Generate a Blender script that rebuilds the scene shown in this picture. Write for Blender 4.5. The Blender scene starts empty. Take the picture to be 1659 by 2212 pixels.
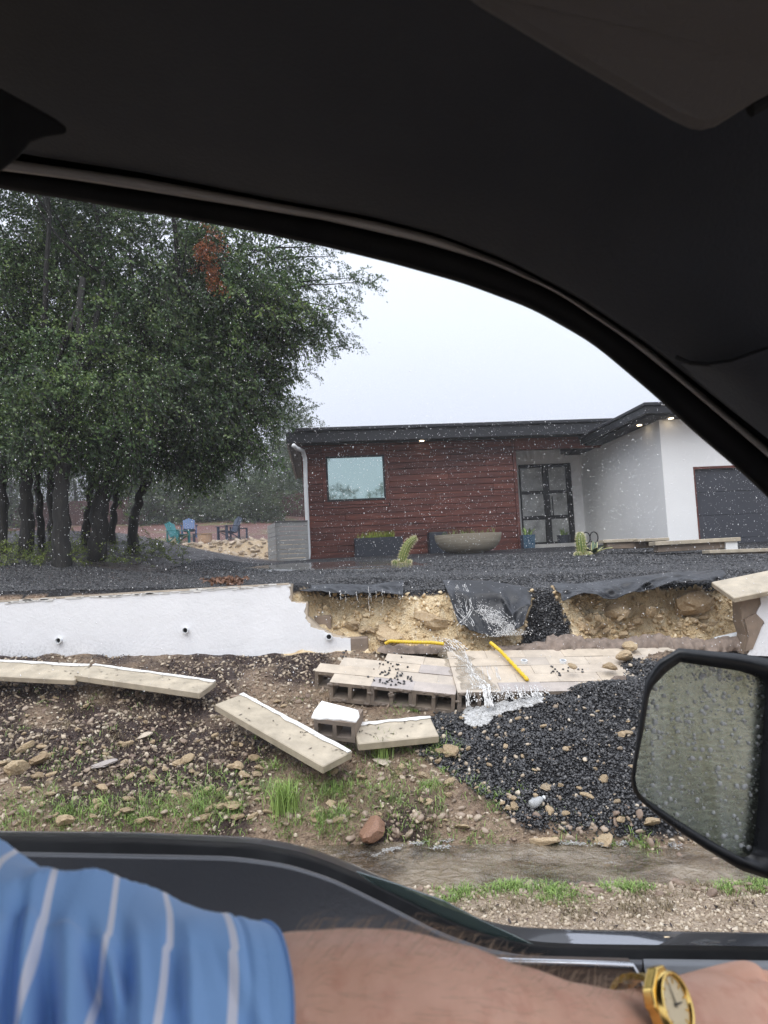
import bpy, math, random
import numpy as np
from mathutils import Vector, Matrix

# ------------------------------------------------------------------ camera, world, sun, exposure
C = bpy.context.scene.collection
scene = bpy.context.scene
EYE = Vector((0.0, 0.0, 2.0))
FOC, CX, CY = 1550.0, 829.5, 1106.0          # focal length and centre in units of a 1659 x 2212 picture
PITCH, ROLL = math.radians(4.4), math.radians(2.87)
_f = Vector((0, math.cos(PITCH), math.sin(PITCH)))
_u0 = Vector((0, -math.sin(PITCH), math.cos(PITCH)))
_r0 = Vector((1, 0, 0))
CR = _r0 * math.cos(ROLL) - _u0 * math.sin(ROLL)
CU = _r0 * math.sin(ROLL) + _u0 * math.cos(ROLL)

cam = bpy.data.cameras.new('camera')
cam.sensor_fit = 'VERTICAL'
cam.sensor_height = 36.0
cam.lens = 36.0 * FOC / 2212.0
cam.clip_start = 0.02
cam.clip_end = 3000
cam.dof.use_dof = True
cam.dof.focus_distance = 8.5
cam.dof.aperture_fstop = 12.0
camo = bpy.data.objects.new('camera', cam)
C.objects.link(camo)
camo.matrix_world = Matrix(((CR.x, CU.x, -_f.x, EYE.x), (CR.y, CU.y, -_f.y, EYE.y), (CR.z, CU.z, -_f.z, EYE.z), (0, 0, 0, 1)))
scene.camera = camo

SUN_EL, SUN_AZ = math.radians(58), math.radians(200)     # azimuth clockwise from +Y
world = bpy.data.worlds.new('World')
scene.world = world
world.use_nodes = True
nt = world.node_tree
nt.nodes.clear()
wo = nt.nodes.new('ShaderNodeOutputWorld')
bg = nt.nodes.new('ShaderNodeBackground')
sky = nt.nodes.new('ShaderNodeTexSky')
sky.sky_type = 'NISHITA'
sky.sun_disc = False
sky.sun_elevation = SUN_EL
sky.sun_rotation = SUN_AZ
sky.air_density = 1.0
sky.dust_density = 6.0
sky.ozone_density = 1.0
# a closed cloud deck over the clear sky: pale grey, a little brighter towards the zenith as overcast skies are
tcw = nt.nodes.new('ShaderNodeTexCoord')
sepw = nt.nodes.new('ShaderNodeSeparateXYZ')
nt.links.new(tcw.outputs['Generated'], sepw.inputs[0])
rampw = nt.nodes.new('ShaderNodeMapRange')
rampw.inputs['From Min'].default_value = 0.0
rampw.inputs['From Max'].default_value = 1.0
rampw.inputs['To Min'].default_value = 0.80
rampw.inputs['To Max'].default_value = 2.1
nt.links.new(sepw.outputs['Z'], rampw.inputs['Value'])
nzw = nt.nodes.new('ShaderNodeTexNoise')
nzw.inputs['Scale'].default_value = 2.2
nzw.inputs['Detail'].default_value = 4
nt.links.new(tcw.outputs['Generated'], nzw.inputs['Vector'])
mnz = nt.nodes.new('ShaderNodeMapRange')
mnz.inputs['To Min'].default_value = 0.93
mnz.inputs['To Max'].default_value = 1.07
nt.links.new(nzw.outputs['Fac'], mnz.inputs['Value'])
mulw = nt.nodes.new('ShaderNodeMath')
mulw.operation = 'MULTIPLY'
nt.links.new(rampw.outputs[0], mulw.inputs[0])
nt.links.new(mnz.outputs[0], mulw.inputs[1])
cloud = nt.nodes.new('ShaderNodeVectorMath')
cloud.operation = 'SCALE'
cloud.inputs[0].default_value = (5.15, 5.5, 6.3)
nt.links.new(mulw.outputs[0], cloud.inputs['Scale'])
mixw = nt.nodes.new('ShaderNodeMix')
mixw.data_type = 'RGBA'
mixw.inputs['Factor'].default_value = 0.93
nt.links.new(sky.outputs[0], mixw.inputs[6])
nt.links.new(cloud.outputs[0], mixw.inputs[7])
nt.links.new(mixw.outputs[2], bg.inputs['Color'])
bg.inputs['Strength'].default_value = 0.1
nt.links.new(bg.outputs[0], wo.inputs[0])

sun = bpy.data.lights.new('sun', 'SUN')
sun.energy = 1.5
sun.angle = math.radians(60)
sun.color = (1.0, 0.985, 0.96)
suno = bpy.data.objects.new('sun', sun)
C.objects.link(suno)
sdir = Vector((math.sin(SUN_AZ) * math.cos(SUN_EL), math.cos(SUN_AZ) * math.cos(SUN_EL), math.sin(SUN_EL)))
suno.rotation_euler = sdir.to_track_quat('Z', 'Y').to_euler()
suno.location = (0, 0, 40)

scene.render.engine = 'CYCLES'
scene.cycles.use_denoising = True
scene.cycles.max_bounces = 8
scene.cycles.diffuse_bounces = 4
scene.cycles.volume_bounces = 1
scene.cycles.transparent_max_bounces = 8
scene.cycles.caustics_reflective = False
scene.cycles.caustics_refractive = False
scene.view_settings.view_transform = 'Standard'
scene.view_settings.look = 'None'
scene.view_settings.gamma = 1.0
scene.view_settings.use_curve_mapping = False
scene.view_settings.exposure = 0.70

# ------------------------------------------------------------------ helpers
RND = random.Random(11)
RNG = np.random.default_rng(11)

def ray(px, py):
    return _f * FOC + CR * (px - CX) - CU * (py - CY)

def at(px, py, d):
    """the point seen at a picture position, d metres in front (along +Y)"""
    r = ray(px, py)
    return EYE + r * (d / r.y)

def proj(p):
    """world points (N,3) -> picture positions"""
    q = np.asarray(p, float).reshape(-1, 3) - np.array(EYE)
    z = q @ np.array(_f)
    z = np.where(z < 1e-3, 1e-3, z)
    return CX + FOC * (q @ np.array(CR)) / z, CY - FOC * (q @ np.array(CU)) / z

def in_poly(x, y, poly):
    x = np.asarray(x, float); y = np.asarray(y, float)
    c = np.zeros(x.shape, bool)
    n = len(poly)
    for i in range(n):
        x0, y0 = poly[i]; x1, y1 = poly[(i + 1) % n]
        if y0 == y1:
            continue
        t = ((y0 > y) != (y1 > y)) & (x < (x1 - x0) * (y - y0) / (y1 - y0) + x0)
        c ^= t
    return c

def _hash(ix, iy, seed):
    h = (ix.astype(np.int64) * 374761393 + iy.astype(np.int64) * 668265263 + seed * 974711) & 0x7fffffff
    h = ((h ^ (h >> 13)) * 1274126177) & 0x7fffffff
    return ((h ^ (h >> 16)) & 0xffff) / 65535.0

def vn(x, y, seed=0):
    x = np.asarray(x, float); y = np.asarray(y, float)
    ix = np.floor(x); iy = np.floor(y)
    fx = x - ix; fy = y - iy
    fx = fx * fx * (3 - 2 * fx); fy = fy * fy * (3 - 2 * fy)
    a = _hash(ix, iy, seed); b = _hash(ix + 1, iy, seed); c = _hash(ix, iy + 1, seed); d = _hash(ix + 1, iy + 1, seed)
    return (a * (1 - fx) + b * fx) * (1 - fy) + (c * (1 - fx) + d * fx) * fy - 0.5

def fbm(x, y, seed=0, o=4):
    s = 0; a = 1.0
    for k in range(o):
        s = s + a * vn(x * 2 ** k, y * 2 ** k, seed + k * 17)
        a *= 0.5
    return s

def sst(a, b, x):
    t = np.clip((np.asarray(x, float) - a) / (b - a), 0, 1)
    return t * t * (3 - 2 * t)

class MB:
    """collects vertices and faces in world space"""
    def __init__(s):
        s.v = []; s.f = []; s.m = []; s.uv = None
    def add(s, vs, fs, m=0):
        o = len(s.v)
        s.v += [tuple(p) for p in vs]
        s.f += [tuple(i + o for i in f) for f in fs]
        s.m += [m] * len(fs)
        return s
    def box(s, x0, x1, y0, y1, z0, z1, fn=None, m=0, ch=0.0):
        fn = fn or (lambda x, y, z: (x, y, z))
        if ch > 0:   # chamfered
            c = ch
            X = (x0, x0 + c, x1 - c, x1); Y = (y0, y0 + c, y1 - c, y1); Z = (z0, z0 + c, z1 - c, z1)
            vs = []; ix = {}
            for i in (0, 1, 2, 3):
                for j in (0, 1, 2, 3):
                    for k in (0, 1, 2, 3):
                        if sum(q in (0, 3) for q in (i, j, k)) == 1:
                            ix[(i, j, k)] = len(vs); vs.append(fn(X[i], Y[j], Z[k]))
            fs = []
            for a, sg in ((0, 0), (0, 3), (1, 0), (1, 3), (2, 0), (2, 3)):
                q = []
                for (b, c2) in ((1, 1), (2, 1), (2, 2), (1, 2)):
                    t = [b, c2]; t.insert(a, sg); q.append(ix[tuple(t)])
                fs.append(q if (sg == 3) != (a == 1) else q[::-1])
            for a in range(3):
                b, c2 = [q for q in range(3) if q != a]
                for sb in (0, 3):
                    for sc in (0, 3):
                        def key(ta, fb, fc):
                            t = [0, 0, 0]; t[a] = ta; t[b] = fb; t[c2] = fc; return ix[tuple(t)]
                        nb = 1 if sb == 0 else 2; nc = 1 if sc == 0 else 2
                        fs.append([key(1, sb, nc), key(2, sb, nc), key(2, nb, sc), key(1, nb, sc)])
            for i in (0, 3):
                for j in (0, 3):
                    for k in (0, 3):
                        ni = 1 if i == 0 else 2; nj = 1 if j == 0 else 2; nk = 1 if k == 0 else 2
                        fs.append([ix[(i, nj, nk)], ix[(ni, j, nk)], ix[(ni, nj, k)]])
            s.add(vs, fs, m)
            return s
        vs = [fn(x, y, z) for z in (z0, z1) for y in (y0, y1) for x in (x0, x1)]
        s.add(vs, [(0, 2, 3, 1), (4, 5, 7, 6), (0, 1, 5, 4), (2, 6, 7, 3), (0, 4, 6, 2), (1, 3, 7, 5)], m)
        return s
    def tube(s, pts, rad, n=8, caps=True, m=0, sq=None):
        pts = [Vector(p) for p in pts]
        if not hasattr(rad, '__len__'):
            rad = [rad] * len(pts)
        vs = []; fs = []
        up = None
        for i, p in enumerate(pts):
            t = (pts[min(i + 1, len(pts) - 1)] - pts[max(i - 1, 0)])
            t = t.normalized() if t.length > 1e-9 else Vector((0, 0, 1))
            if up is None:
                up = Vector((0, 0, 1)) if abs(t.z) < 0.9 else Vector((0, 1, 0))
            a = (up - t * up.dot(t)); a = a.normalized(); b = t.cross(a); up = a
            for k in range(n):
                an = 2 * math.pi * k / n
                r = rad[i] * (sq(an, i) if sq else 1)
                vs.append(p + a * (math.cos(an) * r) + b * (math.sin(an) * r))
        for i in range(len(pts) - 1):
            for k in range(n):
                k2 = (k + 1) % n
                fs.append((i * n + k, i * n + k2, (i + 1) * n + k2, (i + 1) * n + k))
        if caps:
            fs.append(tuple(range(n - 1, -1, -1)))
            fs.append(tuple((len(pts) - 1) * n + k for k in range(n)))
        s.add(vs, fs, m)
        return s
    def lathe(s, base, prof, n=24, m=0, ax=None, sx=1.0, sy=1.0):
        base = Vector(base); vs = []; fs = []
        for r, z in prof:
            for k in range(n):
                an = 2 * math.pi * k / n
                vs.append(base + Vector((math.cos(an) * r * sx, math.sin(an) * r * sy, z)))
        for i in range(len(prof) - 1):
            for k in range(n):
                k2 = (k + 1) % n
                fs.append((i * n + k, i * n + k2, (i + 1) * n + k2, (i + 1) * n + k))
        fs.append(tuple(range(n - 1, -1, -1)))
        fs.append(tuple((len(prof) - 1) * n + k for k in range(n)))
        s.add(vs, fs, m)
        return s
    def prism(s, poly, off, m=0, mside=None):
        """closed polygon of world points pushed along the vector off"""
        n = len(poly); off = Vector(off)
        vs = [Vector(p) for p in poly] + [Vector(p) + off for p in poly]
        s.add(vs, [tuple(range(n))[::-1], tuple(range(n, 2 * n))], m)
        o = len(s.v) - 2 * n
        s.f += [(o + i, o + (i + 1) % n, o + n + (i + 1) % n, o + n + i) for i in range(n)]
        s.m += [m if mside is None else mside] * n
        return s
    def rows(s, rows, m=0, close=False, th=None):
        """surface through rows of equal length"""
        n = len(rows[0]); vs = [p for r in rows for p in r]; fs = []
        for i in range(len(rows) - 1):
            for k in range(n if close else n - 1):
                k2 = (k + 1) % n
                fs.append((i * n + k, i * n + k2, (i + 1) * n + k2, (i + 1) * n + k))
        s.add(vs, fs, m)
        return s

def root_loc(o):
    l = Vector((0, 0, 0))
    while o is not None:
        l += o.location; o = o.parent
    return l

def tag(o, label=None, cat=None, group=None, kind=None):
    if label: o['label'] = label
    if cat: o['category'] = cat
    if group: o['group'] = group
    if kind: o['kind'] = kind
    return o

def thing(name, label, cat, loc=(0, 0, 0), group=None):
    o = bpy.data.objects.new(name, None)
    o.empty_display_size = 0.1
    C.objects.link(o); o.location = loc
    return tag(o, label, cat, group)

def link(name, me, parent=None):
    o = bpy.data.objects.new(name, me)
    C.objects.link(o)
    if parent is not None:
        o.parent = parent
    return o

def obj(name, mb, mats, parent=None, smooth=False, origin=None, bevel=0.0, auto=None):
    """one mesh object out of an MB in world space; origin moves a parentless object's own origin"""
    me = bpy.data.meshes.new(name)
    l = root_loc(parent) if parent is not None else Vector(origin or (0, 0, 0))
    me.from_pydata([(p[0] - l.x, p[1] - l.y, p[2] - l.z) for p in mb.v], [], mb.f)
    mats = mats if isinstance(mats, (list, tuple)) else [mats]
    for mm in mats: me.materials.append(mm)
    if len(mats) > 1:
        me.polygons.foreach_set('material_index', mb.m)
    if smooth:
        me.polygons.foreach_set('use_smooth', [True] * len(me.polygons))
    me.update()
    o = link(name, me, parent)
    if parent is None:
        o.location = l
    if bevel:
        b = o.modifiers.new('bevel', 'BEVEL'); b.width = bevel; b.segments = 2; b.limit_method = 'ANGLE'; b.angle_limit = math.radians(35)
    if auto:
        e = o.modifiers.new('es', 'EDGE_SPLIT'); e.split_angle = math.radians(auto)
        me.polygons.foreach_set('use_smooth', [True] * len(me.polygons))
    return o

def np_mesh(name, V, F, mats, parent=None, tint=None, mi=None, smooth=False, loc=None):
    """fast mesh from numpy arrays; F (n,k); tint per vertex"""
    V = np.asarray(V, np.float32); F = np.asarray(F, np.int32)
    l = root_loc(parent) if parent is not None else Vector((0, 0, 0))
    V = V - np.array(l, np.float32)
    n, k = F.shape
    me = bpy.data.meshes.new(name)
    me.vertices.add(len(V)); me.vertices.foreach_set('co', V.ravel())
    me.loops.add(n * k); me.loops.foreach_set('vertex_index', F.ravel())
    me.polygons.add(n)
    me.polygons.foreach_set('loop_start', np.arange(0, n * k, k, dtype=np.int32))
    mats = mats if isinstance(mats, (list, tuple)) else [mats]
    for mm in mats: me.materials.append(mm)
    if mi is not None: me.polygons.foreach_set('material_index', np.asarray(mi, np.int32))
    if smooth: me.polygons.foreach_set('use_smooth', np.ones(n, bool))
    if tint is not None:
        at_ = me.attributes.new('tint', 'FLOAT', 'POINT')
        at_.data.foreach_set('value', np.asarray(tint, np.float32))
    me.update(calc_edges=True)
    return link(name, me, parent)

def rot_rand(n, flat=0.0):
    """random rotation matrices (n,3,3); flat keeps the z axis near vertical"""
    a = RNG.uniform(0, 2 * np.pi, n)
    tx = RNG.normal(0, 1, n) * (1 - flat) * 1.2; ty = RNG.normal(0, 1, n) * (1 - flat) * 1.2
    ca, sa = np.cos(a), np.sin(a); cx, sx = np.cos(tx), np.sin(tx); cy, sy = np.cos(ty), np.sin(ty)
    Z = np.zeros(n); O = np.ones(n)
    Rz = np.stack([np.stack([ca, -sa, Z], 1), np.stack([sa, ca, Z], 1), np.stack([Z, Z, O], 1)], 1)
    Rx = np.stack([np.stack([O, Z, Z], 1), np.stack([Z, cx, -sx], 1), np.stack([Z, sx, cx], 1)], 1)
    Ry = np.stack([np.stack([cy, Z, sy], 1), np.stack([Z, O, Z], 1), np.stack([-sy, Z, cy], 1)], 1)
    return np.einsum('nij,njk,nkl->nil', Rx, Ry, Rz)

def scatter(name, bases, pos, scl, rot, mats, tint=None, parent=None, smooth=False):
    """joins many transformed copies of small base meshes (V,F) into one mesh"""
    n = len(pos); pick = RNG.integers(0, len(bases), n)
    VV = []; FF = []; TT = []; o = 0
    tint = RNG.uniform(0, 1, n) if tint is None else tint
    for b, (BV, BF) in enumerate(bases):
        ids = np.nonzero(pick == b)[0]
        if len(ids) == 0: continue
        P = BV[None] * scl[ids][:, None, :]
        P = np.einsum('nij,nkj->nki', rot[ids], P) + pos[ids][:, None, :]
        VV.append(P.reshape(-1, 3))
        FF.append((BF[None] + (np.arange(len(ids)) * len(BV))[:, None, None] + o).reshape(-1, BF.shape[1]))
        TT.append(np.repeat(tint[ids], len(BV)))
        o += len(ids) * len(BV)
    return np_mesh(name, np.concatenate(VV), np.concatenate(FF), mats, parent, np.concatenate(TT), smooth=smooth)

def ico(sub):
    t = (1 + 5 ** 0.5) / 2
    V = [(-1, t, 0), (1, t, 0), (-1, -t, 0), (1, -t, 0), (0, -1, t), (0, 1, t), (0, -1, -t), (0, 1, -t), (t, 0, -1), (t, 0, 1), (-t, 0, -1), (-t, 0, 1)]
    V = [Vector(v).normalized() for v in V]
    F = [(0, 11, 5), (0, 5, 1), (0, 1, 7), (0, 7, 10), (0, 10, 11), (1, 5, 9), (5, 11, 4), (11, 10, 2), (10, 7, 6), (7, 1, 8), (3, 9, 4), (3, 4, 2), (3, 2, 6), (3, 6, 8), (3, 8, 9), (4, 9, 5), (2, 4, 11), (6, 2, 10), (8, 6, 7), (9, 8, 1)]
    for _ in range(sub):
        mid = {}; F2 = []
        def m(a, b):
            k = (min(a, b), max(a, b))
            if k not in mid:
                mid[k] = len(V); V.append(((V[a] + V[b]) / 2).normalized())
            return mid[k]
        for a, b, c in F:
            x, y, z = m(a, b), m(b, c), m(c, a)
            F2 += [(a, x, z), (b, y, x), (c, z, y), (x, y, z)]
        F = F2
    return np.array([tuple(v) for v in V]), np.array(F)

def octa(seed):
    V = np.array([(1, 0, 0), (-1, 0, 0), (0, 1, 0), (0, -1, 0), (0, 0, 1), (0, 0, -1)], float) * (1 + np.random.default_rng(seed).normal(0, .18, (6, 1)))
    return V, np.array([(0, 2, 4), (2, 1, 4), (1, 3, 4), (3, 0, 4), (2, 0, 5), (1, 2, 5), (3, 1, 5), (0, 3, 5)])
OCT = [octa(s_) for s_ in range(6)]

def rock_base(sub, seed, rough=0.25, cuts=5):
    V, F = ico(sub); r = np.random.default_rng(seed)
    V = V * (1 + r.normal(0, rough * 0.35, (len(V), 1)))
    for _ in range(cuts):          # chip flat facets
        n = r.normal(0, 1, 3); n /= np.linalg.norm(n); dd = r.uniform(0.5, 0.8)
        h = V @ n
        V = np.where((h > dd)[:, None], V - (h - dd)[:, None] * n[None] * 0.95, V)
    V = V + r.normal(0, rough * 0.08, V.shape)
    return V, F

PEB = [(lambda V, F: (V * (1 + np.random.default_rng(s).normal(0, .16, (len(V), 1))), F))(*ico(0)) for s in range(6)]
CHIP = [rock_base(1, 40 + s, .25, 5) for s in range(6)]

# ------------------------------------------------------------------ materials
class NT:
    """a small wrapper round a material's node tree"""
    def __init__(s, name):
        s.mat = bpy.data.materials.new(name); s.mat.use_nodes = True
        s.t = s.mat.node_tree; s.b = s.t.nodes['Principled BSDF']; s.tc = None
    def n(s, typ, **kw):
        q = s.t.nodes.new(typ)
        for k, v in kw.items(): setattr(q, k, v)
        return q
    def l(s, a, b): s.t.links.new(a, b)
    def co(s, kind='Object', scale=None):
        if s.tc is None: s.tc = s.n('ShaderNodeTexCoord')
        o = s.tc.outputs[kind]
        if scale is not None:
            mp = s.n('ShaderNodeMapping'); mp.inputs['Scale'].default_value = scale if hasattr(scale, '__len__') else (scale,) * 3
            s.l(o, mp.inputs['Vector']); o = mp.outputs[0]
        return o
    def noise(s, scale, detail=5, rough=.6, vec=None, dist=0.0):
        q = s.n('ShaderNodeTexNoise'); q.inputs['Scale'].default_value = scale; q.inputs['Detail'].default_value = detail
        q.inputs['Roughness'].default_value = rough; q.inputs['Distortion'].default_value = dist
        s.l(vec if vec is not None else s.co(), q.inputs['Vector']); return q.outputs['Fac']
    def voro(s, scale, feature='F1', vec=None, out='Distance', rnd=1.0):
        q = s.n('ShaderNodeTexVoronoi'); q.feature = feature; q.inputs['Scale'].default_value = scale
        q.inputs['Randomness'].default_value = rnd
        s.l(vec if vec is not None else s.co(), q.inputs['Vector']); return q.outputs[out]
    def ramp(s, fac, stops, interp='LINEAR'):
        q = s.n('ShaderNodeValToRGB'); q.color_ramp.interpolation = interp
        e = q.color_ramp.elements
        while len(e) < len(stops): e.new(0.5)
        for i, (p, c) in enumerate(stops):
            e[i].position = p; e[i].color = (*c, 1) if hasattr(c, '__len__') else (c, c, c, 1)
        s.l(fac, q.inputs[0]); return q.outputs[0]
    def mix(s, fac, a, b, blend='MIX'):
        q = s.n('ShaderNodeMix', data_type='RGBA', blend_type=blend)
        for sock, v in ((q.inputs[0], fac), (q.inputs[6], a), (q.inputs[7], b)):
            if hasattr(v, 'links'): s.l(v, sock)
            elif hasattr(v, '__len__'): sock.default_value = (*v, 1)
            else: sock.default_value = v
        return q.outputs[2]
    def math(s, op, a, b=0.0, clamp=False):
        q = s.n('ShaderNodeMath', operation=op, use_clamp=clamp)
        for sock, v in ((q.inputs[0], a), (q.inputs[1], b)):
            if hasattr(v, 'links'): s.l(v, sock)
            else: sock.default_value = v
        return q.outputs[0]
    def attr(s, name, out='Fac'):
        q = s.n('ShaderNodeAttribute'); q.attribute_name = name; return q.outputs[out]
    def bump(s, h, strength=.5, dist=.01, prev=None):
        q = s.n('ShaderNodeBump'); q.inputs['Strength'].default_value = strength; q.inputs['Distance'].default_value = dist
        s.l(h, q.inputs['Height'])
        if prev is not None: s.l(prev, q.inputs['Normal'])
        return q.outputs[0]
    def out(s, color=None, rough=None, normal=None, **kw):
        for key, v in (('Base Color', color), ('Roughness', rough), ('Normal', normal), *[(k, v) for k, v in kw.items()]):
            if v is None: continue
            sock = s.b.inputs[key.replace('_', ' ')]
            if hasattr(v, 'links'): s.l(v, sock)
            elif hasattr(v, '__len__') and len(v) == 3 and len(sock.default_value) == 4: sock.default_value = (*v, 1)
            else: sock.default_value = v
        return s.mat

def simple(name, c, var=.25, scale=8, rough=.6, bump=0.0, bscale=60, metal=0.0, rvar=0.1, **kw):
    """one colour with drifting shade, uneven gloss and a fine relief"""
    m = NT(name)
    f = m.noise(scale, 6)
    col = m.ramp(f, [(.25, tuple(x * (1 - var) for x in c)), (.75, tuple(min(1, x * (1 + var)) for x in c))])
    r = m.ramp(m.noise(scale * 2.3, 3), [(.3, max(0, rough - rvar)), (.7, min(1, rough + rvar))])
    nrm = m.bump(m.noise(bscale, 4), bump, .004) if bump else None
    return m.out(col, r, nrm, Metallic=metal, **kw)
# ------------------------------------------------------------------ ground
def cut_line(x):
    """distance of the eroded edge of the yard; along the standing wall it hides inside the wall"""
    x = np.asarray(x, float)
    e = 8.36 + 0.10 * vn(x * 1.3, x * 0 + 3.1, 5) * 2 + 0.05 * vn(x * 4.1, x * 0 + 1.7, 6) * 2
    w = sst(-1.0, -0.75, x) * (1 - sst(4.5, 4.7, x))
    return 8.02 * (1 - w) + e * w

def low_z(x, d):
    z = np.interp(d, [-3000, 2.6, 4.50, 4.72, 5.22, 5.42, 6.0, 6.9, 7.4, 7.85, 9.5], [-1.98, -1.94, -1.92, -2.02, -2.03, -1.84, -1.62, -1.33, -1.10, -.92, -.84])
    xx = np.clip(x, -30, 30)
    return z - .04 * (xx + .5) * (1 - sst(-2, -12, d) * 0)

def yard_z(x, d):
    xx = np.clip(x, -12, 14)
    ze = -.15 - .03 * (xx + 1)
    base = ze + (np.clip(d, 8.0, 17.5) - 8.3) / 9.2 * (.28 - ze)
    base = base + np.interp(d, [17.5, 24, 28, 28.6, 31, 36, 45, 60, 90, 200], [0, .08, .16, .85, 1.08, 1.85, 3.1, 4.6, 5.6, 6])
    mound = (1 - sst(-6.4, -2.3, x)) * np.interp(d, [8.1, 9.0, 10.5, 13, 16, 22], [0, .10, .42, .85, .85, .2])
    berm = -.10 * sst(9.15, 8.45, d) * sst(-1.0, -.6, x)
    return base + mound + berm

PILE = [(905, 1570), (935, 1520), (1000, 1510), (1185, 1505), (1230, 1470), (1180, 1440), (1215, 1412), (1300, 1432), (1380, 1430), (1480, 1425), (1560, 1450), (1620, 1780), (1480, 1800), (1300, 1805), (1130, 1790), (1075, 1740), (985, 1680), (915, 1640)]
FAN = [(1150, 1255), (1185, 1262), (1205, 1300), (1235, 1355), (1240, 1385), (1120, 1405), (1135, 1350), (1150, 1300)]

def ground_rel(x, d):
    x = np.asarray(x, float); d = np.asarray(d, float)
    lo = low_z(x, d)
    lo = lo + sst(4.2, 5.6, d) * (.07 * fbm(x * .9, d * .9, 2, 3) + .05 * fbm(x * 4, d * 4, 3, 3)) + .02 * fbm(x * 3, d * 3, 9, 3) + sst(5.3, 5.6, d) * .028 * fbm(x * 9, d * 9, 11, 3)
    # heap of washed-out gravel on the bank
    heap = .16 * np.exp(-((x - 1.5) / .85) ** 2 - ((d - 6.25) / .7) ** 2) + .10 * np.exp(-((x - 2.6) / .7) ** 2 - ((d - 6.6) / .6) ** 2)
    heap = heap + .17 * np.exp(-((x - 2.0) / .6) ** 2 - ((d - 6.66) / .3) ** 2)
    heap = heap + .26 * np.exp(-((x - 2.75) / .62) ** 2 - ((d - 7.15) / .38) ** 2)
    lo = lo + heap
    up = yard_z(x, d) + .018 * fbm(x * 2.2, d * 2.2, 31, 3) + sst(18, 30, d) * .25 * fbm(x * .2, d * .2, 33, 3)
    dc = cut_line(x)
    rough = sst(-1.05, -.7, x) * (1 - sst(4.5, 4.7, x))
    dd = d + rough * (.075 * fbm(x * 3, d * 7, 41, 4) + .06 * fbm(x * 9, d * 12, 42, 3) + .045 * np.abs(vn(x * 6, d * 0 + 2.2, 45)))
    fan = np.exp(-((x - (1.98 + (8.4 - d) * .25)) / .27) ** 2)
    t = sst(dc - .13 - .20 * rough - .25 * fan, dc + .09, dd)
    z = lo * (1 - t) + up * t
    # rubble foot of the cut
    z = z + rough * .10 * np.exp(-((d - 8.12) / .14) ** 2) * (1 + 2.0 * fbm(x * 3.5, d * 3, 44, 3)) * (1 - t)
    return z

def gz(x, d):
    return float(ground_rel(np.array([x]), np.array([d]))[0]) + EYE.z

def onground(px, py, d0=2.6, d1=80):
    """the point of the ground seen at a picture position"""
    r = ray(px, py)
    ds = np.concatenate([np.arange(d0, 12, .01), np.arange(12, d1, .05)])
    xs = ds * (r.x / r.y); zs = ds * (r.z / r.y)
    g = ground_rel(xs, ds)
    k = np.nonzero(zs <= g)[0]
    i = k[0] if len(k) else len(ds) - 1
    return Vector((xs[i], ds[i], g[i] + EYE.z))

def axis(parts):
    out = []
    for a, b, n in parts: out += list(np.linspace(a, b, n, endpoint=False))
    out.append(parts[-1][1]); return np.array(out)

gx = axis([(-900, -60, 18), (-60, -14, 40), (-14, -5.2, 60), (-5.2, 5.6, 270), (5.6, 16, 60), (16, 60, 40), (60, 900, 18)])
gy = axis([(-900, -40, 16), (-40, 2.4, 22), (2.4, 7.8, 120), (7.8, 8.7, 60), (8.7, 12, 60), (12, 60, 150), (60, 1200, 40)])
GX, GY = np.meshgrid(gx, gy)
GZ = ground_rel(GX, GY)
# overhang and crumble of the cut face: push the steep vertices about
V = np.stack([GX, GY, GZ + EYE.z], -1).reshape(-1, 3)
nx, ny = len(gx), len(gy)
i = (np.arange(ny - 1)[:, None] * nx + np.arange(nx - 1)[None]).ravel()
Fq = np.stack([i, i + 1, i + nx + 1, i + nx], 1)
X, Y, Z = V[:, 0], V[:, 1], V[:, 2] - EYE.z
ppx, ppy = proj(V)
near = (Y > 2.6)
dcx = cut_line(X)
yz = yard_z(X, Y)
upper = (Y > dcx - .2) & ((Z > yz - .05 + .05 * fbm(X * 7, Y * 7, 67, 3)) | (Y > dcx + .35))
soft = 6 * fbm(X * 5, Y * 5, 60, 3)
black = (upper & (Y < 26)).astype(float)
black *= 1 - sst(22, 26, Y)
black = np.maximum(black, (in_poly(ppx + soft * 6, ppy + soft * 4, PILE) & near & (Y < 7.9)).astype(float))
black = np.maximum(black, (in_poly(ppx + soft, ppy, FAN) & near & (Y < 9)).astype(float))
lime = ((Y > 7.86) & (Y < dcx + .40) & (X > -1.2) & (X < 5.4) & ~upper).astype(float) * (1 - black)
ledge = ((Y > 27.6) & (Y < 29.2)).astype(float)
lime = np.maximum(lime, ledge * .35)
verge = 1 - sst(4.6, 5.3, Y + .25 * fbm(X * 1.2, Y * 1.2, 62, 3))
mulch = sst(28.8, 29.6, Y)
leftness = sst(-.3, -2.2, X + .5 * fbm(X * 1.1, Y * 1.1, 64, 3))
litter = sst(-.05, .25, fbm(X * 1.2, Y * 1.6, 63, 4) + .55 * leftness * sst(5.5, 6.4, Y) - .04) * (Y < 8.05) * (Y > 5)
litter = np.where((X < -2.4) & (Y > 8.05) & (Y < 17), np.maximum(sst(9.2, 11, Y) * .85, sst(.0, .4, fbm(X * .8, Y * .8, 65, 3) + .45 * sst(9.0, 10.6, Y))), litter)
black = np.where((X < -2.4) & upper, black * (1 - .5 * sst(9.6, 11.5, Y + fbm(X, Y, 66, 3))), black)
wet = np.exp(-((Y - 4.66) / .42) ** 4)

def vcol(me, name, cols):
    a = me.color_attributes.new(name, 'FLOAT_COLOR', 'POINT')
    a.data.foreach_set('color', np.stack(cols, 1).astype(np.float32).ravel())

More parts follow.
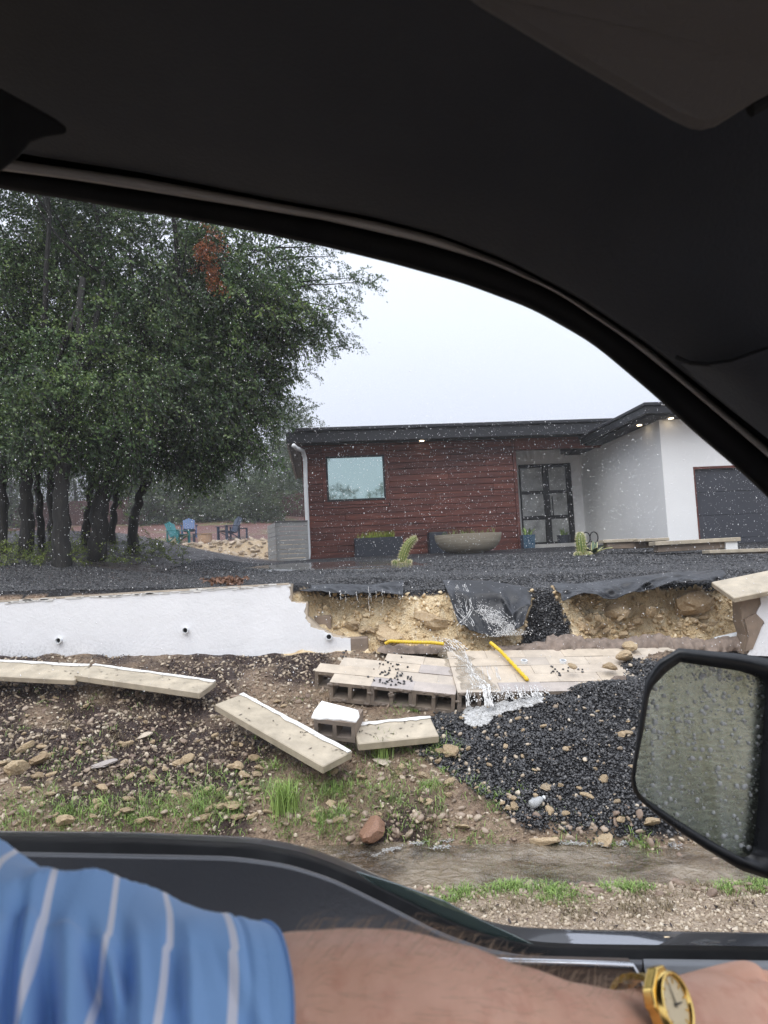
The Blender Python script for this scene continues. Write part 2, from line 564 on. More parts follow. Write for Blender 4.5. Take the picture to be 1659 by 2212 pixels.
m = NT('ground_material')
rgb = m.n('ShaderNodeSeparateColor'); m.l(m.attr('zone', 'Color'), rgb.inputs[0])
rgb2 = m.n('ShaderNodeSeparateColor'); m.l(m.attr('zone_two', 'Color'), rgb2.inputs[0])
n1 = m.noise(3.0, 8, .65); n2 = m.noise(26, 6, .7); n3 = m.noise(90, 4, .7)
stones = m.voro(34, 'F1'); stonecol = m.voro(34, 'F1', out='Color')
dirt = m.ramp(n2, [(.27, (.060, .038, .027)), (.42, (.170, .114, .079)), (.56, (.295, .208, .142)), (.74, (.44, .34, .25))])
dirt = m.mix(m.ramp(n1, [(.35, 0), (.65, .55)]), dirt, m.ramp(n3, [(.3, (.21, .155, .098)), (.7, (.40, .31, .21))]))
lit = m.ramp(m.noise(55, 5, .75), [(.3, (.014, .009, .008)), (.55, (.055, .034, .028)), (.75, (.13, .085, .062))])
lm = m.ramp(m.noise(7, 9, .72, dist=.5), [(.20, (.38, .25, .13)), (.32, (.66, .48, .27)), (.48, (.78, .61, .37)), (.70, (.84, .74, .55))])
strata = m.noise(1, 6, .7, vec=m.co('Object', (9, 9, 2.4)))
lm = m.mix(m.ramp(strata, [(.52, 0.0), (.70, .40)]), lm, (.50, .38, .27), 'MULTIPLY')
vg = m.ramp(m.noise(70, 5, .75), [(.26, (.15, .11, .08)), (.46, (.38, .295, .215)), (.68, (.58, .49, .385))])
vg = m.mix(m.ramp(n1, [(.4, 0), (.7, .6)]), vg, (.27, .19, .125))
bk = m.ramp(m.voro(30, out='Distance'), [(.1, (.040, .042, .047)), (.5, (.012, .012, .014))])
bk = m.mix(m.ramp(m.noise(140, 2), [(.6, 0), (.75, .5)]), bk, (.12, .12, .13))
ml = m.ramp(m.noise(14, 6, .75), [(.3, (.06, .025, .02)), (.6, (.19, .085, .068)), (.8, (.32, .19, .15))])
ml = m.mix(m.ramp(m.noise(.35, 5, .6), [(.5, 0), (.6, .8)]), ml, (.16, .17, .07))
col = m.mix(rgb2.outputs[1], dirt, lit)
col = m.mix(rgb.outputs[2], col, vg)
col = m.mix(rgb.outputs[1], col, lm)
col = m.mix(rgb.outputs[0], col, bk)
col = m.mix(rgb2.outputs[0], col, ml)
rough = m.ramp(m.noise(9, 5), [(.3, .30), (.7, .72)])
h = m.math('ADD', m.math('MULTIPLY', n2, 1.2), m.math('MULTIPLY', m.voro(60, 'F1'), .9))
h = m.math('ADD', h, m.math('MULTIPLY', n3, .5))
m.out(col, rough, m.bump(h, 1.0, .022), Specular_IOR_Level=.4)
MAT_GROUND = m.mat

g = np_mesh('ground', V, Fq, MAT_GROUND, smooth=True)
vcol(g.data, 'zone', [black, lime, verge, np.ones_like(X)])
vcol(g.data, 'zone_two', [mulch, np.clip(litter, 0, 1), wet, np.ones_like(X)])
tag(g, kind='structure')

# water running along the ditch: thin and muddy, the stony bed shows through
w = NT('ditch_water_material')
wc = w.ramp(w.noise(2.2, 6, .6, dist=.4), [(.3, (.25, .19, .125)), (.55, (.39, .32, .23)), (.75, (.48, .42, .33))])
wh = w.math('ADD', w.noise(7.5, 4, .55, dist=.8), w.math('MULTIPLY', w.noise(24, 3), .25))
wn_b = w.bump(wh, .9, .07)
w.out(wc, .06, wn_b, IOR=1.6, Specular_IOR_Level=.7)
tr_ = w.n('ShaderNodeBsdfTransparent'); tr_.inputs[0].default_value = (.80, .70, .55, 1)
gl_s = w.n('ShaderNodeBsdfGlossy'); gl_s.inputs['Roughness'].default_value = .06; w.l(wn_b, gl_s.inputs['Normal'])
fr_s = w.n('ShaderNodeFresnel'); fr_s.inputs['IOR'].default_value = 1.6; w.l(wn_b, fr_s.inputs['Normal'])
m1 = w.n('ShaderNodeMixShader'); w.l(fr_s.outputs[0], m1.inputs[0]); w.l(tr_.outputs[0], m1.inputs[1]); w.l(gl_s.outputs[0], m1.inputs[2])
m2 = w.n('ShaderNodeMixShader'); w.l(w.ramp(w.noise(1.7, 5, .6, dist=.5), [(.38, .12), (.62, .58)]), m2.inputs[0]); w.l(m1.outputs[0], m2.inputs[1]); w.l(w.b.outputs[0], m2.inputs[2])
w.l(m2.outputs[0], w.t.nodes['Material Output'].inputs['Surface'])
wx = np.linspace(-7, 9, 420); wy = np.linspace(4.48, 5.50, 60)
WX, WY = np.meshgrid(wx, wy)
edge = .10 * fbm(WX * 1.3, WY * 0, 71, 3)
WZ = -1.975 - .04 * (WX + .5) + .020 * fbm(WX * 2.2, WY * 7, 72, 4) + .02 * np.abs(vn(WX * 3 + WY, WY * 6, 75)) + EYE.z + .012
WY2 = WY + edge
i = (np.arange(59)[:, None] * 420 + np.arange(419)[None]).ravel()
wat = np_mesh('ditch_water', np.stack([WX, WY2, WZ], -1).reshape(-1, 3), np.stack([i, i + 1, i + 421, i + 420], 1), w.mat, smooth=True)
tag(wat, kind='structure')
# ------------------------------------------------------------------ house
HA = at(668, 1208, 18.0); HB = at(1118, 1182, 18.5)
hu = (HB - HA); hu.z = 0; hu.normalize()
hv = Vector((-hu.y, hu.x, 0))
def hw(lx, ly, lz):
    return HA + hu * lx + hv * ly + Vector((0, 0, lz))
def hl(px, py, ly=0.0):
    """house coordinates (along the front, height) of a picture position on the plane ly metres behind the front"""
    r = ray(px, py); p0 = HA + hv * ly
    t = (p0 - EYE).dot(hv) / r.dot(hv); q = EYE + r * t - p0
    return q.dot(hu), q.z
def hs(px, py, lx):
    """(ly, height) of a picture position on the side plane at lx"""
    r = ray(px, py); p0 = HA + hu * lx
    t = (p0 - EYE).dot(hu) / r.dot(hu); q = EYE + r * t - p0
    return q.dot(hv), q.z

# materials
def wood_board(name, dark, mid, light):
    m = NT(name)
    oi = m.n('ShaderNodeObjectInfo')
    g1 = m.noise(1, 8, .7, vec=m.co('Object', (1.3, 1.3, 26)), dist=.8)
    g2 = m.noise(1, 7, .68, vec=m.co('Object', (.8, .8, 4.5)), dist=.5)
    f = m.math('ADD', m.math('MULTIPLY', g1, .55), m.math('MULTIPLY', g2, .5))
    f = m.math('ADD', f, m.math('MULTIPLY', m.math('SUBTRACT', oi.outputs['Random'], .5), .09))
    col = m.ramp(f, [(.30, dark), (.52, mid), (.72, light)])
    return m.out(col, m.ramp(g1, [(.3, .38), (.7, .6)]), m.bump(g1, .35, .006), Specular_IOR_Level=.35)
M_WOOD = wood_board('red_stained_wood', (.030, .0095, .0080), (.100, .031, .023), (.225, .077, .050))
M_STUCCO = simple('white_stucco', (.80, .80, .79), .04, 1.2, .8, .35, 55)
M_DARKMETAL = simple('dark_roof_metal', (.010, .0105, .014), .2, 5, .42, .05, 40)
M_SOFFIT = simple('soffit_dark', (.018, .017, .020), .15, 4, .7)
M_BLACKFRAME = simple('black_frame', (.005, .005, .006), .2, 6, .4)
M_DOOR = simple('garage_panel_paint', (.036, .039, .050), .12, 2.0, .5, .15, 90)
M_GUTTER = simple('white_pvc', (.72, .74, .75), .06, 6, .35)
M_LAMP = NT('lamp_glow'); M_LAMP.out((1, .9, .7), .5, Emission_Color=(1, .80, .52), Emission_Strength=6.0); M_LAMP = M_LAMP.mat
gm = NT('window_glass_reflective')
gm.out(gm.ramp(gm.noise(.8, 2), [(.3, (.43, .56, .545)), (.7, (.47, .60, .585))]), .03, None, Metallic=.86, Specular_IOR_Level=.8)
M_PANE = gm.mat
fm = NT('frosted_glass')
fm.out(fm.ramp(fm.noise(3.5, 5, .6), [(.3, (.17, .175, .17)), (.7, (.40, .41, .39))]), .22, fm.bump(fm.noise(25, 3), .1, .004), Specular_IOR_Level=.8)
M_FROST = fm.mat

house = thing('house', 'low modern house with red stained plank wall, white stucco garage wing and flat dark roof', 'house', HA)

# -- plank wall
WX0 = hl(656, 1100)[0]; WX1 = hl(1113, 1080)[0]
WTOP = hl(900, 955)[1]; WTOP = max(WTOP, 2.9)
mb = MB(); mb.box(WX0 + .03, WX1 - .02, .03, .20, -.35, WTOP, hw)
wall = obj('wood_wall', mb, M_BLACKFRAME, house)
wx0, wz1 = hl(703, 987); wx1, _ = hl(834, 1082); _, wz0 = hl(708, 1084)
wx0b, wz1b = hl(834, 982)
WIN = (min(wx0, wx1), max(wx0, wx1), wz0 + .0, (wz1 + wz1b) / 2)
TR = .10
rowh = .158; z = -.02; k = 0
while z < WTOP - .02:
    z2 = min(z + rowh, WTOP)
    x = WX0
    first = True
    while x < WX1 - .01:
        L = RND.uniform(1.1, 2.7) if not first else RND.uniform(.5, 2.2)
        first = False
        x2 = min(x + L, WX1)
        if WX1 - x2 < .4: x2 = WX1
        segs = [(x, x2, z, z2)]
        if z2 > WIN[2] - TR and z < WIN[3] + TR:
            segs = []
            if x < WIN[0] - TR: segs.append((x, min(x2, WIN[0] - TR), z, z2))
            if x2 > WIN[1] + TR: segs.append((max(x, WIN[1] + TR), x2, z, z2))
            ma, mb2 = max(x, WIN[0] - TR), min(x2, WIN[1] + TR)
            if mb2 > ma and z < WIN[2] - TR: segs.append((ma, mb2, z, WIN[2] - TR))
            if mb2 > ma and z2 > WIN[3] + TR: segs.append((ma, mb2, WIN[3] + TR, z2))
        for a, b, za, zc in segs:
            if b - a < .03 or zc - za < .02: continue
            pr = RND.uniform(-.004, .004)
            q = MB(); q.box(a + .0025, b - .0025, -.022 + pr, .03, za + .006, zc - .004, hw, ch=.004)
            obj('plank', q, M_WOOD, wall)
        x = x2
    z = z2; k += 1
# end trim board beside the entrance
q = MB(); q.box(WX1, WX1 + .085, -.045, .6, -.12, WTOP, hw, ch=.004); obj('corner_board', q, M_WOOD, wall)
# -- window
wn = MB()
a, b, c, d = WIN
for (p0, p1, r0, r1) in ((a - TR, b + TR, d, d + TR), (a - TR, b + TR, c - TR, c), (a - TR, a, c, d), (b, b + TR, c, d)):
    wn.box(p0 + .002, p1 - .002, -.035, .02, r0 + .001, r1 - .001, hw, ch=.003)
window = obj('window', wn, M_WOOD, house)
fr = MB(); FW = .045
for (p0, p1, r0, r1) in ((a, b, d - FW, d), (a, b, c, c + FW), (a, a + FW, c + FW, d - FW), (b - FW, b, c + FW, d - FW)):
    fr.box(p0 + .001, p1 - .001, -.05, .03, r0, r1, hw, ch=.004)
obj('frame', fr, M_BLACKFRAME, window)
q = MB(); q.box(a + FW, b - FW, -.012, .004, c + FW, d - FW, hw); obj('pane', q, M_PANE, window)
# -- roof of the plank wing
RL = hl(622, 935, -.55)[0]; RT = hl(640, 929, -.62)[1]; RB = hl(640, 957, -.62)[1]
RR = hl(1342, 903, -.62)[0]
RT = max(RT, hl(1300, 905, -.62)[1]); 
mb = MB()
mb.box(RL, RR + .6, -.56, 6.4, RB + .05, RT - .06, hw)
roof = obj('roof', mb, M_SOFFIT, house)
q = MB(); q.box(RL - .02, RR + .02, -.62, -.562, RB, RT - .085, hw, ch=.006); obj('fascia_board', q, M_DARKMETAL, roof)
q = MB(); q.box(RL + .10, RR + .05, -.70, -.58, RT - .082, RT, hw, ch=.01); obj('roof_edge', q, M_DARKMETAL, roof)
q = MB(); q.box(RL - .05, RL, -.562, 6.4, RB, RT - .06, hw, ch=.006); obj('rake_board', q, M_DARKMETAL, roof)
# soffit boards
for kk in range(12):
    q = MB(); y0 = -.55 + kk * .052
    q.box(RL + .02, WX1 + 2.4, y0, y0 + .048, RB + .03, RB + .049, hw); obj('soffit_board', q, M_SOFFIT, roof)
# beam over the entrance
bx1, bz0 = hl(1358, 960); _, bzt = hl(1150, 930)
q = MB(); q.box(WX1 + .09, bx1, -.03, .16, hl(1115, 972)[1], RB + .04, hw, ch=.004); obj('entrance_beam', q, M_WOOD, house)
# entrance recess
DY = 1.55
ex0 = WX1 + .086; GXw = hl(1261, 1100, DY)[0]
mb = MB()
mb.box(ex0 - .01, GXw + .02, DY, DY + .2, -.3, RB + .04, hw)
mb.box(ex0 - .06, ex0 - .002, .61, DY, -.3, RB + .03, hw)
obj('entrance_wall', mb, M_STUCCO, house)
q = MB(); q.box(ex0, GXw, .17, DY, RB - .02, RB + .028, hw); obj('porch_ceiling', q, M_SOFFIT, house)
q = MB(); q.box(ex0, GXw - .002, -.25, DY, -.30, hl(1180, 1178, DY)[1], hw); obj('porch_slab', q, simple('porch_concrete', (.33, .32, .30), .2, 3, .5, .2, 40), house)
# -- front door
dx0, dz1 = hl(1119, 1006, DY); dx1, dz1b = hl(1230, 1000, DY); _, dz0 = hl(1180, 1177, DY)
dz1 = (dz1 + dz1b) / 2
door = obj('front_door', (lambda q: (q.box(dx0, dx1, DY - .03, DY - .005, dz0, dz1, hw), q)[1])(MB()), M_BLACKFRAME, house)
W = dx1 - dx0; Hh = dz1 - dz0
cols = [(dx0 + .02 * W, dx0 + .44 * W), (dx0 + .56 * W, dx0 + .89 * W)]
rws = [(dz0 + .035 * Hh, dz0 + .315 * Hh), (dz0 + .36 * Hh, dz0 + .63 * Hh), (dz0 + .67 * Hh, dz0 + .955 * Hh)]
fr = MB()
xs = [dx0, cols[0][0], cols[0][1], cols[1][0], cols[1][1], dx1]
for s0, s1 in ((0, 1), (2, 3), (4, 5)): fr.box(xs[s0], xs[s1], DY - .085, DY - .03, dz0, dz1, hw, ch=.006)
zs = [dz0, rws[0][0], rws[0][1], rws[1][0], rws[1][1], rws[2][0], rws[2][1], dz1]
for c0, c1 in cols:
    for s0, s1 in ((0, 1), (2, 3), (4, 5), (6, 7)): fr.box(c0, c1, DY - .078, DY - .03, zs[s0], zs[s1], hw, ch=.005)
obj('frame', fr, M_BLACKFRAME, door)
for c0, c1 in cols:
    for r0, r1 in rws:
        q = MB(); q.box(c0 + .001, c1 - .001, DY - .055, DY - .035, r0 + .001, r1 - .001, hw); obj('pane', q, M_FROST, door)
q = MB(); q.tube([hw(xs[3] + .04, DY - .15, dz0 + .75), hw(xs[3] + .04, DY - .15, dz0 + 1.35)], .014)
for zz in (.8, 1.3): q.tube([hw(xs[3] + .04, DY - .15, dz0 + zz), hw(xs[3] + .04, DY - .08, dz0 + zz)], .010)
obj('handle', q, M_DARKMETAL, door)
# -- garage wing
lo_, hi_ = -9.0, 1.0
for _ in range(50):
    mid_ = (lo_ + hi_) / 2
    if hl(1434, 1040, mid_)[0] < GXw: lo_ = mid_
    else: hi_ = mid_
GY_ = (lo_ + hi_) / 2
GT = hl(1420, 905, GY_)[1]
gb = hl(1445, 1185, GY_)[1]
gx0, gt1 = hl(1500, 1013, GY_)
mb = MB()
mb.box(GXw, GXw + .22, GY_ + .22, DY + .2, -.6, GT, hw)
obj('side_wall', mb, M_STUCCO, house)
mb = MB()
mb.box(GXw, gx0, GY_, GY_ + .22, -.8, GT, hw)
mb.box(gx0, gx0 + 4.9, GY_, GY_ + .22, gt1, GT, hw)
mb.box(gx0 + 4.9, gx0 + 5.6, GY_, GY_ + .22, -.8, GT, hw)
mb.box(gx0 + 5.38, gx0 + 5.6, GY_ + .22, 6.0, -.8, GT, hw)
obj('garage_wall', mb, M_STUCCO, house)
q = MB(); q.box(gx0, gx0 + 4.9, GY_ + .10, GY_ + .14, -.7, gt1, hw); gd = obj('garage_door', q, M_DOOR, house)
gh = (gt1 + .55) / 4
for kk in range(4):
    q = MB(); q.box(gx0 + .005, gx0 + 4.895, GY_ + .07, GY_ + .10, -.55 + gh * kk + .003, -.55 + gh * (kk + 1) - .003, hw, ch=.004); obj('door_section', q, M_DOOR, gd)
q = MB(); q.box(gx0 - .03, gx0 + 4.93, GY_ - .012, GY_ - .001, gt1 - .005, gt1 + .045, hw); q.box(gx0 - .03, gx0 - .001, GY_ - .012, GY_ - .001, -.7, gt1 - .005, hw); obj('door_trim', q, M_WOOD, gd)
gl, gtop = hl(1410, 870, GY_ - .55)
_, gbot = hl(1412, 893, GY_ - .55)
gl2 = GXw - .55
mb = MB(); mb.box(gl2 + .04, gx0 + 6.2, GY_ - .51, 6.4, gbot + .04, gtop - .05, hw)
mb.box(gl2 + .1, gx0 + 6.2, GY_ - .45, 6.3, GT - .02, gbot + .04, hw) if GT < gbot else None
groof = obj('garage_roof', mb, M_SOFFIT, house)
q = MB(); q.box(gl2 - .02, gx0 + 6.2, GY_ - .57, GY_ - .512, gbot, gtop - .07, hw, ch=.006); q.box(gl2 - .02, gl2 + .038, GY_ - .51, 6.3, gbot, gtop - .07, hw, ch=.006); obj('fascia_board', q, M_DARKMETAL, groof)
q = MB(); q.box(gl2 - .06, gx0 + 6.2, GY_ - .63, GY_ - .50, gtop - .068, gtop, hw, ch=.008); q.box(gl2 - .06, gl2 + .06, GY_ - .498, 6.3, gtop - .068, gtop, hw, ch=.008); obj('roof_edge', q, M_DARKMETAL, groof)
# rear and left walls close the volume
q = MB(); q.box(WX0 + .03, WX0 + .2, .2, 6.0, -.3, RB + .05, hw); q.box(WX0 + .2, gx0 + 5.4, 5.8, 6.0, -.3, RB + .05, hw); obj('rear_wall', q, M_STUCCO, house)
q = MB(); q.box(WX0 - .02, WX1 + .08, -.06, .03, -.45, -.022, hw, ch=.006); obj('foundation', q, simple('foundation_concrete', (.20, .19, .17), .25, 3, .7, .3, 40), house)
# lamps under the soffits
for (px, py, ly) in ((911, 946, -.28), (1381, 916, None), (1449, 901, None)):
    if ly is not None:
        lx, lz = hl(px, py, ly); base = RB + .03
        P = hw(lx, ly, base - .012)
    else:
        r = ray(px, py); t = (HA.z + min(gbot, GT if GT < gbot else gbot) - EYE.z) / r.z; P = EYE + r * t + Vector((0, 0, -.02))
    q = MB(); q.lathe(P, [(.075, .03), (.075, -.004), (.055, -.004)], 16); cn = obj('soffit_light', q, M_BLACKFRAME, house)
    q = MB(); q.lathe(P + Vector((0, 0, -.014)), [(.054, .008), (.054, 0)], 16); obj('bulb', q, M_LAMP, cn)
# downspout
pts = [at(634, 962, 17.15), at(640, 968, 17.3), at(654, 974, 17.75), at(659, 990, 17.8), at(661, 1060, 17.8), at(664, 1130, 17.8), at(667, 1195, 17.8), at(666, 1206, 17.75), at(657, 1213, 17.5)]
q = MB(); q.tube(pts, .052, 12)
ds_ = obj('downspout', q, M_GUTTER, house, smooth=True)
for tpy in (1050, 1145):
    P = at(661 + (tpy - 1050) * .035, tpy, 17.8); q = MB(); q.tube([P + Vector((0, 0, .035)), P - Vector((0, 0, .035))], .058, 12); obj('collar', q, M_GUTTER, ds_)

# grey slatted screen round the equipment at the left corner
M_SCREEN = simple('grey_fence_boards', (.30, .30, .29), .12, 3, .6, .2, 40)
s0 = onground(600, 1220); sa = at(599, 1217, 17.3); sb = at(668, 1213, 17.55)
scr = thing('equipment_screen', 'grey horizontal board screen at the left end of the red plank house', 'screen', sa)
su = (sb - sa); su.z = 0; sL = su.length; su.normalize(); sv = Vector((-su.y, su.x, 0))
def sw(x, y, z): return sa + su * x + sv * y + Vector((0, 0, z))
nb = 9; SH = .99; bh = SH / nb
for kk in range(nb):
    q = MB(); q.box(0, sL, -.012, .012, kk * bh + .006, (kk + 1) * bh - .004, sw, ch=.003); obj('board', q, M_SCREEN, scr)
    q = MB(); q.box(-.012, .012, .016, 1.2, kk * bh + .006, (kk + 1) * bh - .004, sw); obj('board', q, M_SCREEN, scr)
q = MB(); q.box(-.03, sL, -.03, .05, SH, SH + .03, sw, ch=.004); obj('top_rail', q, simple('dark_cap', (.10, .10, .10), .2, 4, .5), scr)
for xx in (.0, sL - .08):
    q = MB(); q.box(xx + .013, xx + .08, .013, .08, -.25, SH - .01, sw); obj('post', q, M_SCREEN, scr)
# ------------------------------------------------------------------ retaining wall, still standing part
def on_y(px, py, y=7.9):
    return at(px, py, y)
ms = NT('stucco_weathered')
f1 = ms.noise(1.1, 6, .6); f2 = ms.noise(30, 5, .7)
sc = ms.ramp(f1, [(.3, (.70, .705, .72)), (.7, (.79, .795, .81))])
sc = ms.mix(ms.ramp(ms.noise(70, 3, .8), [(.66, 0), (.74, .55)]), sc, (.36, .33, .29))
sepz = ms.n('ShaderNodeSeparateXYZ'); ms.l(ms.co(), sepz.inputs[0])
low = ms.math('ADD', sepz.outputs['Z'], ms.math('MULTIPLY', f1, .35))
splash = ms.math('MULTIPLY', ms.ramp(low, [(.0, 1), (.38, 0)]), ms.ramp(ms.noise(38, 6, .75), [(.45, 0), (.62, .95)]))
splash = ms.math('MULTIPLY', splash, ms.ramp(ms.math('MULTIPLY', ms.math('ADD', sepz.outputs['X'], -.3), -.5), [(.0, .12), (.9, 1.0)]))
sc = ms.mix(splash, sc, (.085, .075, .06))
ms.out(sc, .75, ms.bump(ms.math('ADD', f2, ms.math('MULTIPLY', ms.noise(8, 4), 1.5)), .5, .008))
M_STUCCO_W = ms.mat
def masonry(name, c, var=.2):
    m = NT(name); oi = m.n('ShaderNodeObjectInfo')
    n_ = m.noise(7, 7, .65); s = m.noise(150, 2)
    col = m.ramp(n_, [(.3, tuple(x * (1 - var) for x in c)), (.7, tuple(x * (1 + var * .6) for x in c))])
    col = m.mix(m.ramp(s, [(.55, 0), (.75, .35)]), col, tuple(x * .45 for x in c))
    t = m.ramp(oi.outputs['Random'], [(.0, (.88, .87, .88)), (.3, (1.0, .985, .96)), (.7, (1.04, 1.0, .94)), (1, (.95, .93, .92))])
    col = m.mix(1.0, col, t, 'MULTIPLY')
    return m.out(col, m.ramp(n_, [(.3, .5), (.7, .85)]), m.bump(m.math('ADD', s, n_), .45, .005))
M_BLOCK = masonry('concrete_block', (.50, .44, .365))
M_BLOCK_GREY = masonry('grey_concrete_block', (.40, .365, .345))
M_FRONT = masonry('mortar_stained_block', (.235, .195, .16), .35)
M_JOINT = masonry('joint_mortar', (.36, .31, .26), .2)
M_BLOCKBROWN = masonry('broken_block_core', (.25, .195, .15), .3)
M_CAP = simple('limestone_coping', (.40, .345, .26), .3, 6, .55, .25, 70)
M_GROUT = simple('white_mortar', (.66, .65, .62), .12, 20, .8, .5, 60)
M_MORTAR = simple('rough_mortar', (.20, .155, .125), .45, 14, .8, 1.0, 45)
M_PIPESHADE = simple('pipe_shade_black', (.01, .01, .01), .2, 5, .8)  # near-black colour standing for the shade inside the drain pipes

YF = 7.9
outline = [(-900, 1354), (0, 1300), (320, 1280), (628, 1262), (627, 1285), (630, 1301), (648, 1303), (661, 1303), (661, 1330), (666, 1345), (681, 1358), (700, 1362), (716, 1372), (735, 1377), (757, 1379), (758, 1410), (500, 1419), (0, 1432), (-900, 1462)]
poly = [on_y(x, y, YF) for x, y in outline]
rw = thing('retaining_wall', 'long white stuccoed retaining wall standing at the left, its right end broken off in steps', 'wall', on_y(300, 1410, YF + .1))
core = MB()
co_out = [(-900, 1353.5), (0, 1299.5), (320, 1279.5), (629, 1261.5), (629, 1300), (664, 1301), (664, 1331), (690, 1357), (700, 1361), (718, 1371), (757, 1379), (758, 1410), (500, 1419), (0, 1432), (-900, 1462)]
core.prism([on_y(x, y, YF + .018) for x, y in co_out], (0, .19, 0))
obj('block_core', core, M_BLOCK, rw)
q = MB()
# ragged edge on the broken end
rag = []
for i, (x, y) in enumerate(outline):
    rag.append((x, y))
    if 3 <= i < 14:
        nx_, ny_ = outline[i + 1]
        for t in (.3, .6):
            rag.append((x + (nx_ - x) * t - RND.uniform(0, 5), y + (ny_ - y) * t + RND.uniform(-2, 3)))
q.prism([on_y(x, y + (1.2 if i < 3 else 0), YF) for i, (x, y) in enumerate(rag)], (0, .0175, 0))
obj('stucco_face', q, M_STUCCO_W, rw)
q = MB()
q.rows([[at(x, y + dy, YF + dd) for x, y in ((-900, 1353.5), (-400, 1323.5), (0, 1299.5), (320, 1279.5), (625, 1261.6))] for dy, dd in ((1.5, -.004), (-2.5, -.004), (-2.8, .20), (1.0, .215))])
obj('mortar_bed', q, simple('old_mortar_bed', (.42, .36, .29), .25, 9, .8, .8, 50), rw)
# ragged mortar lip left where the coping was lifted off
q = MB()
for i in range(70):
    px = RND.uniform(0, 625); py = 1300 - px * (38 / 628.) + RND.uniform(-1, 4); P = at(px, py, YF - .003)
    q.box(P.x - RND.uniform(.01, .06), P.x + RND.uniform(.01, .07), P.y - .006, P.y + .01, P.z - RND.uniform(.003, .008), P.z + RND.uniform(.003, .012))
qo = obj('mortar_lip', q, M_GROUT, rw); qo['kind'] = 'stuff'
for (px, py) in ((129, 1383), (402, 1361), (711, 1375)):
    P = at(px, py, YF); P2 = P + Vector((0, .12, .0))
    q = MB(); rr = .034
    ring = []
    for (r_, dy) in ((rr * .78, .10), (rr * .78, -.045), (rr, -.045), (rr, .03)):
        ring.append([P + Vector((math.cos(a) * r_, dy, math.sin(a) * r_)) for a in [2 * math.pi * k / 20 for k in range(20)]])
    q.rows(ring, close=True)
    pipe = obj('drain_pipe', q, M_GUTTER, rw, smooth=False)
    q = MB(); q.tube([P + Vector((0, -.012, 0)), P + Vector((0, -.006, 0))], rr * .77, 16); obj('pipe_shade_disc', q, M_PIPESHADE, pipe)  # solid black disc in the pipe mouth, painted as its shaded hollow
# leftover broken blocks standing just behind the step
q = MB()
Pb = at(790, 1402, 7.92)
q.box(Pb.x - .22, Pb.x + .03, 7.91, 8.08, Pb.z - .05, Pb.z + .13, ch=.012); obj('broken_block', q, M_BLOCKBROWN, rw)
Pb = at(706, 1345, 8.12)
q = MB(); q.box(Pb.x - .14, Pb.x + .05, 8.10, 8.26, Pb.z - .1, Pb.z + .08, ch=.01); obj('broken_block', q, M_BLOCKBROWN, rw)

# ------------------------------------------------------------------ fallen panel of blocks
def hollow_block(mb, L, Wd, H, fn, m=0):
    """two-core concrete block; x along the course, y = the direction of the cores, z = thickness"""
    w = .034
    xs = [0, w, (L - w) / 2, (L + w) / 2, L - w, L]; zs = [0, w, H - w, H]
    if L < .3: xs = [0, w, L - w, L]
    hole = lambda i, j: j == 1 and (i in ((1, 3) if L >= .3 else (1,)))
    for i in range(len(xs) - 1):
        for j in range(3):
            if hole(i, j): continue
            for y, rev in ((0, 0), (Wd, 1)):
                v = [fn(xs[i], y, zs[j]), fn(xs[i + 1], y, zs[j]), fn(xs[i + 1], y, zs[j + 1]), fn(xs[i], y, zs[j + 1])]
                mb.add(v, [(0, 1, 2, 3)] if not rev else [(3, 2, 1, 0)], 1)
    for i in ((1, 3) if L >= .3 else (1,)):
        a, b, c, d = xs[i], xs[i + 1], zs[1], zs[2]
        t = .008
        f = [fn(a, 0, c), fn(b, 0, c), fn(b, 0, d), fn(a, 0, d)]; k = [fn(a + t, Wd, c + t), fn(b - t, Wd, c + t), fn(b - t, Wd, d - t), fn(a + t, Wd, d - t)]
        mb.add(f + k, [(0, 4, 5, 1), (1, 5, 6, 2), (2, 6, 7, 3), (3, 7, 4, 0)], 1)
    for (v) in (([0, 0, 0], [L, 0, 0], [L, Wd, 0], [0, Wd, 0]), ([0, 0, H], [0, Wd, H], [L, Wd, H], [L, 0, H]), ([0, 0, 0], [0, Wd, 0], [0, Wd, H], [0, 0, H]), ([L, 0, 0], [L, 0, H], [L, Wd, H], [L, Wd, 0])):
        mb.add([fn(*p) for p in v], [(0, 1, 2, 3)], m)

def panel_frame(fl, fr_, bl):
    """local frame of a fallen panel: origin at front-left of the upper face"""
    u = (fr_ - fl).normalized(); w = (bl - fl); w = (w - u * w.dot(u)).normalized(); n = u.cross(w).normalized()
    return u, w, n

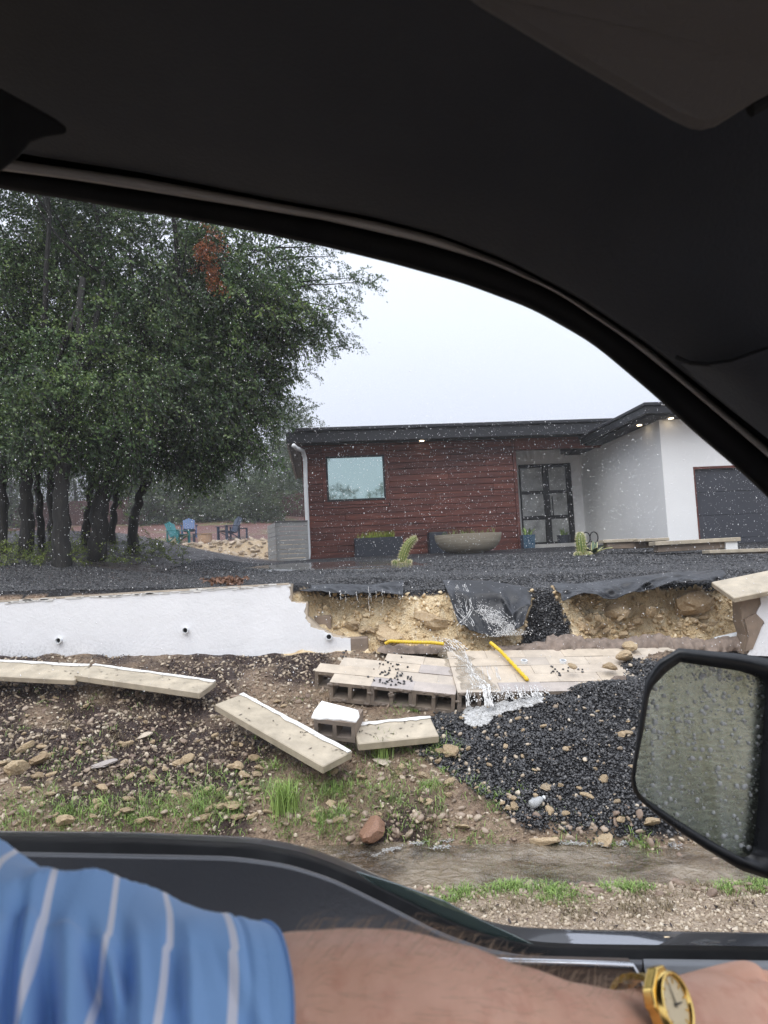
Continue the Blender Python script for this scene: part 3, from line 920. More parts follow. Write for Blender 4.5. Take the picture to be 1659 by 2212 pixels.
def lay_panel(name, label, fl, fr_, bl, rows, thick=.195, mats=(M_BLOCK, M_BLOCK_GREY)):
    u, w, n = panel_frame(fl, fr_, bl)
    t = thing(name, label, 'broken wall', fl)
    for j, (off, count, lens) in enumerate(rows):
        x = off
        for i in range(count):
            L = lens[i] if lens else .4
            jit = [RND.uniform(-.0015, .0015), RND.uniform(-.002, .002), RND.uniform(-.003, .003)]
            fn = lambda X, Y, Z, x=x, j=j, jit=jit: fl + u * (x + X + .0015 + jit[0]) + w * (j * .2 + Y + .0015 + jit[1]) + n * (Z - thick + jit[2])
            mb = MB(); hollow_block(mb, L - .003, .197, thick, fn)
            grey = (j == 0 and (i in (1, 2))) or RND.random() < .08
            o = obj('concrete_block', mb, [mats[1] if grey else mats[0], M_FRONT], t, bevel=.003)
            x += L
    # mortar squeezed into the joints and smeared over the front
    for j, (off, count, lens) in enumerate(rows):
        Lt = sum(lens[:count]) if lens else .4 * count
        q = MB(); q.box(off + .01, off + Lt - .01, j * .2 + .03, j * .2 + .199, -.035, -.0055, lambda X, Y, Z: fl + u * X + w * Y + n * Z); obj('joint_mortar', q, M_JOINT, t)
    Lt = .4 * rows[0][1]; q = MB(); rr_ = random.Random(len(name) + int(fl.x * 100))
    for k in range(26):
        x_ = rr_.uniform(0, Lt); z_ = rr_.choice([-.02, -thick + .02, -thick + .01, -.01]) if rr_.random() < .6 else rr_.uniform(-thick, 0)
        if z_ < -.03 and z_ > -thick + .03: x_ = round(x_ / .2) * .2
        B_, F_ = CHIP[k % 6]; s_ = rr_.uniform(.010, .024)
        q.add([fl + u * (x_ + b[0] * s_ * 1.5) + w * (-.002 + b[1] * s_ * .45) + n * (z_ + b[2] * s_) for b in B_], F_.tolist())
    qo = obj('mortar_smear', q, M_FRONT, t, smooth=True); qo['kind'] = 'stuff'
    return t, u, w, n

fl = at(711, 1473, 6.92); fr_ = at(985, 1501, 6.72); bl = at(716, 1404, 7.66)
pa, pu, pw, pn = lay_panel('fallen_wall', 'fallen panel of tan hollow concrete blocks, cores facing the road, left of the spilling water', fl, fr_, bl,
    [(0, 3, None), (-.2, 4, [.4, .4, .4, .2]), (0, 3, None), (.42, 2, [.4, .38])])
def on_panel(x, y, z=0.0): return fl + pu * x + pw * y + pn * z
fl2 = at(989, 1497, 6.70); fr2 = at(1230, 1492, 6.72); bl2 = at(990, 1403, 7.72)
pb, qu, qw, qn = lay_panel('fallen_wall', 'fallen panel of tan concrete blocks with water spilling over it, half under the black gravel', fl2, fr2, bl2,
    [(0, 5, None), (.0, 6, [.2, .4, .4, .4, .4, .4]), (.0, 6, None), (.0, 7, [.2, .4, .4, .4, .4, .4, .4]), (0, 6, None)])
def on_panel2(x, y, z=0.0): return fl2 + qu * x + qw * y + qn * z
# uncovered strip of the same wall further right
fl3 = at(1335, 1442, 7.25); fr3 = at(1560, 1447, 7.2); bl3 = at(1330, 1398, 7.75)
pc, ru, rwv, rn = lay_panel('fallen_wall', 'low strip of tan concrete blocks lying below the earth face, right of the gravel fan', fl3, fr3, bl3,
    [(0, 3, None), (.1, 3, None)])
for (px, py) in ((1132, 1432), (1216, 1432)):
    # pipe stubs standing out of the fallen face
    r = ray(px, py); t_ = (fl2 - EYE).dot(qn) / r.dot(qn); P = EYE + r * t_
    q = MB(); ring = []
    for (r_, dz) in ((.026, -.05), (.026, .03), (.034, .03), (.034, -.02)):
        ring.append([P + qu * (math.cos(a) * r_) + qw * (math.sin(a) * r_) + qn * dz for a in [2 * math.pi * k / 18 for k in range(18)]])
    q.rows(ring, close=True); pipe = obj('drain_pipe', q, M_GUTTER, pb)
    q = MB(); q.tube([P + qn * .004, P + qn * .012], .0255, 14); obj('pipe_shade_disc', q, M_PIPESHADE, pipe)  # black disc closing the stub, drawn as the shade inside

# single broken block with a white face on the slab
bw = at(706, 1592, 6.12)
blk = thing('concrete_block', 'single broken hollow block with a white stucco face, tipped on the coping stone', 'block', bw)
corn = {'ftl': at(678, 1553, 6.16), 'ftr': at(767, 1563, 6.08), 'fbl': at(657, 1580, 6.10), 'fbr': at(756, 1596, 6.02), 'btl': at(651, 1512, 6.50), 'btr': at(752, 1527, 6.44)}
bu = (corn['ftr'] - corn['ftl']); bL = bu.length; bu.normalize()
bn = (corn['btl'] - corn['ftl']); bn = (bn - bu * bn.dot(bu)).normalized()
bd = (corn['fbl'] - corn['ftl']); bd = (bd - bu * bd.dot(bu) - bn * bd.dot(bn)).normalized(); bH = .175
def bfn(x, y, z): return corn['ftl'] + bu * x + bn * y + bd * (bH - z)
mb = MB(); hollow_block(mb, bL, .26, bH, bfn); obj('shell', mb, [M_BLOCKBROWN, M_FRONT], blk, bevel=.007)
mb = MB()
pts_ = [(-.02, -.004), (.06, -.012), (.12, .012), (.17, .004), (.23, .02), (.30, .012), (bL + .006, .006), (bL + .01, .10), (bL - .03, .20), (bL - .1, .225), (.10, .265), (-.03, .30), (-.035, .12)]
mb.prism([bfn(x, y, bH + .003) for x, y in pts_], -bd * .014); obj('stucco_face', mb, M_STUCCO, blk)
# coping stones
def slab(name, label, corners, th, group=None, white=True, d=None, lip=True):
    """a coping stone from its four upper corners in the picture: far left, far right, near right, near left with distances"""
    P = [at(x, y, dd) for x, y, dd in corners]
    fl_, fr__ = P[0], P[1]; u = (fr__ - fl_).normalized(); w = (P[3] - P[0]); w = (w - u * w.dot(u)); W_ = w.length; w.normalize()
    n = w.cross(u); n.normalize()
    if n.z < 0: n = -n
    L_ = (fr__ - fl_).length
    t = thing(name, label, 'coping stone', (P[0] + P[2]) / 2 - n * th, group)
    fn = lambda x, y, z: fl_ + u * x + w * y + n * z
    q = MB()
    nx_ = 14; e1 = [RND.uniform(-.012, .012) for _ in range(5)]; e2 = [RND.uniform(-.012, .012) for _ in range(5)]
    q.box(0, L_, 0, W_, -th, 0, fn, ch=.008)
    obj('stone', q, M_CAP, t)
    if lip:
        q = MB(); k = 16
        ys0 = [RND.uniform(.008, .02) for _ in range(k)]; ys1 = [RND.uniform(.045, .075) for _ in range(k)]
        a = [fn(L_ * i / (k - 1), ys0[i], .0035) for i in range(k)]; b = [fn(L_ * i / (k - 1), ys1[i], .0035) for i in range(k)]
        a2 = [p + n * .006 for p in a]; b2 = [p + n * .006 for p in b]
        q.rows([a, a2, b2, b]); obj('mortar_strip', q, M_GROUT, t)
    return t, fn, L_, W_, n
GRP = 'coping stones fallen off the wall'
slab('coping_stone', 'long coping stone against the wall foot, cut off by the left edge of view', [(-160, 1417, 7.42), (196, 1435, 7.36), (170, 1464, 7.03), (-160, 1452, 7.08)], .06, GRP)
slab('coping_stone', 'tan coping stone lying end to end with the stone at the wall foot', [(207, 1434, 7.40), (468, 1470, 7.12), (440, 1502, 6.72), (178, 1460, 7.05)], .066, GRP)
slab('coping_stone', 'slanting tan coping stone with the broken block resting on it', [(528, 1497, 6.72), (762, 1622, 5.86), (716, 1663, 5.62), (478, 1529, 6.42)], .07, GRP)
slab('coping_stone', 'coping stone running into the black gravel beside the broken block', [(762, 1562, 6.33), (928, 1546, 6.44), (925, 1598, 6.06), (768, 1607, 6.0)], .07, GRP)
slab('coping_stone', 'short end of a coping stone poking out of the gravel beside the mirror', [(1323, 1527, 6.55), (1420, 1525, 6.58), (1420, 1541, 6.4), (1326, 1541, 6.42)], .07, GRP, lip=False)

# stub of the same wall still standing at the right
st = thing('retaining_wall', 'broken stub of white stuccoed wall still standing at the right edge with its coping hanging on', 'wall', at(1640, 1405, 7.7))
q = MB(); q.prism([at(x, y, 7.62) for x, y in ((1601, 1297), (1800, 1250), (1800, 1415), (1604, 1412), (1612, 1372), (1603, 1345))], (0, .2, 0)); obj('block_core', q, M_BLOCKBROWN, st)
q = MB(); q.prism([at(x, y, 7.60) for x, y in ((1643, 1290), (1800, 1246), (1800, 1422), (1615, 1416), (1623, 1395), (1632, 1378), (1638, 1362), (1652, 1346), (1645, 1338), (1631, 1336), (1637, 1318), (1644, 1305))], (0, .017, 0)); obj('stucco_face', q, M_STUCCO_W, st)
q = MB(); q.prism([at(x, y, 7.585) for x, y in ((1609, 1338), (1633, 1325), (1650, 1342), (1640, 1368), (1626, 1402), (1610, 1408), (1618, 1376))], (0, .03, 0)); obj('broken_block', q, M_BLOCKBROWN, st)
slab('coping_stone', 'tan coping stone tilted towards the road on top of the standing wall stub', [(1536, 1257, 7.86), (1800, 1203, 7.86), (1812, 1243, 7.45), (1578, 1293, 7.42)], .06, None, lip=False)
q = MB(); q.tube([at(1545, 1386, 7.95), at(1606, 1372, 7.9), at(1640, 1362, 7.9)], .05, 16); tag(obj('plastic_pipe', q, M_GUTTER, smooth=False, origin=at(1575, 1380, 7.93)), 'white plastic pipe lying in the rubble beside the standing wall stub', 'pipe')

# crust of rough mortar where the wall stood
q = MB(); NX = 110
rows_ = []
xs_ = np.linspace(1075, 1592, NX)
for k in range(9):
    an = math.pi * (k / 8.0) ; row = []
    for i, px in enumerate(xs_):
        top = 1377 + 4 * math.sin(px * .03) - (8 if px > 1180 else -4) + 14 * max(0, (1130 - px) / 60)
        c = at(px, 1400, 7.80)
        t_ = at(px, top, 7.86)
        hgt = max(.05, (t_.z - c.z)); 
        r1 = 1 + .9 * float(vn(px * .09, k * .7, 81)) + .5 * float(vn(px * .3, k * 1.5, 82))
        row.append(c + Vector((0, -math.cos(an) * .12 * r1 + .02, math.sin(an) * hgt * (1 + .35 * float(vn(px * .12, k * .4, 83))) + .02 * float(vn(px * .35, k, 84)) - .03)))
    rows_.append(row)
q.rows(rows_)
tag(obj('mortar_crust', q, M_MORTAR, smooth=True, origin=at(1330, 1395, 7.8)), 'rough brown ridge of old mortar left where the wall stood', 'mortar')
q = MB(); rows_ = []
for k in range(7):
    an = math.pi * k / 6; row = []
    for px in np.linspace(815, 985, 40):
        c = at(px, 1404, 7.80); e = min(1, min(px - 812, 988 - px) / 20)
        row.append(c + Vector((0, -math.cos(an) * .09 + .03 * float(vn(px * .1, k, 85)), (math.sin(an) * .085 * (1 + .6 * float(vn(px * .1, k * .6, 86))) - .03) * e)))
    rows_.append(row)
q.rows(rows_)
tag(obj('mortar_crust', q, M_MORTAR, smooth=True, origin=at(900, 1404, 7.8)), 'short lump of old mortar under the level yellow rod', 'mortar')

# yellow banded rods
my = NT('yellow_banded_plastic')
my.out(my.ramp(my.noise(1, 2, .5, vec=my.co('Generated', (60, 60, 60))), [(.52, (.75, .52, .025)), (.60, (.33, .20, .01))]), .35)
def rod(label, pts, r=.017):
    q = MB(); P = [at(*p) for p in pts]; Q = []
    for i in range(len(P) - 1):
        for t in np.linspace(0, 1, 24, endpoint=False): Q.append(P[i].lerp(P[i + 1], t))
    Q.append(P[-1]); R_ = [r * (1.18 if (i // 1) % 3 else .86) for i in range(len(Q))]
    q.tube(Q, R_, 10); tag(obj('yellow_rod', q, my.mat, smooth=True, origin=P[0]), label, 'rod')
rod('yellow banded rod lying level on the mortar above the fallen blocks', [(832, 1391, 7.72), (842, 1385, 7.71), (880, 1387, 7.70), (930, 1388, 7.68), (959, 1391, 7.66)])
rod('yellow banded rod lying slantwise down the wet fallen blocks', [(1059, 1388, 7.66), (1080, 1405, 7.52), (1140, 1469, 6.90)])

# ------------------------------------------------------------------ geotextile
mf = NT('black_geotextile')
fw = mf.n('ShaderNodeTexWave'); fw.inputs['Scale'].default_value = 60; mf.l(mf.co(), fw.inputs[0])
mf.out(mf.ramp(mf.noise(5, 6, .65), [(.3, (.005, .0055, .007)), (.7, (.017, .018, .022))]), mf.ramp(mf.noise(3, 4), [(.35, .22), (.65, .5)]), mf.bump(mf.math('ADD', mf.noise(14, 6, .7), mf.math('MULTIPLY', fw.outputs['Fac'], .1)), .5, .012), Specular_IOR_Level=.5)
def cloth(label, top, bot, dtop, dbot, n=70, k=22, amp=.045, seed=0, overlap=.30, vert=5.0, bulge=.06):
    """fabric lying on the yard edge and hanging over the cut; top and bottom hem as picture polylines"""
    tx = np.linspace(0, 1, n)
    def pl(poly, t):
        xs = [p[0] for p in poly]; ys = [p[1] for p in poly]
        x = xs[0] + (xs[-1] - xs[0]) * t
        return x, np.interp(x, xs, ys)
    rows_ = []
    for j in range(k):
        s = j / (k - 1); row = []
        for t in tx:
            x0, y0 = pl(top, t); x1, y1 = pl(bot, t)
            a = at(x0, y0, dtop); b = at(x1, y1, dbot if not callable(dbot) else dbot(t))
            p = a.lerp(b, s)
            rg = lambda v: .5 - 2 * abs(v)
            fold = 1.1 * rg(float(vn(t * vert + s * 1.0, s * 1.3, seed))) + (.6 * rg(float(vn(t * vert * 2.1 - s * 2.2, s * 2.0, seed + 1)))) + .07 * float(vn(t * vert * 6, s * 5, seed + 2))
            p = p + Vector((0, -math.sin(s * math.pi * .5) * bulge - amp * fold * min(1, s * 2.5 + .2), .35 * amp * fold * s))
            row.append(p)
        rows_.append(row)
    # part lying back under the gravel
    back = []
    for s in (1.0, .5):
        back.append([Vector((p.x, p.y + overlap * s, max(p.z + .0, gz(p.x, p.y + overlap * s) + .004 - .02 * (s > .9)))) for p in rows_[0]])
    q = MB(); q.rows(back + rows_)
    o = obj('geotextile', q, mf.mat, smooth=True, origin=rows_[0][n // 2])
    so = o.modifiers.new('thick', 'SOLIDIFY'); so.thickness = .004
    tag(o, label, 'fabric sheet')
cloth('short strip of wet dark fabric hanging over the earth face beside the broken wall end', [(645, 1266), (720, 1262), (800, 1264), (872, 1254)], [(650, 1280), (700, 1279), (760, 1284), (820, 1278), (870, 1288)], 8.36, 8.02, 90, 14, .07, 101, .12, 6, .03)
cloth('large dark fabric sheet pulled down by the water in the middle of the earth face', [(955, 1254), (1060, 1256), (1152, 1272)], [(990, 1345), (1030, 1366), (1075, 1376), (1125, 1352)], 8.36, lambda t: 7.90 + .05 * math.sin(t * 5), 110, 50, .13, 111, .14, 3.6, .10)
cloth('long black fabric draped along the yard edge on the right', [(1192, 1259), (1250, 1262), (1300, 1256), (1380, 1246), (1460, 1236), (1560, 1232)], [(1212, 1300), (1252, 1286), (1300, 1294), (1370, 1282), (1440, 1262), (1560, 1258)], 8.42, 7.98, 160, 26, .14, 121, .10, 6.0, .06)
# ------------------------------------------------------------------ planters, cacti, garden things
M_PLANTER = simple('dark_blue_planter', (.020, .024, .034), .2, 4, .45)
M_BOWL = NT('sandstone_bowl')
M_BOWL.out(M_BOWL.ramp(M_BOWL.noise(1, 6, .7, vec=M_BOWL.co('Object', (1.5, 1.5, 22))), [(.3, (.235, .20, .15)), (.7, (.40, .355, .275))]), .7, M_BOWL.bump(M_BOWL.noise(30, 5), .4, .006)); M_BOWL = M_BOWL.mat
M_SOIL = simple('potting_soil', (.03, .022, .016), .4, 20, .9)
M_TEALPOT = simple('blue_glazed_pot', (.04, .085, .13), .2, 5, .3)
def leafmat(name, c1, c2, rough=.5, trans=.0):
    m = NT(name)
    col = m.ramp(m.attr('tint'), [(0, c1), (1, c2)])
    m.out(col, rough, Specular_IOR_Level=.4)
    return m.mat
M_GRASS = leafmat('fresh_grass', (.085, .15, .035), (.28, .40, .10))
M_GRASSY = leafmat('yellow_green_grass', (.13, .19, .02), (.32, .38, .05))
M_DRYGRASS = leafmat('dry_grass', (.10, .075, .04), (.25, .20, .11))

def blades(name, pos, h, lean, width, mat, parent=None, tint=None, seed=0):
    """tapering, bending grass blades: pos (n,3), h (n), lean (n)"""
    n = len(pos); r = np.random.default_rng(seed)
    a = r.uniform(0, 2 * np.pi, n); dx, dy = np.cos(a), np.sin(a)
    b = a + np.pi / 2 + r.normal(0, .5, n); sx, sy = np.cos(b) * width / 2, np.sin(b) * width / 2
    V = np.zeros((n, 7, 3))
    for k, (t, wd) in enumerate(((0, .8), (.4, 1.0), (.75, .65))):
        cx = pos[:, 0] + dx * lean * h * t ** 1.8; cy = pos[:, 1] + dy * lean * h * t ** 1.8; cz = pos[:, 2] + h * (t - .35 * lean * t * t) - .01 * (t == 0)
        V[:, 2 * k] = np.stack([cx - sx * wd, cy - sy * wd, cz], 1); V[:, 2 * k + 1] = np.stack([cx + sx * wd, cy + sy * wd, cz], 1)
    V[:, 6] = np.stack([pos[:, 0] + dx * lean * h * 1.1, pos[:, 1] + dy * lean * h * 1.1, pos[:, 2] + h * (1 - .55 * lean)], 1)
    Fb = np.array([(0, 1, 3), (0, 3, 2), (2, 3, 5), (2, 5, 4), (4, 5, 6)])
    F = (Fb[None] + (np.arange(n) * 7)[:, None, None]).reshape(-1, 3)
    tint = r.uniform(0, 1, n) if tint is None else tint
    return np_mesh(name, V.reshape(-1, 3), F, mat, parent, np.repeat(tint, 7))

def frame_at(p, ang=0.0):
    u = Vector((math.cos(ang), math.sin(ang), 0)); v = Vector((-u.y, u.x, 0))
    return lambda x, y, z: p + u * x + v * y + Vector((0, 0, z))
HANG = math.atan2(hu.y, hu.x)

# long trough against the plank wall
a = hw(*hl(768, 1204, -.55)[:1], -.55, 0); tl = hl(768, 1204, -.55); tr = hl(872, 1200, -.55)
th_ = hl(768, 1163, -.55)[1] - tl[1]
trough = thing('planter', 'long dark blue trough planter with yellow green grass against the plank wall', 'planter', hw(tl[0], -.4, tl[1]))
zb = tl[1] - .10; zt = zb + th_ + .10; x0, x1 = tl[0], tr[0]
q = MB()
q.box(x0, x1, -.55, -.52, zb, zt, hw, ch=.004); q.box(x0, x1, -.15, -.12, zb, zt, hw, ch=.004); q.box(x0, x0 + .03, -.519, -.151, zb, zt, hw, ch=.004); q.box(x1 - .03, x1, -.519, -.151, zb, zt, hw, ch=.004)
obj('trough', q, M_PLANTER, trough)
q = MB(); q.box(x0 + .031, x1 - .031, -.518, -.152, zt - .09, zt - .05, hw); obj('soil', q, M_SOIL, trough)
n = 420; rr = np.random.default_rng(5)
pp = np.array([tuple(hw(x0 + .1 + (x1 - x0 - .3) * t, y, zt - .06)) for t, y in zip(rr.uniform(0, 1, n) ** .8, rr.uniform(-.48, -.2, n))])
go = blades('grass', pp, rr.uniform(.12, .30, n), rr.uniform(.1, .7, n), .010, M_GRASSY, trough, seed=6); go['kind'] = 'stuff'
# tall narrow dark box between trough and bowl
bx = hl(929, 1195, -.5); bx1 = hl(948, 1195, -.5); bt = hl(935, 1150, -.5)[1]
q = thing('planter', 'narrow black box planter standing between the trough and the sandstone bowl', 'planter', hw(bx[0], -.3, bx[1]))
w_ = MB(); w_.box(bx[0], bx1[0] + .25, -.5, -.15, bx[1] - .08, bt, hw, ch=.01); obj('body', w_, M_PLANTER, q)
w_ = MB(); w_.box(bx[0] + .03, bx1[0] + .22, -.47, -.18, bt + .001, bt + .012, hw); obj('soil', w_, M_SOIL, q)
# sandstone bowl
cb = at(1013, 1193, 16.6); wr = (at(1085, 1153, 16.6) - at(940, 1160, 16.6)).length / 2; hb = .45
bowl = thing('bowl_planter', 'wide shallow sandstone bowl planter with sparse grass in front of the plank wall', 'planter', cb)
pr = [(.32, .0), (.36, .02)]
for i in range(11):
    t = i / 10; pr.append((.36 + (wr - .36) * (math.sin(t * math.pi / 2) ** .85), .03 + (hb - .03) * (1 - math.cos(t * math.pi / 2)) ** .9 if t > 0 else .03))
pr += [(wr - .03, hb), (wr - .05, hb - .06), (wr - .12, hb - .10)]
pr = [(r_, z_ - .03) for r_, z_ in pr]
q = MB(); q.lathe(cb, pr, 40, sy=.62); obj('bowl', q, M_BOWL, bowl, auto=40)
q = MB(); q.lathe(cb + Vector((0, 0, hb - .12)), [(wr - .09, 0), (wr - .13, .03)], 30, sy=.6); obj('soil', q, M_SOIL, bowl)
n = 120
ang = rr.uniform(0, 6.28, n); rad_ = np.sqrt(rr.uniform(0, 1, n)) * (wr - .15)
pp = np.stack([cb.x + np.cos(ang) * rad_, cb.y + np.sin(ang) * rad_ * .6, np.full(n, cb.z + hb - .10)], 1)
go = blades('grass', pp, rr.uniform(.1, .28, n), rr.uniform(.1, .6, n), .008, M_GRASS, bowl, seed=7); go['kind'] = 'stuff'
# pots by the door
def pot(label, px, py, d, wd, ht, mat, taper=.85, plant=True, sq=4):
    p = at(px, py, d); t = thing('flower_pot', label, 'pot', p)
    q = MB(); s = wd / 2 * 1.41
    q.lathe(p - Vector((0, 0, .06)), [(s * taper, 0), (s, ht + .06), (s * .86, ht + .06), (s * .84, ht)], sq if sq > 4 else 4); o = obj('body', q, mat, t)
    if sq == 4:
        me = o.data
        for v in me.vertices:
            x, y = v.co.x, v.co.y; c_, s_ = math.cos(math.pi / 4 + HANG), math.sin(math.pi / 4 + HANG); v.co.x = c_ * x - s_ * y; v.co.y = s_ * x + c_ * y
    if plant:
        n = 40; r_ = np.random.default_rng(int(px))
        pp = np.stack([p.x + r_.uniform(-1, 1, n) * wd * .3, p.y + r_.uniform(-1, 1, n) * wd * .3, np.full(n, p.z + ht - .02)], 1)
        go = blades('plant', pp, r_.uniform(.1, .3, n), r_.uniform(.2, .9, n), .025, M_GRASS, t, seed=int(px)); go['kind'] = 'stuff'
    return t
pot('square blue grey pot with a small plant left of the entrance door', 1141, 1185, 17.9, .31, .34, M_TEALPOT)
pot('squat black pot standing in front of the right half of the entrance door', 1219, 1177, 18.9, .26, .26, M_PLANTER, sq=14)

# cacti
M_CACTUS = NT('cactus_skin')
_cz = M_CACTUS.attr('tint')
M_CACTUS.out(M_CACTUS.mix(M_CACTUS.ramp(M_CACTUS.noise(20, 4), [(.4, 0), (.7, .5)]), M_CACTUS.ramp(_cz, [(0, (.055, .115, .025)), (.75, (.16, .22, .05)), (1, (.42, .38, .13))]), (.30, .27, .09)), .6); M_CACTUS = M_CACTUS.mat
def cactus_stem(parent, name, pts, rad, ribs=12, n=48):
    q = MB(); f = lambda an, i: 1 + .10 * math.cos(an * ribs)
    P = [Vector(p) for p in pts]
    # round the tip off
    q.tube(P, rad, n, sq=f)
    o = obj(name, q, M_CACTUS, parent, smooth=True)
    t = np.array([.5 + .5 * math.cos(math.pi * 2 * (k % n) / n * ribs) for k in range(len(P) * n)])
    a_ = o.data.attributes.new('tint', 'FLOAT', 'POINT'); a_.data.foreach_set('value', t.astype(np.float32))
    # spines in tufts down every rib
    sp = MB()
    for k in range(ribs):
        for i in range(0, len(P) - 1):
            for s in (.25, .75):
                an = 2 * math.pi * k / ribs; c = P[i].lerp(P[i + 1], s); tdir = (P[i + 1] - P[i])
                if tdir.length < 1e-6: continue
                tdir.normalize(); up = Vector((0, 0, 1)) if abs(tdir.z) < .9 else Vector((0, 1, 0))
                a1 = (up - tdir * up.dot(tdir)).normalized(); b1 = tdir.cross(a1)
                dr = a1 * math.cos(an) + b1 * math.sin(an); rr_ = rad[i] * (1 - s) + rad[i + 1] * s
                for _ in range(3):
                    e = (dr + Vector([RND.uniform(-.6, .6) for _ in range(3)])).normalized()
                    b_ = c + dr * rr_ * 1.08; sd = e.orthogonal().normalized() * .0035
                    sp.add([b_ - sd, b_ + sd, b_ + e * .042], [(0, 1, 2)])
    so = obj('spines', sp, simple('cactus_spine', (.55, .50, .30), .2, 4, .6) if 'cactus_spine' not in bpy.data.materials else bpy.data.materials['cactus_spine'], o)
    so['kind'] = 'stuff'
    return o
cg = onground(868, 1220, 8.6)
dC = cg.y
cact = thing('leaning_cactus', 'leaning ribbed cactus with small round pups at its foot on the black gravel', 'cactus', cg)
base = at(867, 1217, dC)
prof_px = [(867, 1219), (869, 1208), (872, 1196), (877, 1184), (883, 1174), (889, 1168), (895, 1164), (899, 1162), (901, 1161.5)]
cactus_stem(cact, 'stem', [at(x, y, dC) for x, y in prof_px], [.060, .068, .072, .070, .064, .056, .043, .028, .010], 11)
for (px, py, r_) in ((855, 1216, .055), (862, 1221, .05), (873, 1221, .055), (882, 1215, .05), (879, 1219, .045), (858, 1221, .045), (868, 1223, .04)):
    c = at(px, py, dC - .05)
    cactus_stem(cact, 'pup', [c + Vector((0, 0, z_ * r_)) for z_ in (-.9, -.6, 0, .5, .8, .98)], [r_ * math.sqrt(max(.02, 1 - z_ * z_)) for z_ in (-.9, -.6, 0, .5, .8, .98)], 9, 36)
cg2 = onground(1259, 1201, 8.6); d2 = cg2.y
cact2 = thing('column_cactus', 'upright ribbed cactus with rounded top beside a striped agave', 'cactus', cg2)
cactus_stem(cact2, 'stem', [at(x, y, d2) for x, y in ((1259, 1203), (1257, 1190), (1255, 1175), (1254, 1162), (1253, 1155), (1253, 1151), (1253, 1149))], [.070, .084, .088, .082, .063, .038, .010], 12)
for (px, py, r_) in ((1248, 1198, .055), (1270, 1198, .06), (1263, 1201, .05)):
    c = at(px, py, d2 - .05)
    cactus_stem(cact2, 'pup', [c + Vector((0, 0, z_ * r_)) for z_ in (-.9, -.6, 0, .5, .8, .98)], [r_ * math.sqrt(max(.02, 1 - z_ * z_)) for z_ in (-.9, -.6, 0, .5, .8, .98)], 9, 36)
# variegated agave
ag = at(1283, 1196, d2 + .1); agt = thing('agave', 'agave with green leaves edged in cream, right of the upright cactus', 'agave', ag)
mg = NT('agave_leaf'); mg.out(mg.ramp(mg.attr('tint'), [(.25, (.055, .10, .05)), (.5, (.30, .30, .10)), (.8, (.50, .46, .22))]), .45)
for k, (an, el, L) in enumerate(((.1, .75, .46), (2.9, .9, .50), (1.3, 1.1, .40), (-.7, .5, .42), (3.8, .6, .40), (2.2, .6, .36), (-1.6, .8, .30), (.6, 1.25, .34))):
    q = MB(); rows_ = []; tt = []
    for i in range(7):
        t = i / 6; wd = .048 * (math.sin(math.pi * min(.98, .25 + t * .75))) + .002
        cdir = Vector((math.cos(an) * math.cos(el), math.sin(an) * math.cos(el), math.sin(el)))
        c = ag + cdir * L * t - Vector((0, 0, .10 * t * t)); sd = Vector((-math.sin(an), math.cos(an), 0)); nn = cdir.cross(sd)
        rows_.append([c - sd * wd - nn * .012, c - sd * wd * .6, c + nn * .008, c + sd * wd * .6, c + sd * wd - nn * .012]); tt += [1, .25, .0, .25, 1]
    q.rows(rows_); o = obj('leaf', q, mg.mat, agt, smooth=True)
    a_ = o.data.attributes.new('tint', 'FLOAT', 'POINT'); a_.data.foreach_set('value', np.array(tt, np.float32))
# wire hoops by the white wall
hp = at(1276, 1186, 15.2); ht = thing('wire_ornament', 'black garden ornament of two wire hoops against the white wall', 'ornament', hp)
for px, py in ((1266, 1162), (1283, 1161)):
    c = at(px, py, 15.2); q = MB(); q.tube([c + Vector((math.cos(k * math.pi / 12) * .085, 0, math.sin(k * math.pi / 12) * .12)) for k in range(25)], .013, 8, caps=False); obj('hoop', q, M_BLACKFRAME, ht, smooth=True)
    q = MB(); q.tube([c - Vector((0, 0, .12)), Vector((c.x, c.y, gz(c.x, c.y) - .03))], .010, 6); obj('stake', q, M_BLACKFRAME, ht)

# low garden wall in front of the garage wing
lw = thing('low_wall', 'low white garden wall with tan coping slabs in front of the garage wing', 'wall', at(1480, 1180, 12.6))
def lowslab(name, x0, y0, x1, y1, th, d, deep, parent, mat):
    a = at(x0, y0, d); b = at(x1, y1, d); u = (b - a); L = u.length; u.normalize(); v = Vector((-u.y, u.x, 0)).normalized(); n = u.cross(v)
    q = MB(); q.box(0, L, 0, deep, -th, 0, lambda X, Y, Z: a + u * X + v * Y + n * Z, ch=.006); return obj(name, q, mat, parent)
lowslab('coping_slab', 1303, 1166, 1376, 1163, .06, 13.4, .3, lw, M_CAP)
lowslab('coping_slab', 1377, 1164, 1446, 1161, .055, 13.2, .3, lw, M_CAP)
lowslab('coping_slab', 1415, 1170, 1600, 1160, .07, 12.6, .32, lw, M_CAP)
lowslab('coping_slab', 1533, 1188, 1720, 1182, .06, 12.1, .3, lw, M_CAP)
lowslab('plinth', 1567, 1169, 1593, 1168, .22, 12.64, .26, lw, M_STUCCO)
lowslab('wall_body', 1420, 1177, 1566, 1169, .13, 12.68, .2, lw, M_BLOCKBROWN)
lowslab('wall_body', 1310, 1171, 1440, 1167, .13, 13.45, .2, lw, M_BLOCKBROWN)
lowslab('wall_body', 1540, 1193, 1720, 1188, .10, 12.16, .2, lw, M_BLOCKBROWN)

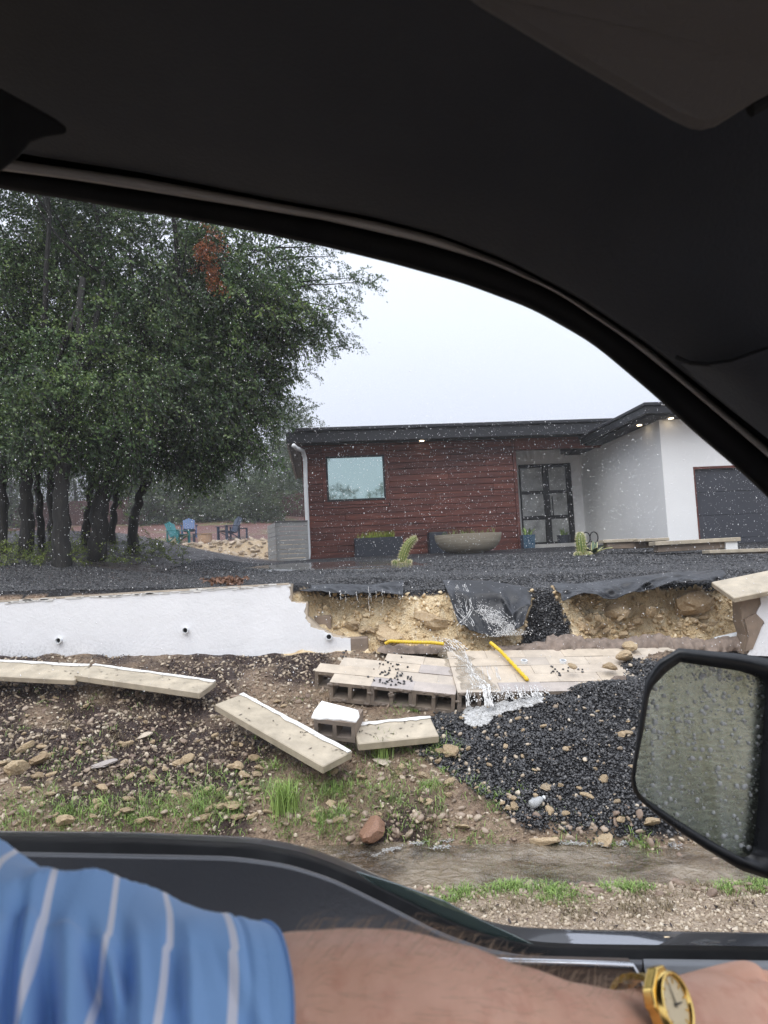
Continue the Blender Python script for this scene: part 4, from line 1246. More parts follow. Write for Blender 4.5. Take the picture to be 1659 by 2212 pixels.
# adirondack chairs on the far terrace
def adirondack(label, px, py, d, ang, mat, S=1.0):
    p = at(px, py, d); p.z = gz(p.x, p.y); t = thing('garden_chair', label, 'chair', p, 'garden chairs on the far terrace')
    f0 = frame_at(p, ang); f = lambda x, y, z: f0(x * S, y * S, z * S)
    for k in range(5):     # back slats, leaning, fan-topped
        x0 = -.26 + k * .105; top = .98 - abs(k - 2) * .045
        q = MB(); q.box(x0, x0 + .095, 0, .02, 0, 1, lambda X, Y, Z, top=top: f(X * (1 + .12 * Z), Y + .22 + Z * .28, .28 + Z * (top - .28))); obj('back_slat', q, mat, t)
    for k in range(5):
        y0 = -.30 + k * .108
        q = MB(); q.box(-.27, .27, y0, y0 + .098, 0, .02, lambda X, Y, Z: f(X, Y, .38 - (Y + .30) * .2 + Z)); obj('seat_slat', q, mat, t)
    for s in (-1, 1):
        q = MB(); q.box(s * .36 - .065, s * .36 + .065, -.38, .36, .56, .582, f, ch=.004); obj('armrest', q, mat, t)
        q = MB(); q.box(s * .34 - .03, s * .34 + .03, -.32, -.22, -.05, .559, f); obj('leg', q, mat, t)
        q = MB(); q.box(s * .30 - .02, s * .30 + .02, 0, .07, 0, 1, lambda X, Y, Z: f(X, Y - .22 + Z * .72, .34 - Z * .39)); obj('leg', q, mat, t)
        q = MB(); q.box(s * .34 - .025, s * .34 + .025, .27, .33, .10, .559, f); obj('arm_post', q, mat, t)
M_TEAL = simple('teal_plastic', (.010, .155, .165), .1, 3, .45); M_BLUE = simple('blue_plastic', (.045, .10, .22), .1, 3, .45); M_NAVY = simple('navy_plastic', (.022, .034, .062), .1, 3, .45)
M_TABLE = simple('light_wood', (.36, .24, .15), .2, 6, .5)
adirondack('teal garden chair turned to the right, leftmost on the terrace beyond the trees', 386, 1173, 30.5, math.radians(62), M_TEAL)
adirondack('blue garden chair facing the road behind the small table', 409, 1169, 32.5, math.radians(15), M_BLUE, .92)
adirondack('dark navy garden chair turned to the left beside the dark side table', 494, 1172, 30.8, math.radians(-48), M_NAVY, 1.05)
def side_table(label, px, py, d, w, h, mat):
    p = at(px, py, d); p.z = gz(p.x, p.y); f = frame_at(p, .1); t = thing('side_table', label, 'table', p)
    for k in range(4):
        q = MB(); q.box(-w / 2 + k * w / 4 + .004, -w / 2 + (k + 1) * w / 4 - .004, -w / 2, w / 2, h - .03, h, f); obj('top_slat', q, mat, t)
    for sx in (-1, 1):
        for sy in (-1, 1):
            q = MB(); q.box(sx * (w / 2 - .04) - .025, sx * (w / 2 - .04) + .025, sy * (w / 2 - .04) - .025, sy * (w / 2 - .04) + .025, -.05, h - .031, f); obj('leg', q, mat, t)
    return t, f
side_table('small dark side table beside the teal chair', 428, 1172, 30.2, .40, .42, M_NAVY)
t, f = side_table('small dark side table right of the navy chair', 525, 1171, 30.8, .42, .44, M_NAVY)
p = at(443, 1172, 30.0); p.z = gz(p.x, p.y); ft = thing('fire_table', 'round pale wooden drum table between the garden chairs', 'table', p)
q = MB(); q.lathe(p, [(.26, -.05), (.29, .05), (.29, .36), (.26, .38)], 20); obj('drum', q, M_TABLE, ft)
q = MB(); q.lathe(p + Vector((0, 0, .381)), [(.31, 0), (.31, .03)], 20); obj('table_top', q, M_TABLE, ft)
p = at(592, 1173, 29.5); p.z = gz(p.x, p.y); t = thing('flower_pot', 'round blue pot on the terrace just left of the grey screen', 'pot', p)
q = MB(); q.lathe(p, [(.10, -.02), (.17, .10), (.20, .26), (.17, .27), (.15, .22)], 20); obj('body', q, simple('bright_blue_pot', (.02, .07, .2), .1, 5, .3), t)
rr2 = np.random.default_rng(3); n = 30
go = blades('plant', np.stack([p.x + rr2.uniform(-.1, .1, n), p.y + rr2.uniform(-.1, .1, n), np.full(n, p.z + .22)], 1), rr2.uniform(.1, .25, n), rr2.uniform(.2, .9, n), .03, M_GRASS, t); go['kind'] = 'stuff'

# crushed plastic bottle in the gravel
cbp = onground(1160, 1752, 4); mbt = NT('clear_plastic'); mbt.out((.78, .80, .80), .12, mbt.bump(mbt.noise(60, 2), .6, .004), Transmission_Weight=.55, IOR=1.3)
bt = thing('plastic_bottle', 'crushed clear plastic bottle lying on the wet black gravel', 'bottle', cbp)
ax = Vector((.86, .35, .28)).normalized(); P0 = cbp + Vector((-.05, 0, .035))
q = MB(); q.tube([P0 + ax * t for t in (0, .004, .018, .03, .033, .05, .053, .07, .073, .09, .105, .112, .125)], [.018, .030, .033, .034, .031, .034, .031, .034, .031, .033, .026, .015, .014], 16, sq=lambda an, i: 1 + .13 * math.sin(an * 2 + i * .6) + .06 * math.sin(an * 5 + i * 2)); obj('body', q, mbt.mat, bt, smooth=True)
q = MB(); q.tube([P0 + ax * t for t in (.122, .124, .138, .139)], [.012, .0155, .0155, .012], 16); obj('cap', q, M_GUTTER, bt)
# ------------------------------------------------------------------ trees
mb_ = NT('oak_bark')
bv = mb_.noise(1, 7, .7, vec=mb_.co('Object', (16, 16, 3.5)), dist=.7)
M_BARK = mb_.out(mb_.ramp(bv, [(.32, (.004, .0036, .0032)), (.52, (.014, .0125, .0105)), (.75, (.046, .042, .036))]), .7, mb_.bump(bv, 1.0, .035))
def leaf_material(name, stops, rough=.42):
    m = NT(name); n_ = m.noise(.9, 3)
    f = m.math('ADD', m.math('MULTIPLY', m.attr('tint'), .6), m.math('MULTIPLY', n_, .5))
    col = m.ramp(f, stops)
    tr = m.n('ShaderNodeBsdfTranslucent'); m.l(col, tr.inputs[0])
    mx = m.n('ShaderNodeMixShader'); mx.inputs[0].default_value = .22
    m.out(col, rough, Specular_IOR_Level=.45)
    out = m.t.nodes['Material Output']; m.l(m.b.outputs[0], mx.inputs[1]); m.l(tr.outputs[0], mx.inputs[2]); m.l(mx.outputs[0], out.inputs['Surface'])
    return m.mat
M_LEAF = leaf_material('oak_leaf', [(.2, (.026, .062, .020)), (.5, (.062, .122, .036)), (.72, (.15, .23, .065)), (.95, (.27, .35, .11))])
M_LEAF2 = leaf_material('juniper_leaf', [(.2, (.024, .052, .022)), (.5, (.054, .100, .038)), (.72, (.12, .18, .060)), (.95, (.22, .29, .10))])
M_DEADLEAF = leaf_material('dead_leaf', [(.2, (.15, .042, .015)), (.5, (.32, .105, .036)), (.8, (.46, .19, .08))], .6)
M_FARLEAF = leaf_material('far_leaf', [(.2, (.020, .036, .016)), (.5, (.048, .074, .032)), (.8, (.10, .135, .055))], .6)

def spray_variant(seed, L=.75, nl=46, leaf=.048, droop=.5, side=5):
    """a hanging leafy twig along +x; returns vertices (n,4,3 leaf quads) and tints"""
    r = np.random.default_rng(seed); P = []; T = []
    twigs = [(np.zeros(3), np.array([1, 0, .1]), L)]
    for k in range(side):
        t = r.uniform(.15, .85); s = r.choice([-1, 1]); twigs.append((np.array([L * t, 0, -droop * L * t * t * .6]), np.array([.7, s * r.uniform(.4, 1), r.uniform(-.5, .35)]), L * r.uniform(.25, .5)))
    tot = sum(t[2] for t in twigs); tw = []
    for o, d, l in twigs:
        d = d / np.linalg.norm(d); n = max(4, int(nl * l / tot)); cur = [o + d * l * t + np.array([0, 0, -droop * l * t * t]) for t in np.linspace(0, 1, 5)]
        tw.append(cur)
        for t in r.uniform(.1, 1.02, n):
            c = o + d * l * t + np.array([0, 0, -droop * l * t * t]) + r.normal(0, .012, 3)
            a = d * .6 + r.normal(0, .7, 3); a /= np.linalg.norm(a); b = np.cross(a, r.normal(0, 1, 3)); b /= np.linalg.norm(b)
            s = leaf * r.uniform(.6, 1.25)
            P.append([c, c + a * s * .5 + b * s * .26, c + a * s, c + a * s * .5 - b * s * .26])
    tv = []
    for cur in tw:      # the twig itself as thin quads
        for p, q in zip(cur[:-1], cur[1:]):
            w_ = np.array([0, .004, .003]); tv.append([p - w_, p + w_, q + w_ * .7, q - w_ * .7])
    return np.array(P), np.array(tv)

def make_crown(name, parent, org, dirs, scl, variants, mats, seed):
    """joins sprays: org (n,3), dirs (n,3) pointing along the twig"""
    r = np.random.default_rng(seed); n = len(org); pick = r.integers(0, len(variants), n)
    d = dirs / np.linalg.norm(dirs, axis=1, keepdims=True)
    up = np.tile([0, 0, 1.0], (n, 1)); y = np.cross(up, d); ln = np.linalg.norm(y, axis=1, keepdims=True); y = np.where(ln < .05, np.array([[0, 1.0, 0]]), y / np.maximum(ln, 1e-6)); z = np.cross(d, y)
    M = np.stack([d, y, z], 2)
    base_t = r.uniform(0, 1, n)
    VV, TT, MI = [], [], []
    for b, (L, tw) in enumerate(variants):
        ids = np.nonzero(pick == b)[0]
        if not len(ids): continue
        for mi, S in ((0, L), (1, tw)):
            P = S.reshape(-1, 3)[None] * scl[ids][:, None, None]
            P = np.einsum('nij,nkj->nki', M[ids], P) + org[ids][:, None]
            VV.append(P.reshape(-1, 4, 3)); k = len(S)
            TT.append(np.clip(np.repeat(base_t[ids], k) * .6 + r.uniform(0, .4, len(ids) * k), 0, 1)); MI.append(np.full(len(ids) * k, mi))
    V = np.concatenate(VV); F = np.arange(len(V) * 4).reshape(-1, 4)
    return np_mesh(name, V.reshape(-1, 3), F, mats, parent, np.repeat(np.concatenate(TT), 4), np.concatenate(MI))

VAR = [spray_variant(200 + k, L=.62, nl=50, leaf=.058) for k in range(7)]
VARE = [spray_variant(230 + k, L=.62, nl=64, leaf=.060, droop=.35, side=7) for k in range(5)]
VARF = [spray_variant(260 + k, L=1.3, nl=40, leaf=.16, side=6) for k in range(5)]

# the oak grove at the left: foot (px, py), trunk width (px), points up the trunk (px, py), crown masses (px, py, rx, ry, depth, depth radius, sprays)
def limb_path(a, b, seed, bend=.25, n=7):
    r = random.Random(seed); a = Vector(a); b = Vector(b); L = (b - a).length
    off = Vector([r.uniform(-1, 1) for _ in range(3)]) * L * bend
    return [a.lerp(b, t) + off * math.sin(math.pi * t) * .6 + Vector([r.uniform(-.02, .02) * L for _ in range(3)]) * (0 < t < 1) for t in [i / (n - 1) for i in range(n)]]

GROVE = 'oak trees of the grove'
TREES = [
 dict(label='oak tree at the left edge of view, only its right side showing', foot=(-2, 1206), w=42, top=[(2, 1060), (6, 960), (-30, 760)], d=10.8, masses=[(-90, 640, 130, 300, 11.5, 1.3, 520), (20, 840, 90, 100, 10.5, .8, 180), (-150, 250, 200, 160, 11.3, 1.2, 160)]),
 dict(label='oak tree with a straight mid-thick trunk, second from the left edge', foot=(57, 1215), w=40, top=[(56, 1080), (62, 960), (70, 700)], d=10.9, masses=[(60, 560, 120, 180, 11.8, 1.2, 480), (70, 870, 90, 80, 10.8, .7, 180), (50, 260, 160, 160, 11.3, 1.2, 160)]),
 dict(label='slender oak trunk leaning slightly between two thicker trunks at the left', foot=(92, 1212), w=22, top=[(86, 1090), (76, 980), (90, 800)], d=11.3, masses=[(130, 760, 90, 150, 12.4, 1.0, 330)]),
 dict(label='slim dark oak trunk just behind the thickest trunk of the grove', foot=(118, 1196), w=30, top=[(112, 1080), (106, 960), (110, 760)], d=12.0, masses=[(180, 520, 120, 130, 12.6, 1.0, 330), (150, 910, 80, 60, 11.8, .6, 120)]),
 dict(label='thickest oak trunk of the grove, standing nearest to the white wall', foot=(131, 1236), w=49, top=[(130, 1110), (138, 985), (165, 800), (180, 600)], d=10.2, masses=[(200, 780, 130, 190, 11.0, 1.1, 620), (110, 915, 80, 45, 10.6, .6, 120), (170, 330, 180, 160, 11.0, 1.2, 170)]),
 dict(label='thin oak trunk leaning right, between the two thickest trunks', foot=(186, 1178), w=26, top=[(192, 1100), (206, 1010), (240, 860)], d=12.2, masses=[(290, 700, 100, 150, 12.8, 1.0, 380), (240, 920, 70, 50, 12.0, .6, 90)]),
 dict(label='thick oak trunk splitting upward above the weeds, middle of the grove', foot=(208, 1202), w=50, top=[(216, 1100), (235, 1000), (290, 830), (330, 620)], d=11.0, masses=[(350, 560, 140, 150, 11.8, 1.2, 620), (330, 820, 130, 140, 11.5, 1.0, 480), (330, 330, 190, 150, 11.6, 1.3, 170), (250, 945, 60, 40, 11.1, .5, 60)]),
 dict(label='slim oak trunk between the thick middle trunk and the curved one', foot=(242, 1172), w=22, top=[(246, 1100), (262, 1020), (320, 880)], d=12.8, masses=[(400, 780, 110, 150, 13.2, 1.0, 380), (370, 940, 75, 50, 12.6, .6, 110)]),
 dict(label='curved oak trunk leaning to the right, rightmost of the grove, beside the terrace', foot=(287, 1172), w=27, top=[(291, 1120), (302, 1070), (332, 1015), (400, 900), (470, 740)], d=12.4, masses=[(460, 835, 100, 120, 12.8, 1.1, 430), (480, 640, 100, 140, 12.4, 1.1, 420), (515, 765, 55, 90, 12.6, .8, 150), (425, 930, 80, 45, 12.6, .7, 130), (520, 875, 35, 40, 12.6, .5, 36), (500, 950, 45, 35, 12.6, .5, 40), (570, 620, 60, 45, 12.2, .7, 70), (590, 690, 40, 45, 12.2, .6, 36), (560, 560, 50, 30, 12.2, .6, 24), (470, 470, 150, 60, 12.2, 1, 120), (530, 330, 170, 120, 12.2, 1, 90)]),
]
def ball(n, r):
    v = r.normal(0, 1, (n, 3)); v /= np.linalg.norm(v, axis=1, keepdims=True)
    return v * (r.uniform(0, 1, n) ** .42)[:, None]
for ti, T in enumerate(TREES):
    r = np.random.default_rng(300 + ti); d = T['d']
    fpt = at(*T['foot'], d); fpt.z = min(fpt.z, gz(fpt.x, fpt.y) + .02)
    tree = thing('oak_tree', T['label'], 'tree', fpt, GROVE)
    pts = [fpt - Vector((0, 0, .25)), fpt] + [at(x, y, d + .10 * k) for k, (x, y) in enumerate(T['top'])]
    R0 = T['w'] / 2 * d / FOC * .86
    P = []
    for i in range(len(pts) - 1):
        for t in np.linspace(0, 1, 6, endpoint=False): P.append(pts[i].lerp(pts[i + 1], t) + Vector([RND.uniform(-.025, .025), RND.uniform(-.02, .02), 0]))
    P.append(pts[-1]); nn = len(P)
    rad = [R0 * (1.0 + .35 * max(0, 1 - i / 6) ** 2) * (1 - .72 * (i / nn) ** 1.4) * RND.uniform(.95, 1.06) for i in range(nn)]
    q = MB(); q.tube(P, rad, 14, sq=lambda an, i: 1 + .07 * math.sin(an * 3 + i * .5) + .05 * math.sin(an * 7 + i))
    trunk = obj('trunk', q, M_BARK, tree, smooth=True)
    # limbs to the middle of every mass, twigging out
    lb = MB(); ends = []
    for mi, (mx, my, rx, ry, md, mr, cnt) in enumerate(T['masses']):
        c = at(mx, my, md)
        src = P[min(nn - 1, int(nn * RND.uniform(.62, .98)))]
        pth = limb_path(src, c, ti * 50 + mi); lb.tube(pth, [R0 * .42 * (1 - .75 * k / 6) for k in range(7)], 7)
        for b in range(5):
            e = at(mx + rx * RND.uniform(-.8, .8), my + ry * RND.uniform(-.8, .8), md + mr * RND.uniform(-.8, .8))
            s_ = pth[RND.randint(3, 6)]; lb.tube(limb_path(s_, e, ti * 90 + mi * 9 + b), [R0 * .16 * (1 - .8 * k / 6) + .004 for k in range(7)], 5)
    obj('limbs', lb, M_BARK, tree, smooth=True)
    ORG, DIR, SC = [], [], []
    for (mx, my, rx, ry, md, mr, cnt) in T['masses']:
        cnt = int(cnt * 1.0)
        # clumps inside the mass so that light and dark bunches and holes appear
        k = max(5, cnt // 22); cc = ball(k, r) * np.array([rx, ry, mr])
        pick = r.integers(0, k, cnt); off = cc[pick] + r.normal(0, 1, (cnt, 3)) * np.array([rx * .20, ry * .20, mr * .24])
        for o in off:
            p = at(mx + o[0], my + o[1], md + o[2]); ORG.append(tuple(p))
            outv = np.array([o[0] / rx, o[2] / mr * .8, -o[1] / ry * .8]) + r.normal(0, .45, 3); outv[2] -= .35
            DIR.append(outv); SC.append(r.uniform(.75, 1.25) * (d / 11.5))
    edge = ti == 8
    cr = make_crown('crown', tree, np.array(ORG), np.array(DIR), np.array(SC), VAR, [M_LEAF if ti % 3 else M_LEAF2, M_BARK], 320 + ti)
    if edge:   # feathery twig ends against the sky
        ORG, DIR, SC = [], [], []
        br = [((560, 640), (800, 612), 26), ((600, 600), (770, 595), 18), ((580, 700), (742, 720), 26), ((560, 660), (755, 672), 26), ((600, 560), (730, 556), 14), ((560, 740), (690, 745), 22), ((570, 780), (655, 800), 18), ((540, 820), (632, 862), 16), ((530, 870), (606, 905), 14), ((500, 560), (640, 520), 16), ((540, 540), (690, 535), 14), ((610, 640), (715, 700), 18), ((600, 680), (700, 735), 18), ((510, 900), (560, 985), 12), ((400, 960), (470, 1010), 12), ((370, 980), (400, 1030), 12)]
        bt_ = MB()
        for bi, (a, b, cnt) in enumerate(br):
            dd = 12.2 + r.uniform(-.5, .5); A = at(a[0], a[1], dd); B = at(b[0], b[1], dd + r.uniform(-.3, .3)); pth = limb_path(A, B, 700 + bi, .10)
            bt_.tube(pth, [.020 * (1 - .8 * k / 6) for k in range(7)], 5)
            for t in r.uniform(.05, 1, cnt):
                i0 = min(5, int(t * 6)); p = pth[i0].lerp(pth[i0 + 1], t * 6 - i0); ax_ = (B - A).normalized()
                ORG.append(tuple(p + Vector(r.normal(0, .05, 3)))); DIR.append(np.array(ax_) * .8 + r.normal(0, .42, 3) + np.array([0, 0, -.15])); SC.append(r.uniform(.45, .9))
        obj('branch', bt_, M_BARK, tree, smooth=True)['kind'] = 'stuff'
        make_crown('branch_foliage', tree, np.array(ORG), np.array(DIR), np.array(SC), VARE, [M_LEAF2, M_BARK], 344)
        # a dead brown spray
        n = 46; tt = r.uniform(0, 1, n)
        ORG = np.array([tuple(at(440 + 26 * t + r.normal(0, 7), 500 + 105 * t + r.normal(0, 6), 10.9)) for t in tt]); DIR = r.normal(0, .5, (n, 3)) + np.array([.1, 0, -.8])
        make_crown('dead_foliage', tree, ORG, DIR, r.uniform(.35, .6, n), VARE, [M_DEADLEAF, M_BARK], 345)

# background trees behind the terrace, pale with rain
BG = [(20, 1010, 60, 90, 44), (75, 1000, 60, 110, 50), (160, 1020, 50, 80, 46), (265, 1030, 55, 80, 47), (330, 1010, 60, 80, 52), (395, 1040, 50, 70, 47), (450, 1040, 55, 75, 48), (515, 1045, 50, 75, 49), (570, 1030, 48, 85, 47), (622, 1010, 46, 110, 50), (610, 1060, 50, 60, 46), (668, 990, 55, 90, 56), (-40, 1000, 70, 120, 46), (352, 1085, 46, 34, 42), (470, 1090, 42, 30, 42.5), (566, 1078, 48, 42, 41)]
far_labels = ['hazy tree behind the leftmost trunks of the grove', 'hazy tree seen between the left trunks of the grove', 'pale tree behind the thin leaning trunk of the grove', 'pale tree above the fence behind the middle of the grove', 'hazy tree behind the curved trunk', 'hazy tree behind the teal chair', 'hazy tree above the fence behind the small tables', 'hazy tree above the fence behind the navy chair', 'hazy tree just left of the house behind the fence', 'tall pale tree right beside the roof end of the house', 'low bushy tree behind the grey screen', 'pale tree peeping out behind the house roof', 'hazy tree beyond the left edge of the grove', 'low hazy bush in front of the fence behind the teal chair', 'low hazy bush in front of the fence left of the navy chair', 'broad hazy bush in front of the fence left of the grey screen']
for bi, (px, py, rx, ry, d) in enumerate(BG):
    r = np.random.default_rng(500 + bi); c = at(px, py, d); g0 = gz(c.x, c.y); fpt = Vector((c.x, c.y, g0))
    tree = thing('far_tree', far_labels[bi], 'tree', fpt, 'trees beyond the terrace')
    q = MB(); q.tube([fpt - Vector((0, 0, .3)), fpt.lerp(c, .4) + Vector((.1, 0, 0)), c], [.16, .13, .05], 8); obj('trunk', q, M_BARK, tree, smooth=True)
    cnt = 300; k = 16; mr = rx * d / FOC
    cc = ball(k, r) * np.array([rx, ry, mr]); off = cc[r.integers(0, k, cnt)] + r.normal(0, 1, (cnt, 3)) * np.array([rx, ry, mr]) * .22
    org = np.array([tuple(at(px + o[0], py + o[1], d + o[2])) for o in off]); org[:, 2] = np.maximum(org[:, 2], g0 + .3)
    make_crown('crown', tree, org, np.stack([off[:, 0] / rx, off[:, 2] / mr, -off[:, 1] / ry], 1) + r.normal(0, .5, (cnt, 3)), r.uniform(.7, 1.2, cnt), VARF, [M_FARLEAF, M_BARK], 520 + bi)

# far fence of reddish boards
M_FENCE = wood_board('red_fence_wood', (.022, .008, .006), (.055, .020, .016), (.09, .035, .028))
xs_ = [at(px, 1120, 44).x for px in (-60, 700)]
fp = Vector(((xs_[0] + xs_[1]) / 2, 44, gz((xs_[0] + xs_[1]) / 2, 44)))
fence = thing('wooden_fence', 'long reddish board fence behind the garden chairs at the wood edge', 'fence', fp)
x = xs_[0]
while x < xs_[1]:
    q = MB(); g0 = gz(x + 1.2, 44)
    for k in range(16):
        q.box(x + k * .15 + .006, x + (k + 1) * .15 - .006, 44 - .012, 44.012, g0 - .2, g0 + 1.5 + RND.uniform(-.015, .015))
    o = obj('fence_panel', q, M_FENCE, fence); o['kind'] = 'stuff'
    q = MB(); q.box(x - .05, x + .05, 44.015, 44.1, g0 - .3, g0 + 1.8); obj('post', q, M_FENCE, fence)
    x += 2.4

# weeds under the grove
r = np.random.default_rng(77); n = 300
wx_ = []; 
while len(wx_) < n:
    px = r.uniform(-40, 400); py = r.uniform(1150, 1232)
    if r.uniform() > math.exp(-((py - 1200) / 22) ** 2): continue
    p = onground(px, py, 8.3, 20); wx_.append(tuple(p + Vector((0, 0, .02))))
wx_ = np.array(wx_)
M_WEED = leafmat('weed_leaf', (.045, .08, .015), (.26, .32, .06))
wd = make_crown('undergrowth', None, wx_, r.normal(0, .7, (n, 3)) + np.array([0, 0, .6]), r.uniform(.25, .62, n), VAR, [M_WEED, M_BARK], 78)
tag(wd, 'low yellow green weeds growing under the grove', None, None, 'stuff')
# ------------------------------------------------------------------ gravel, rubble, grass, litter
def stone_mat(name, stops, rough=(.35, .6), bump=.4, bs=90, spec=.5):
    m = NT(name); n_ = m.noise(35, 4)
    f = m.math('ADD', m.math('MULTIPLY', m.attr('tint'), .75), m.math('MULTIPLY', n_, .3))
    return m.out(m.ramp(f, stops), m.ramp(n_, [(.3, rough[0]), (.7, rough[1])]), m.bump(m.noise(bs, 4), bump, .004), Specular_IOR_Level=spec)
M_BLACKSTONE = stone_mat('wet_black_gravel', [(.05, (.006, .006, .007)), (.42, (.021, .021, .023)), (.75, (.058, .058, .061)), (.96, (.17, .165, .16))], (.20, .48), .3, 120, .5)
M_TANSTONE = stone_mat('limestone_chips', [(.05, (.14, .105, .075)), (.4, (.31, .245, .175)), (.75, (.47, .39, .29)), (1, (.60, .55, .46))], (.5, .75), .6)
M_FACESTONE = stone_mat('yellow_limestone_bits', [(.05, (.40, .28, .15)), (.5, (.58, .44, .26)), (1, (.74, .63, .44))], (.6, .85), .7)
M_LIMEROCK = NT('limestone_rock'); _n = M_LIMEROCK.noise(9, 8, .7); _oi = M_LIMEROCK.n('ShaderNodeObjectInfo')
_c = M_LIMEROCK.ramp(_n, [(.28, (.33, .235, .13)), (.46, (.56, .43, .27)), (.70, (.74, .64, .47))])
M_LIMEROCK.out(M_LIMEROCK.mix(1.0, _c, M_LIMEROCK.ramp(_oi.outputs['Random'], [(0, (.72, .66, .60)), (.4, (1, .96, .9)), (.8, (1.1, 1.05, 1)), (1, (.8, .8, .82))]), 'MULTIPLY'), .7, M_LIMEROCK.bump(M_LIMEROCK.noise(30, 6, .7), .9, .02)); M_LIMEROCK = M_LIMEROCK.mat
M_REDROCK = simple('red_brown_rock', (.24, .130, .080), .4, 9, .5, .9, 40)
M_LITTER = leafmat('dark_wet_leaves', (.012, .007, .006), (.085, .048, .034), .35)

def scatter_ground(n, x0, x1, y0, y1, test=None, seed=1):
    r = np.random.default_rng(seed); x = r.uniform(x0, x1, n); y = r.uniform(y0, y1, n)
    z = ground_rel(x, y) + EYE.z
    P = np.stack([x, y, z], 1)
    if test is not None:
        P = P[test(P)]
    return P
def no_house(P):
    q = P - np.array(HA); lx = q @ np.array(hu); ly = q @ np.array(hv)
    return ~((lx > -.1) & (ly > -.05)) & ~((lx > GXw) & (ly > GY_))

# black gravel of the washed-out heap and the fan
def t_heap(P):
    px, py = proj(P); s = 36 * fbm(P[:, 0] * 5, P[:, 1] * 5, 60, 3); j_ = RNG.normal(0, 9, len(P)) * (1 + 1.5 * (py > 1640))
    return in_poly(px + s + j_, py + s * .6 + j_ * .5, PILE) & (P[:, 1] < 7.6)
P = scatter_ground(74000, -.2, 4.6, 5.0, 7.6, t_heap, 21); n = len(P)
sz = .0065 + .010 * RNG.uniform(0, 1, n) ** 1.8; P[:, 2] += sz * .3 + RNG.uniform(0, .012, n)
o = scatter('black_gravel', PEB, P, np.stack([sz * RNG.uniform(.8, 1.3, n), sz, sz * .72], 1), rot_rand(n, .5), M_BLACKSTONE, smooth=True)
tag(o, 'black gravel washed out into a heap on the bank', None, None, 'stuff')
def t_fan(P):
    px, py = proj(P); s = 5 * fbm(P[:, 0] * 7, P[:, 1] * 7, 61, 3)
    return in_poly(px + s, py, FAN)
P = scatter_ground(9000, 1.2, 2.9, 7.7, 8.9, t_fan, 22); n = len(P); sz = RNG.uniform(.009, .016, n); P[:, 2] += sz * .3; P[:, 1] -= .01
P2 = []
o = scatter('black_gravel', PEB, P, np.stack([sz, sz, sz * .75], 1), rot_rand(n, .3), M_BLACKSTONE, smooth=True)
tag(o, 'black gravel sliding down between the two fabric sheets', None, None, 'stuff')
# gravel of the yard
def t_yard(P):
    return (P[:, 2] - EYE.z > yard_z(P[:, 0], P[:, 1]) - .07) & no_house(P)
def t_left(P):
    return (P[:, 1] > 8.1) & (RNG.uniform(0, 1, len(P)) < 1 - .8 * sst(9.5, 11.5, P[:, 1]) * (P[:, 0] < -2.4))
P = np.concatenate([scatter_ground(36000, -1.05, 6.4, 8.3, 10.2, t_yard, 23), scatter_ground(30000, -6.2, -1.05, 8.08, 10.4, t_left, 24), scatter_ground(22000, -3.5, 7.5, 10.2, 15.0, t_yard, 25)]); n = len(P)
sz = RNG.uniform(.010, .018, n) * (1 + .35 * (P[:, 1] > 10)); P[:, 2] += sz * .25
o = scatter('black_gravel', OCT, P, np.stack([sz * 1.15, sz, sz * .7], 1), rot_rand(n, .5), M_BLACKSTONE, smooth=True)
tag(o, 'wet black gravel covering the yard above the wall', None, None, 'stuff')
# chips on the bank, at the foot of the earth face and on the verge
def t_bank(P):
    px, py = proj(P)
    return ~in_poly(px, py, PILE) & (RNG.uniform(0, 1, len(P)) < .35 + .65 * (vn(P[:, 0] * 1.6, P[:, 1] * 1.6, 91) > -.05))
P = scatter_ground(19000, -4.6, 3.2, 5.2, 7.85, t_bank, 26); n = len(P); sz = .005 + .019 * RNG.uniform(0, 1, n) ** 3.2; P[:, 2] += sz * .2
o = scatter('limestone_chips', CHIP, P, np.stack([sz * RNG.uniform(.9, 1.6, n), sz, sz * RNG.uniform(.5, .8, n)], 1), rot_rand(n, .4), M_TANSTONE, tint=RNG.uniform(0, 1, n) ** 2.0)
tag(o, 'small limestone chips strewn over the bank', None, None, 'stuff')
P = scatter_ground(24000, -.6, 5.0, 3.2, 4.75, lambda P: RNG.uniform(0, 1, len(P)) < 1 - .8 * sst(4.15, 4.6, P[:, 1]), 27); n = len(P); sz = .004 + .012 * RNG.uniform(0, 1, n) ** 3; P[:, 2] += sz * .2
o = scatter('verge_gravel', PEB, P, np.stack([sz * RNG.uniform(.9, 1.5, n), sz, sz * .7], 1), rot_rand(n, .4), M_TANSTONE, tint=RNG.uniform(.15, 1, n))
tag(o, 'pale crushed limestone on the road verge', None, None, 'stuff')
P = scatter_ground(5600, -1.0, 5.0, 7.86, 8.45, lambda P: ~t_fan(P) & ((P[:, 1] > 8.12) | (P[:, 0] > -.3)), 28); n = len(P); sz = .004 + .030 * RNG.uniform(0, 1, n) ** 4; P[:, 1] -= .015
keep = (P[:, 2] < EYE.z - .3 - .03 * P[:, 0])
P, sz = P[keep], sz[keep]; n = len(P); P[:, 2] += sz * .15
o = scatter('rubble', CHIP, P, np.stack([sz * RNG.uniform(.9, 1.5, n), sz, sz * RNG.uniform(.6, .9, n)], 1), rot_rand(n, .2), M_FACESTONE)
tag(o, 'yellow limestone rubble in the earth face', None, None, 'stuff')
P = scatter_ground(520, -4.6, 1.2, 5.35, 7.6, lambda P: ~in_poly(*proj(P), PILE), 33); n = len(P); sz = .014 + .022 * RNG.uniform(0, 1, n) ** 2; P[:, 2] += sz * .15
M_BROWNSTONE = stone_mat('muddy_stones', [(.05, (.10, .065, .05)), (.5, (.235, .17, .125)), (1, (.42, .345, .265))], (.4, .7), .7)
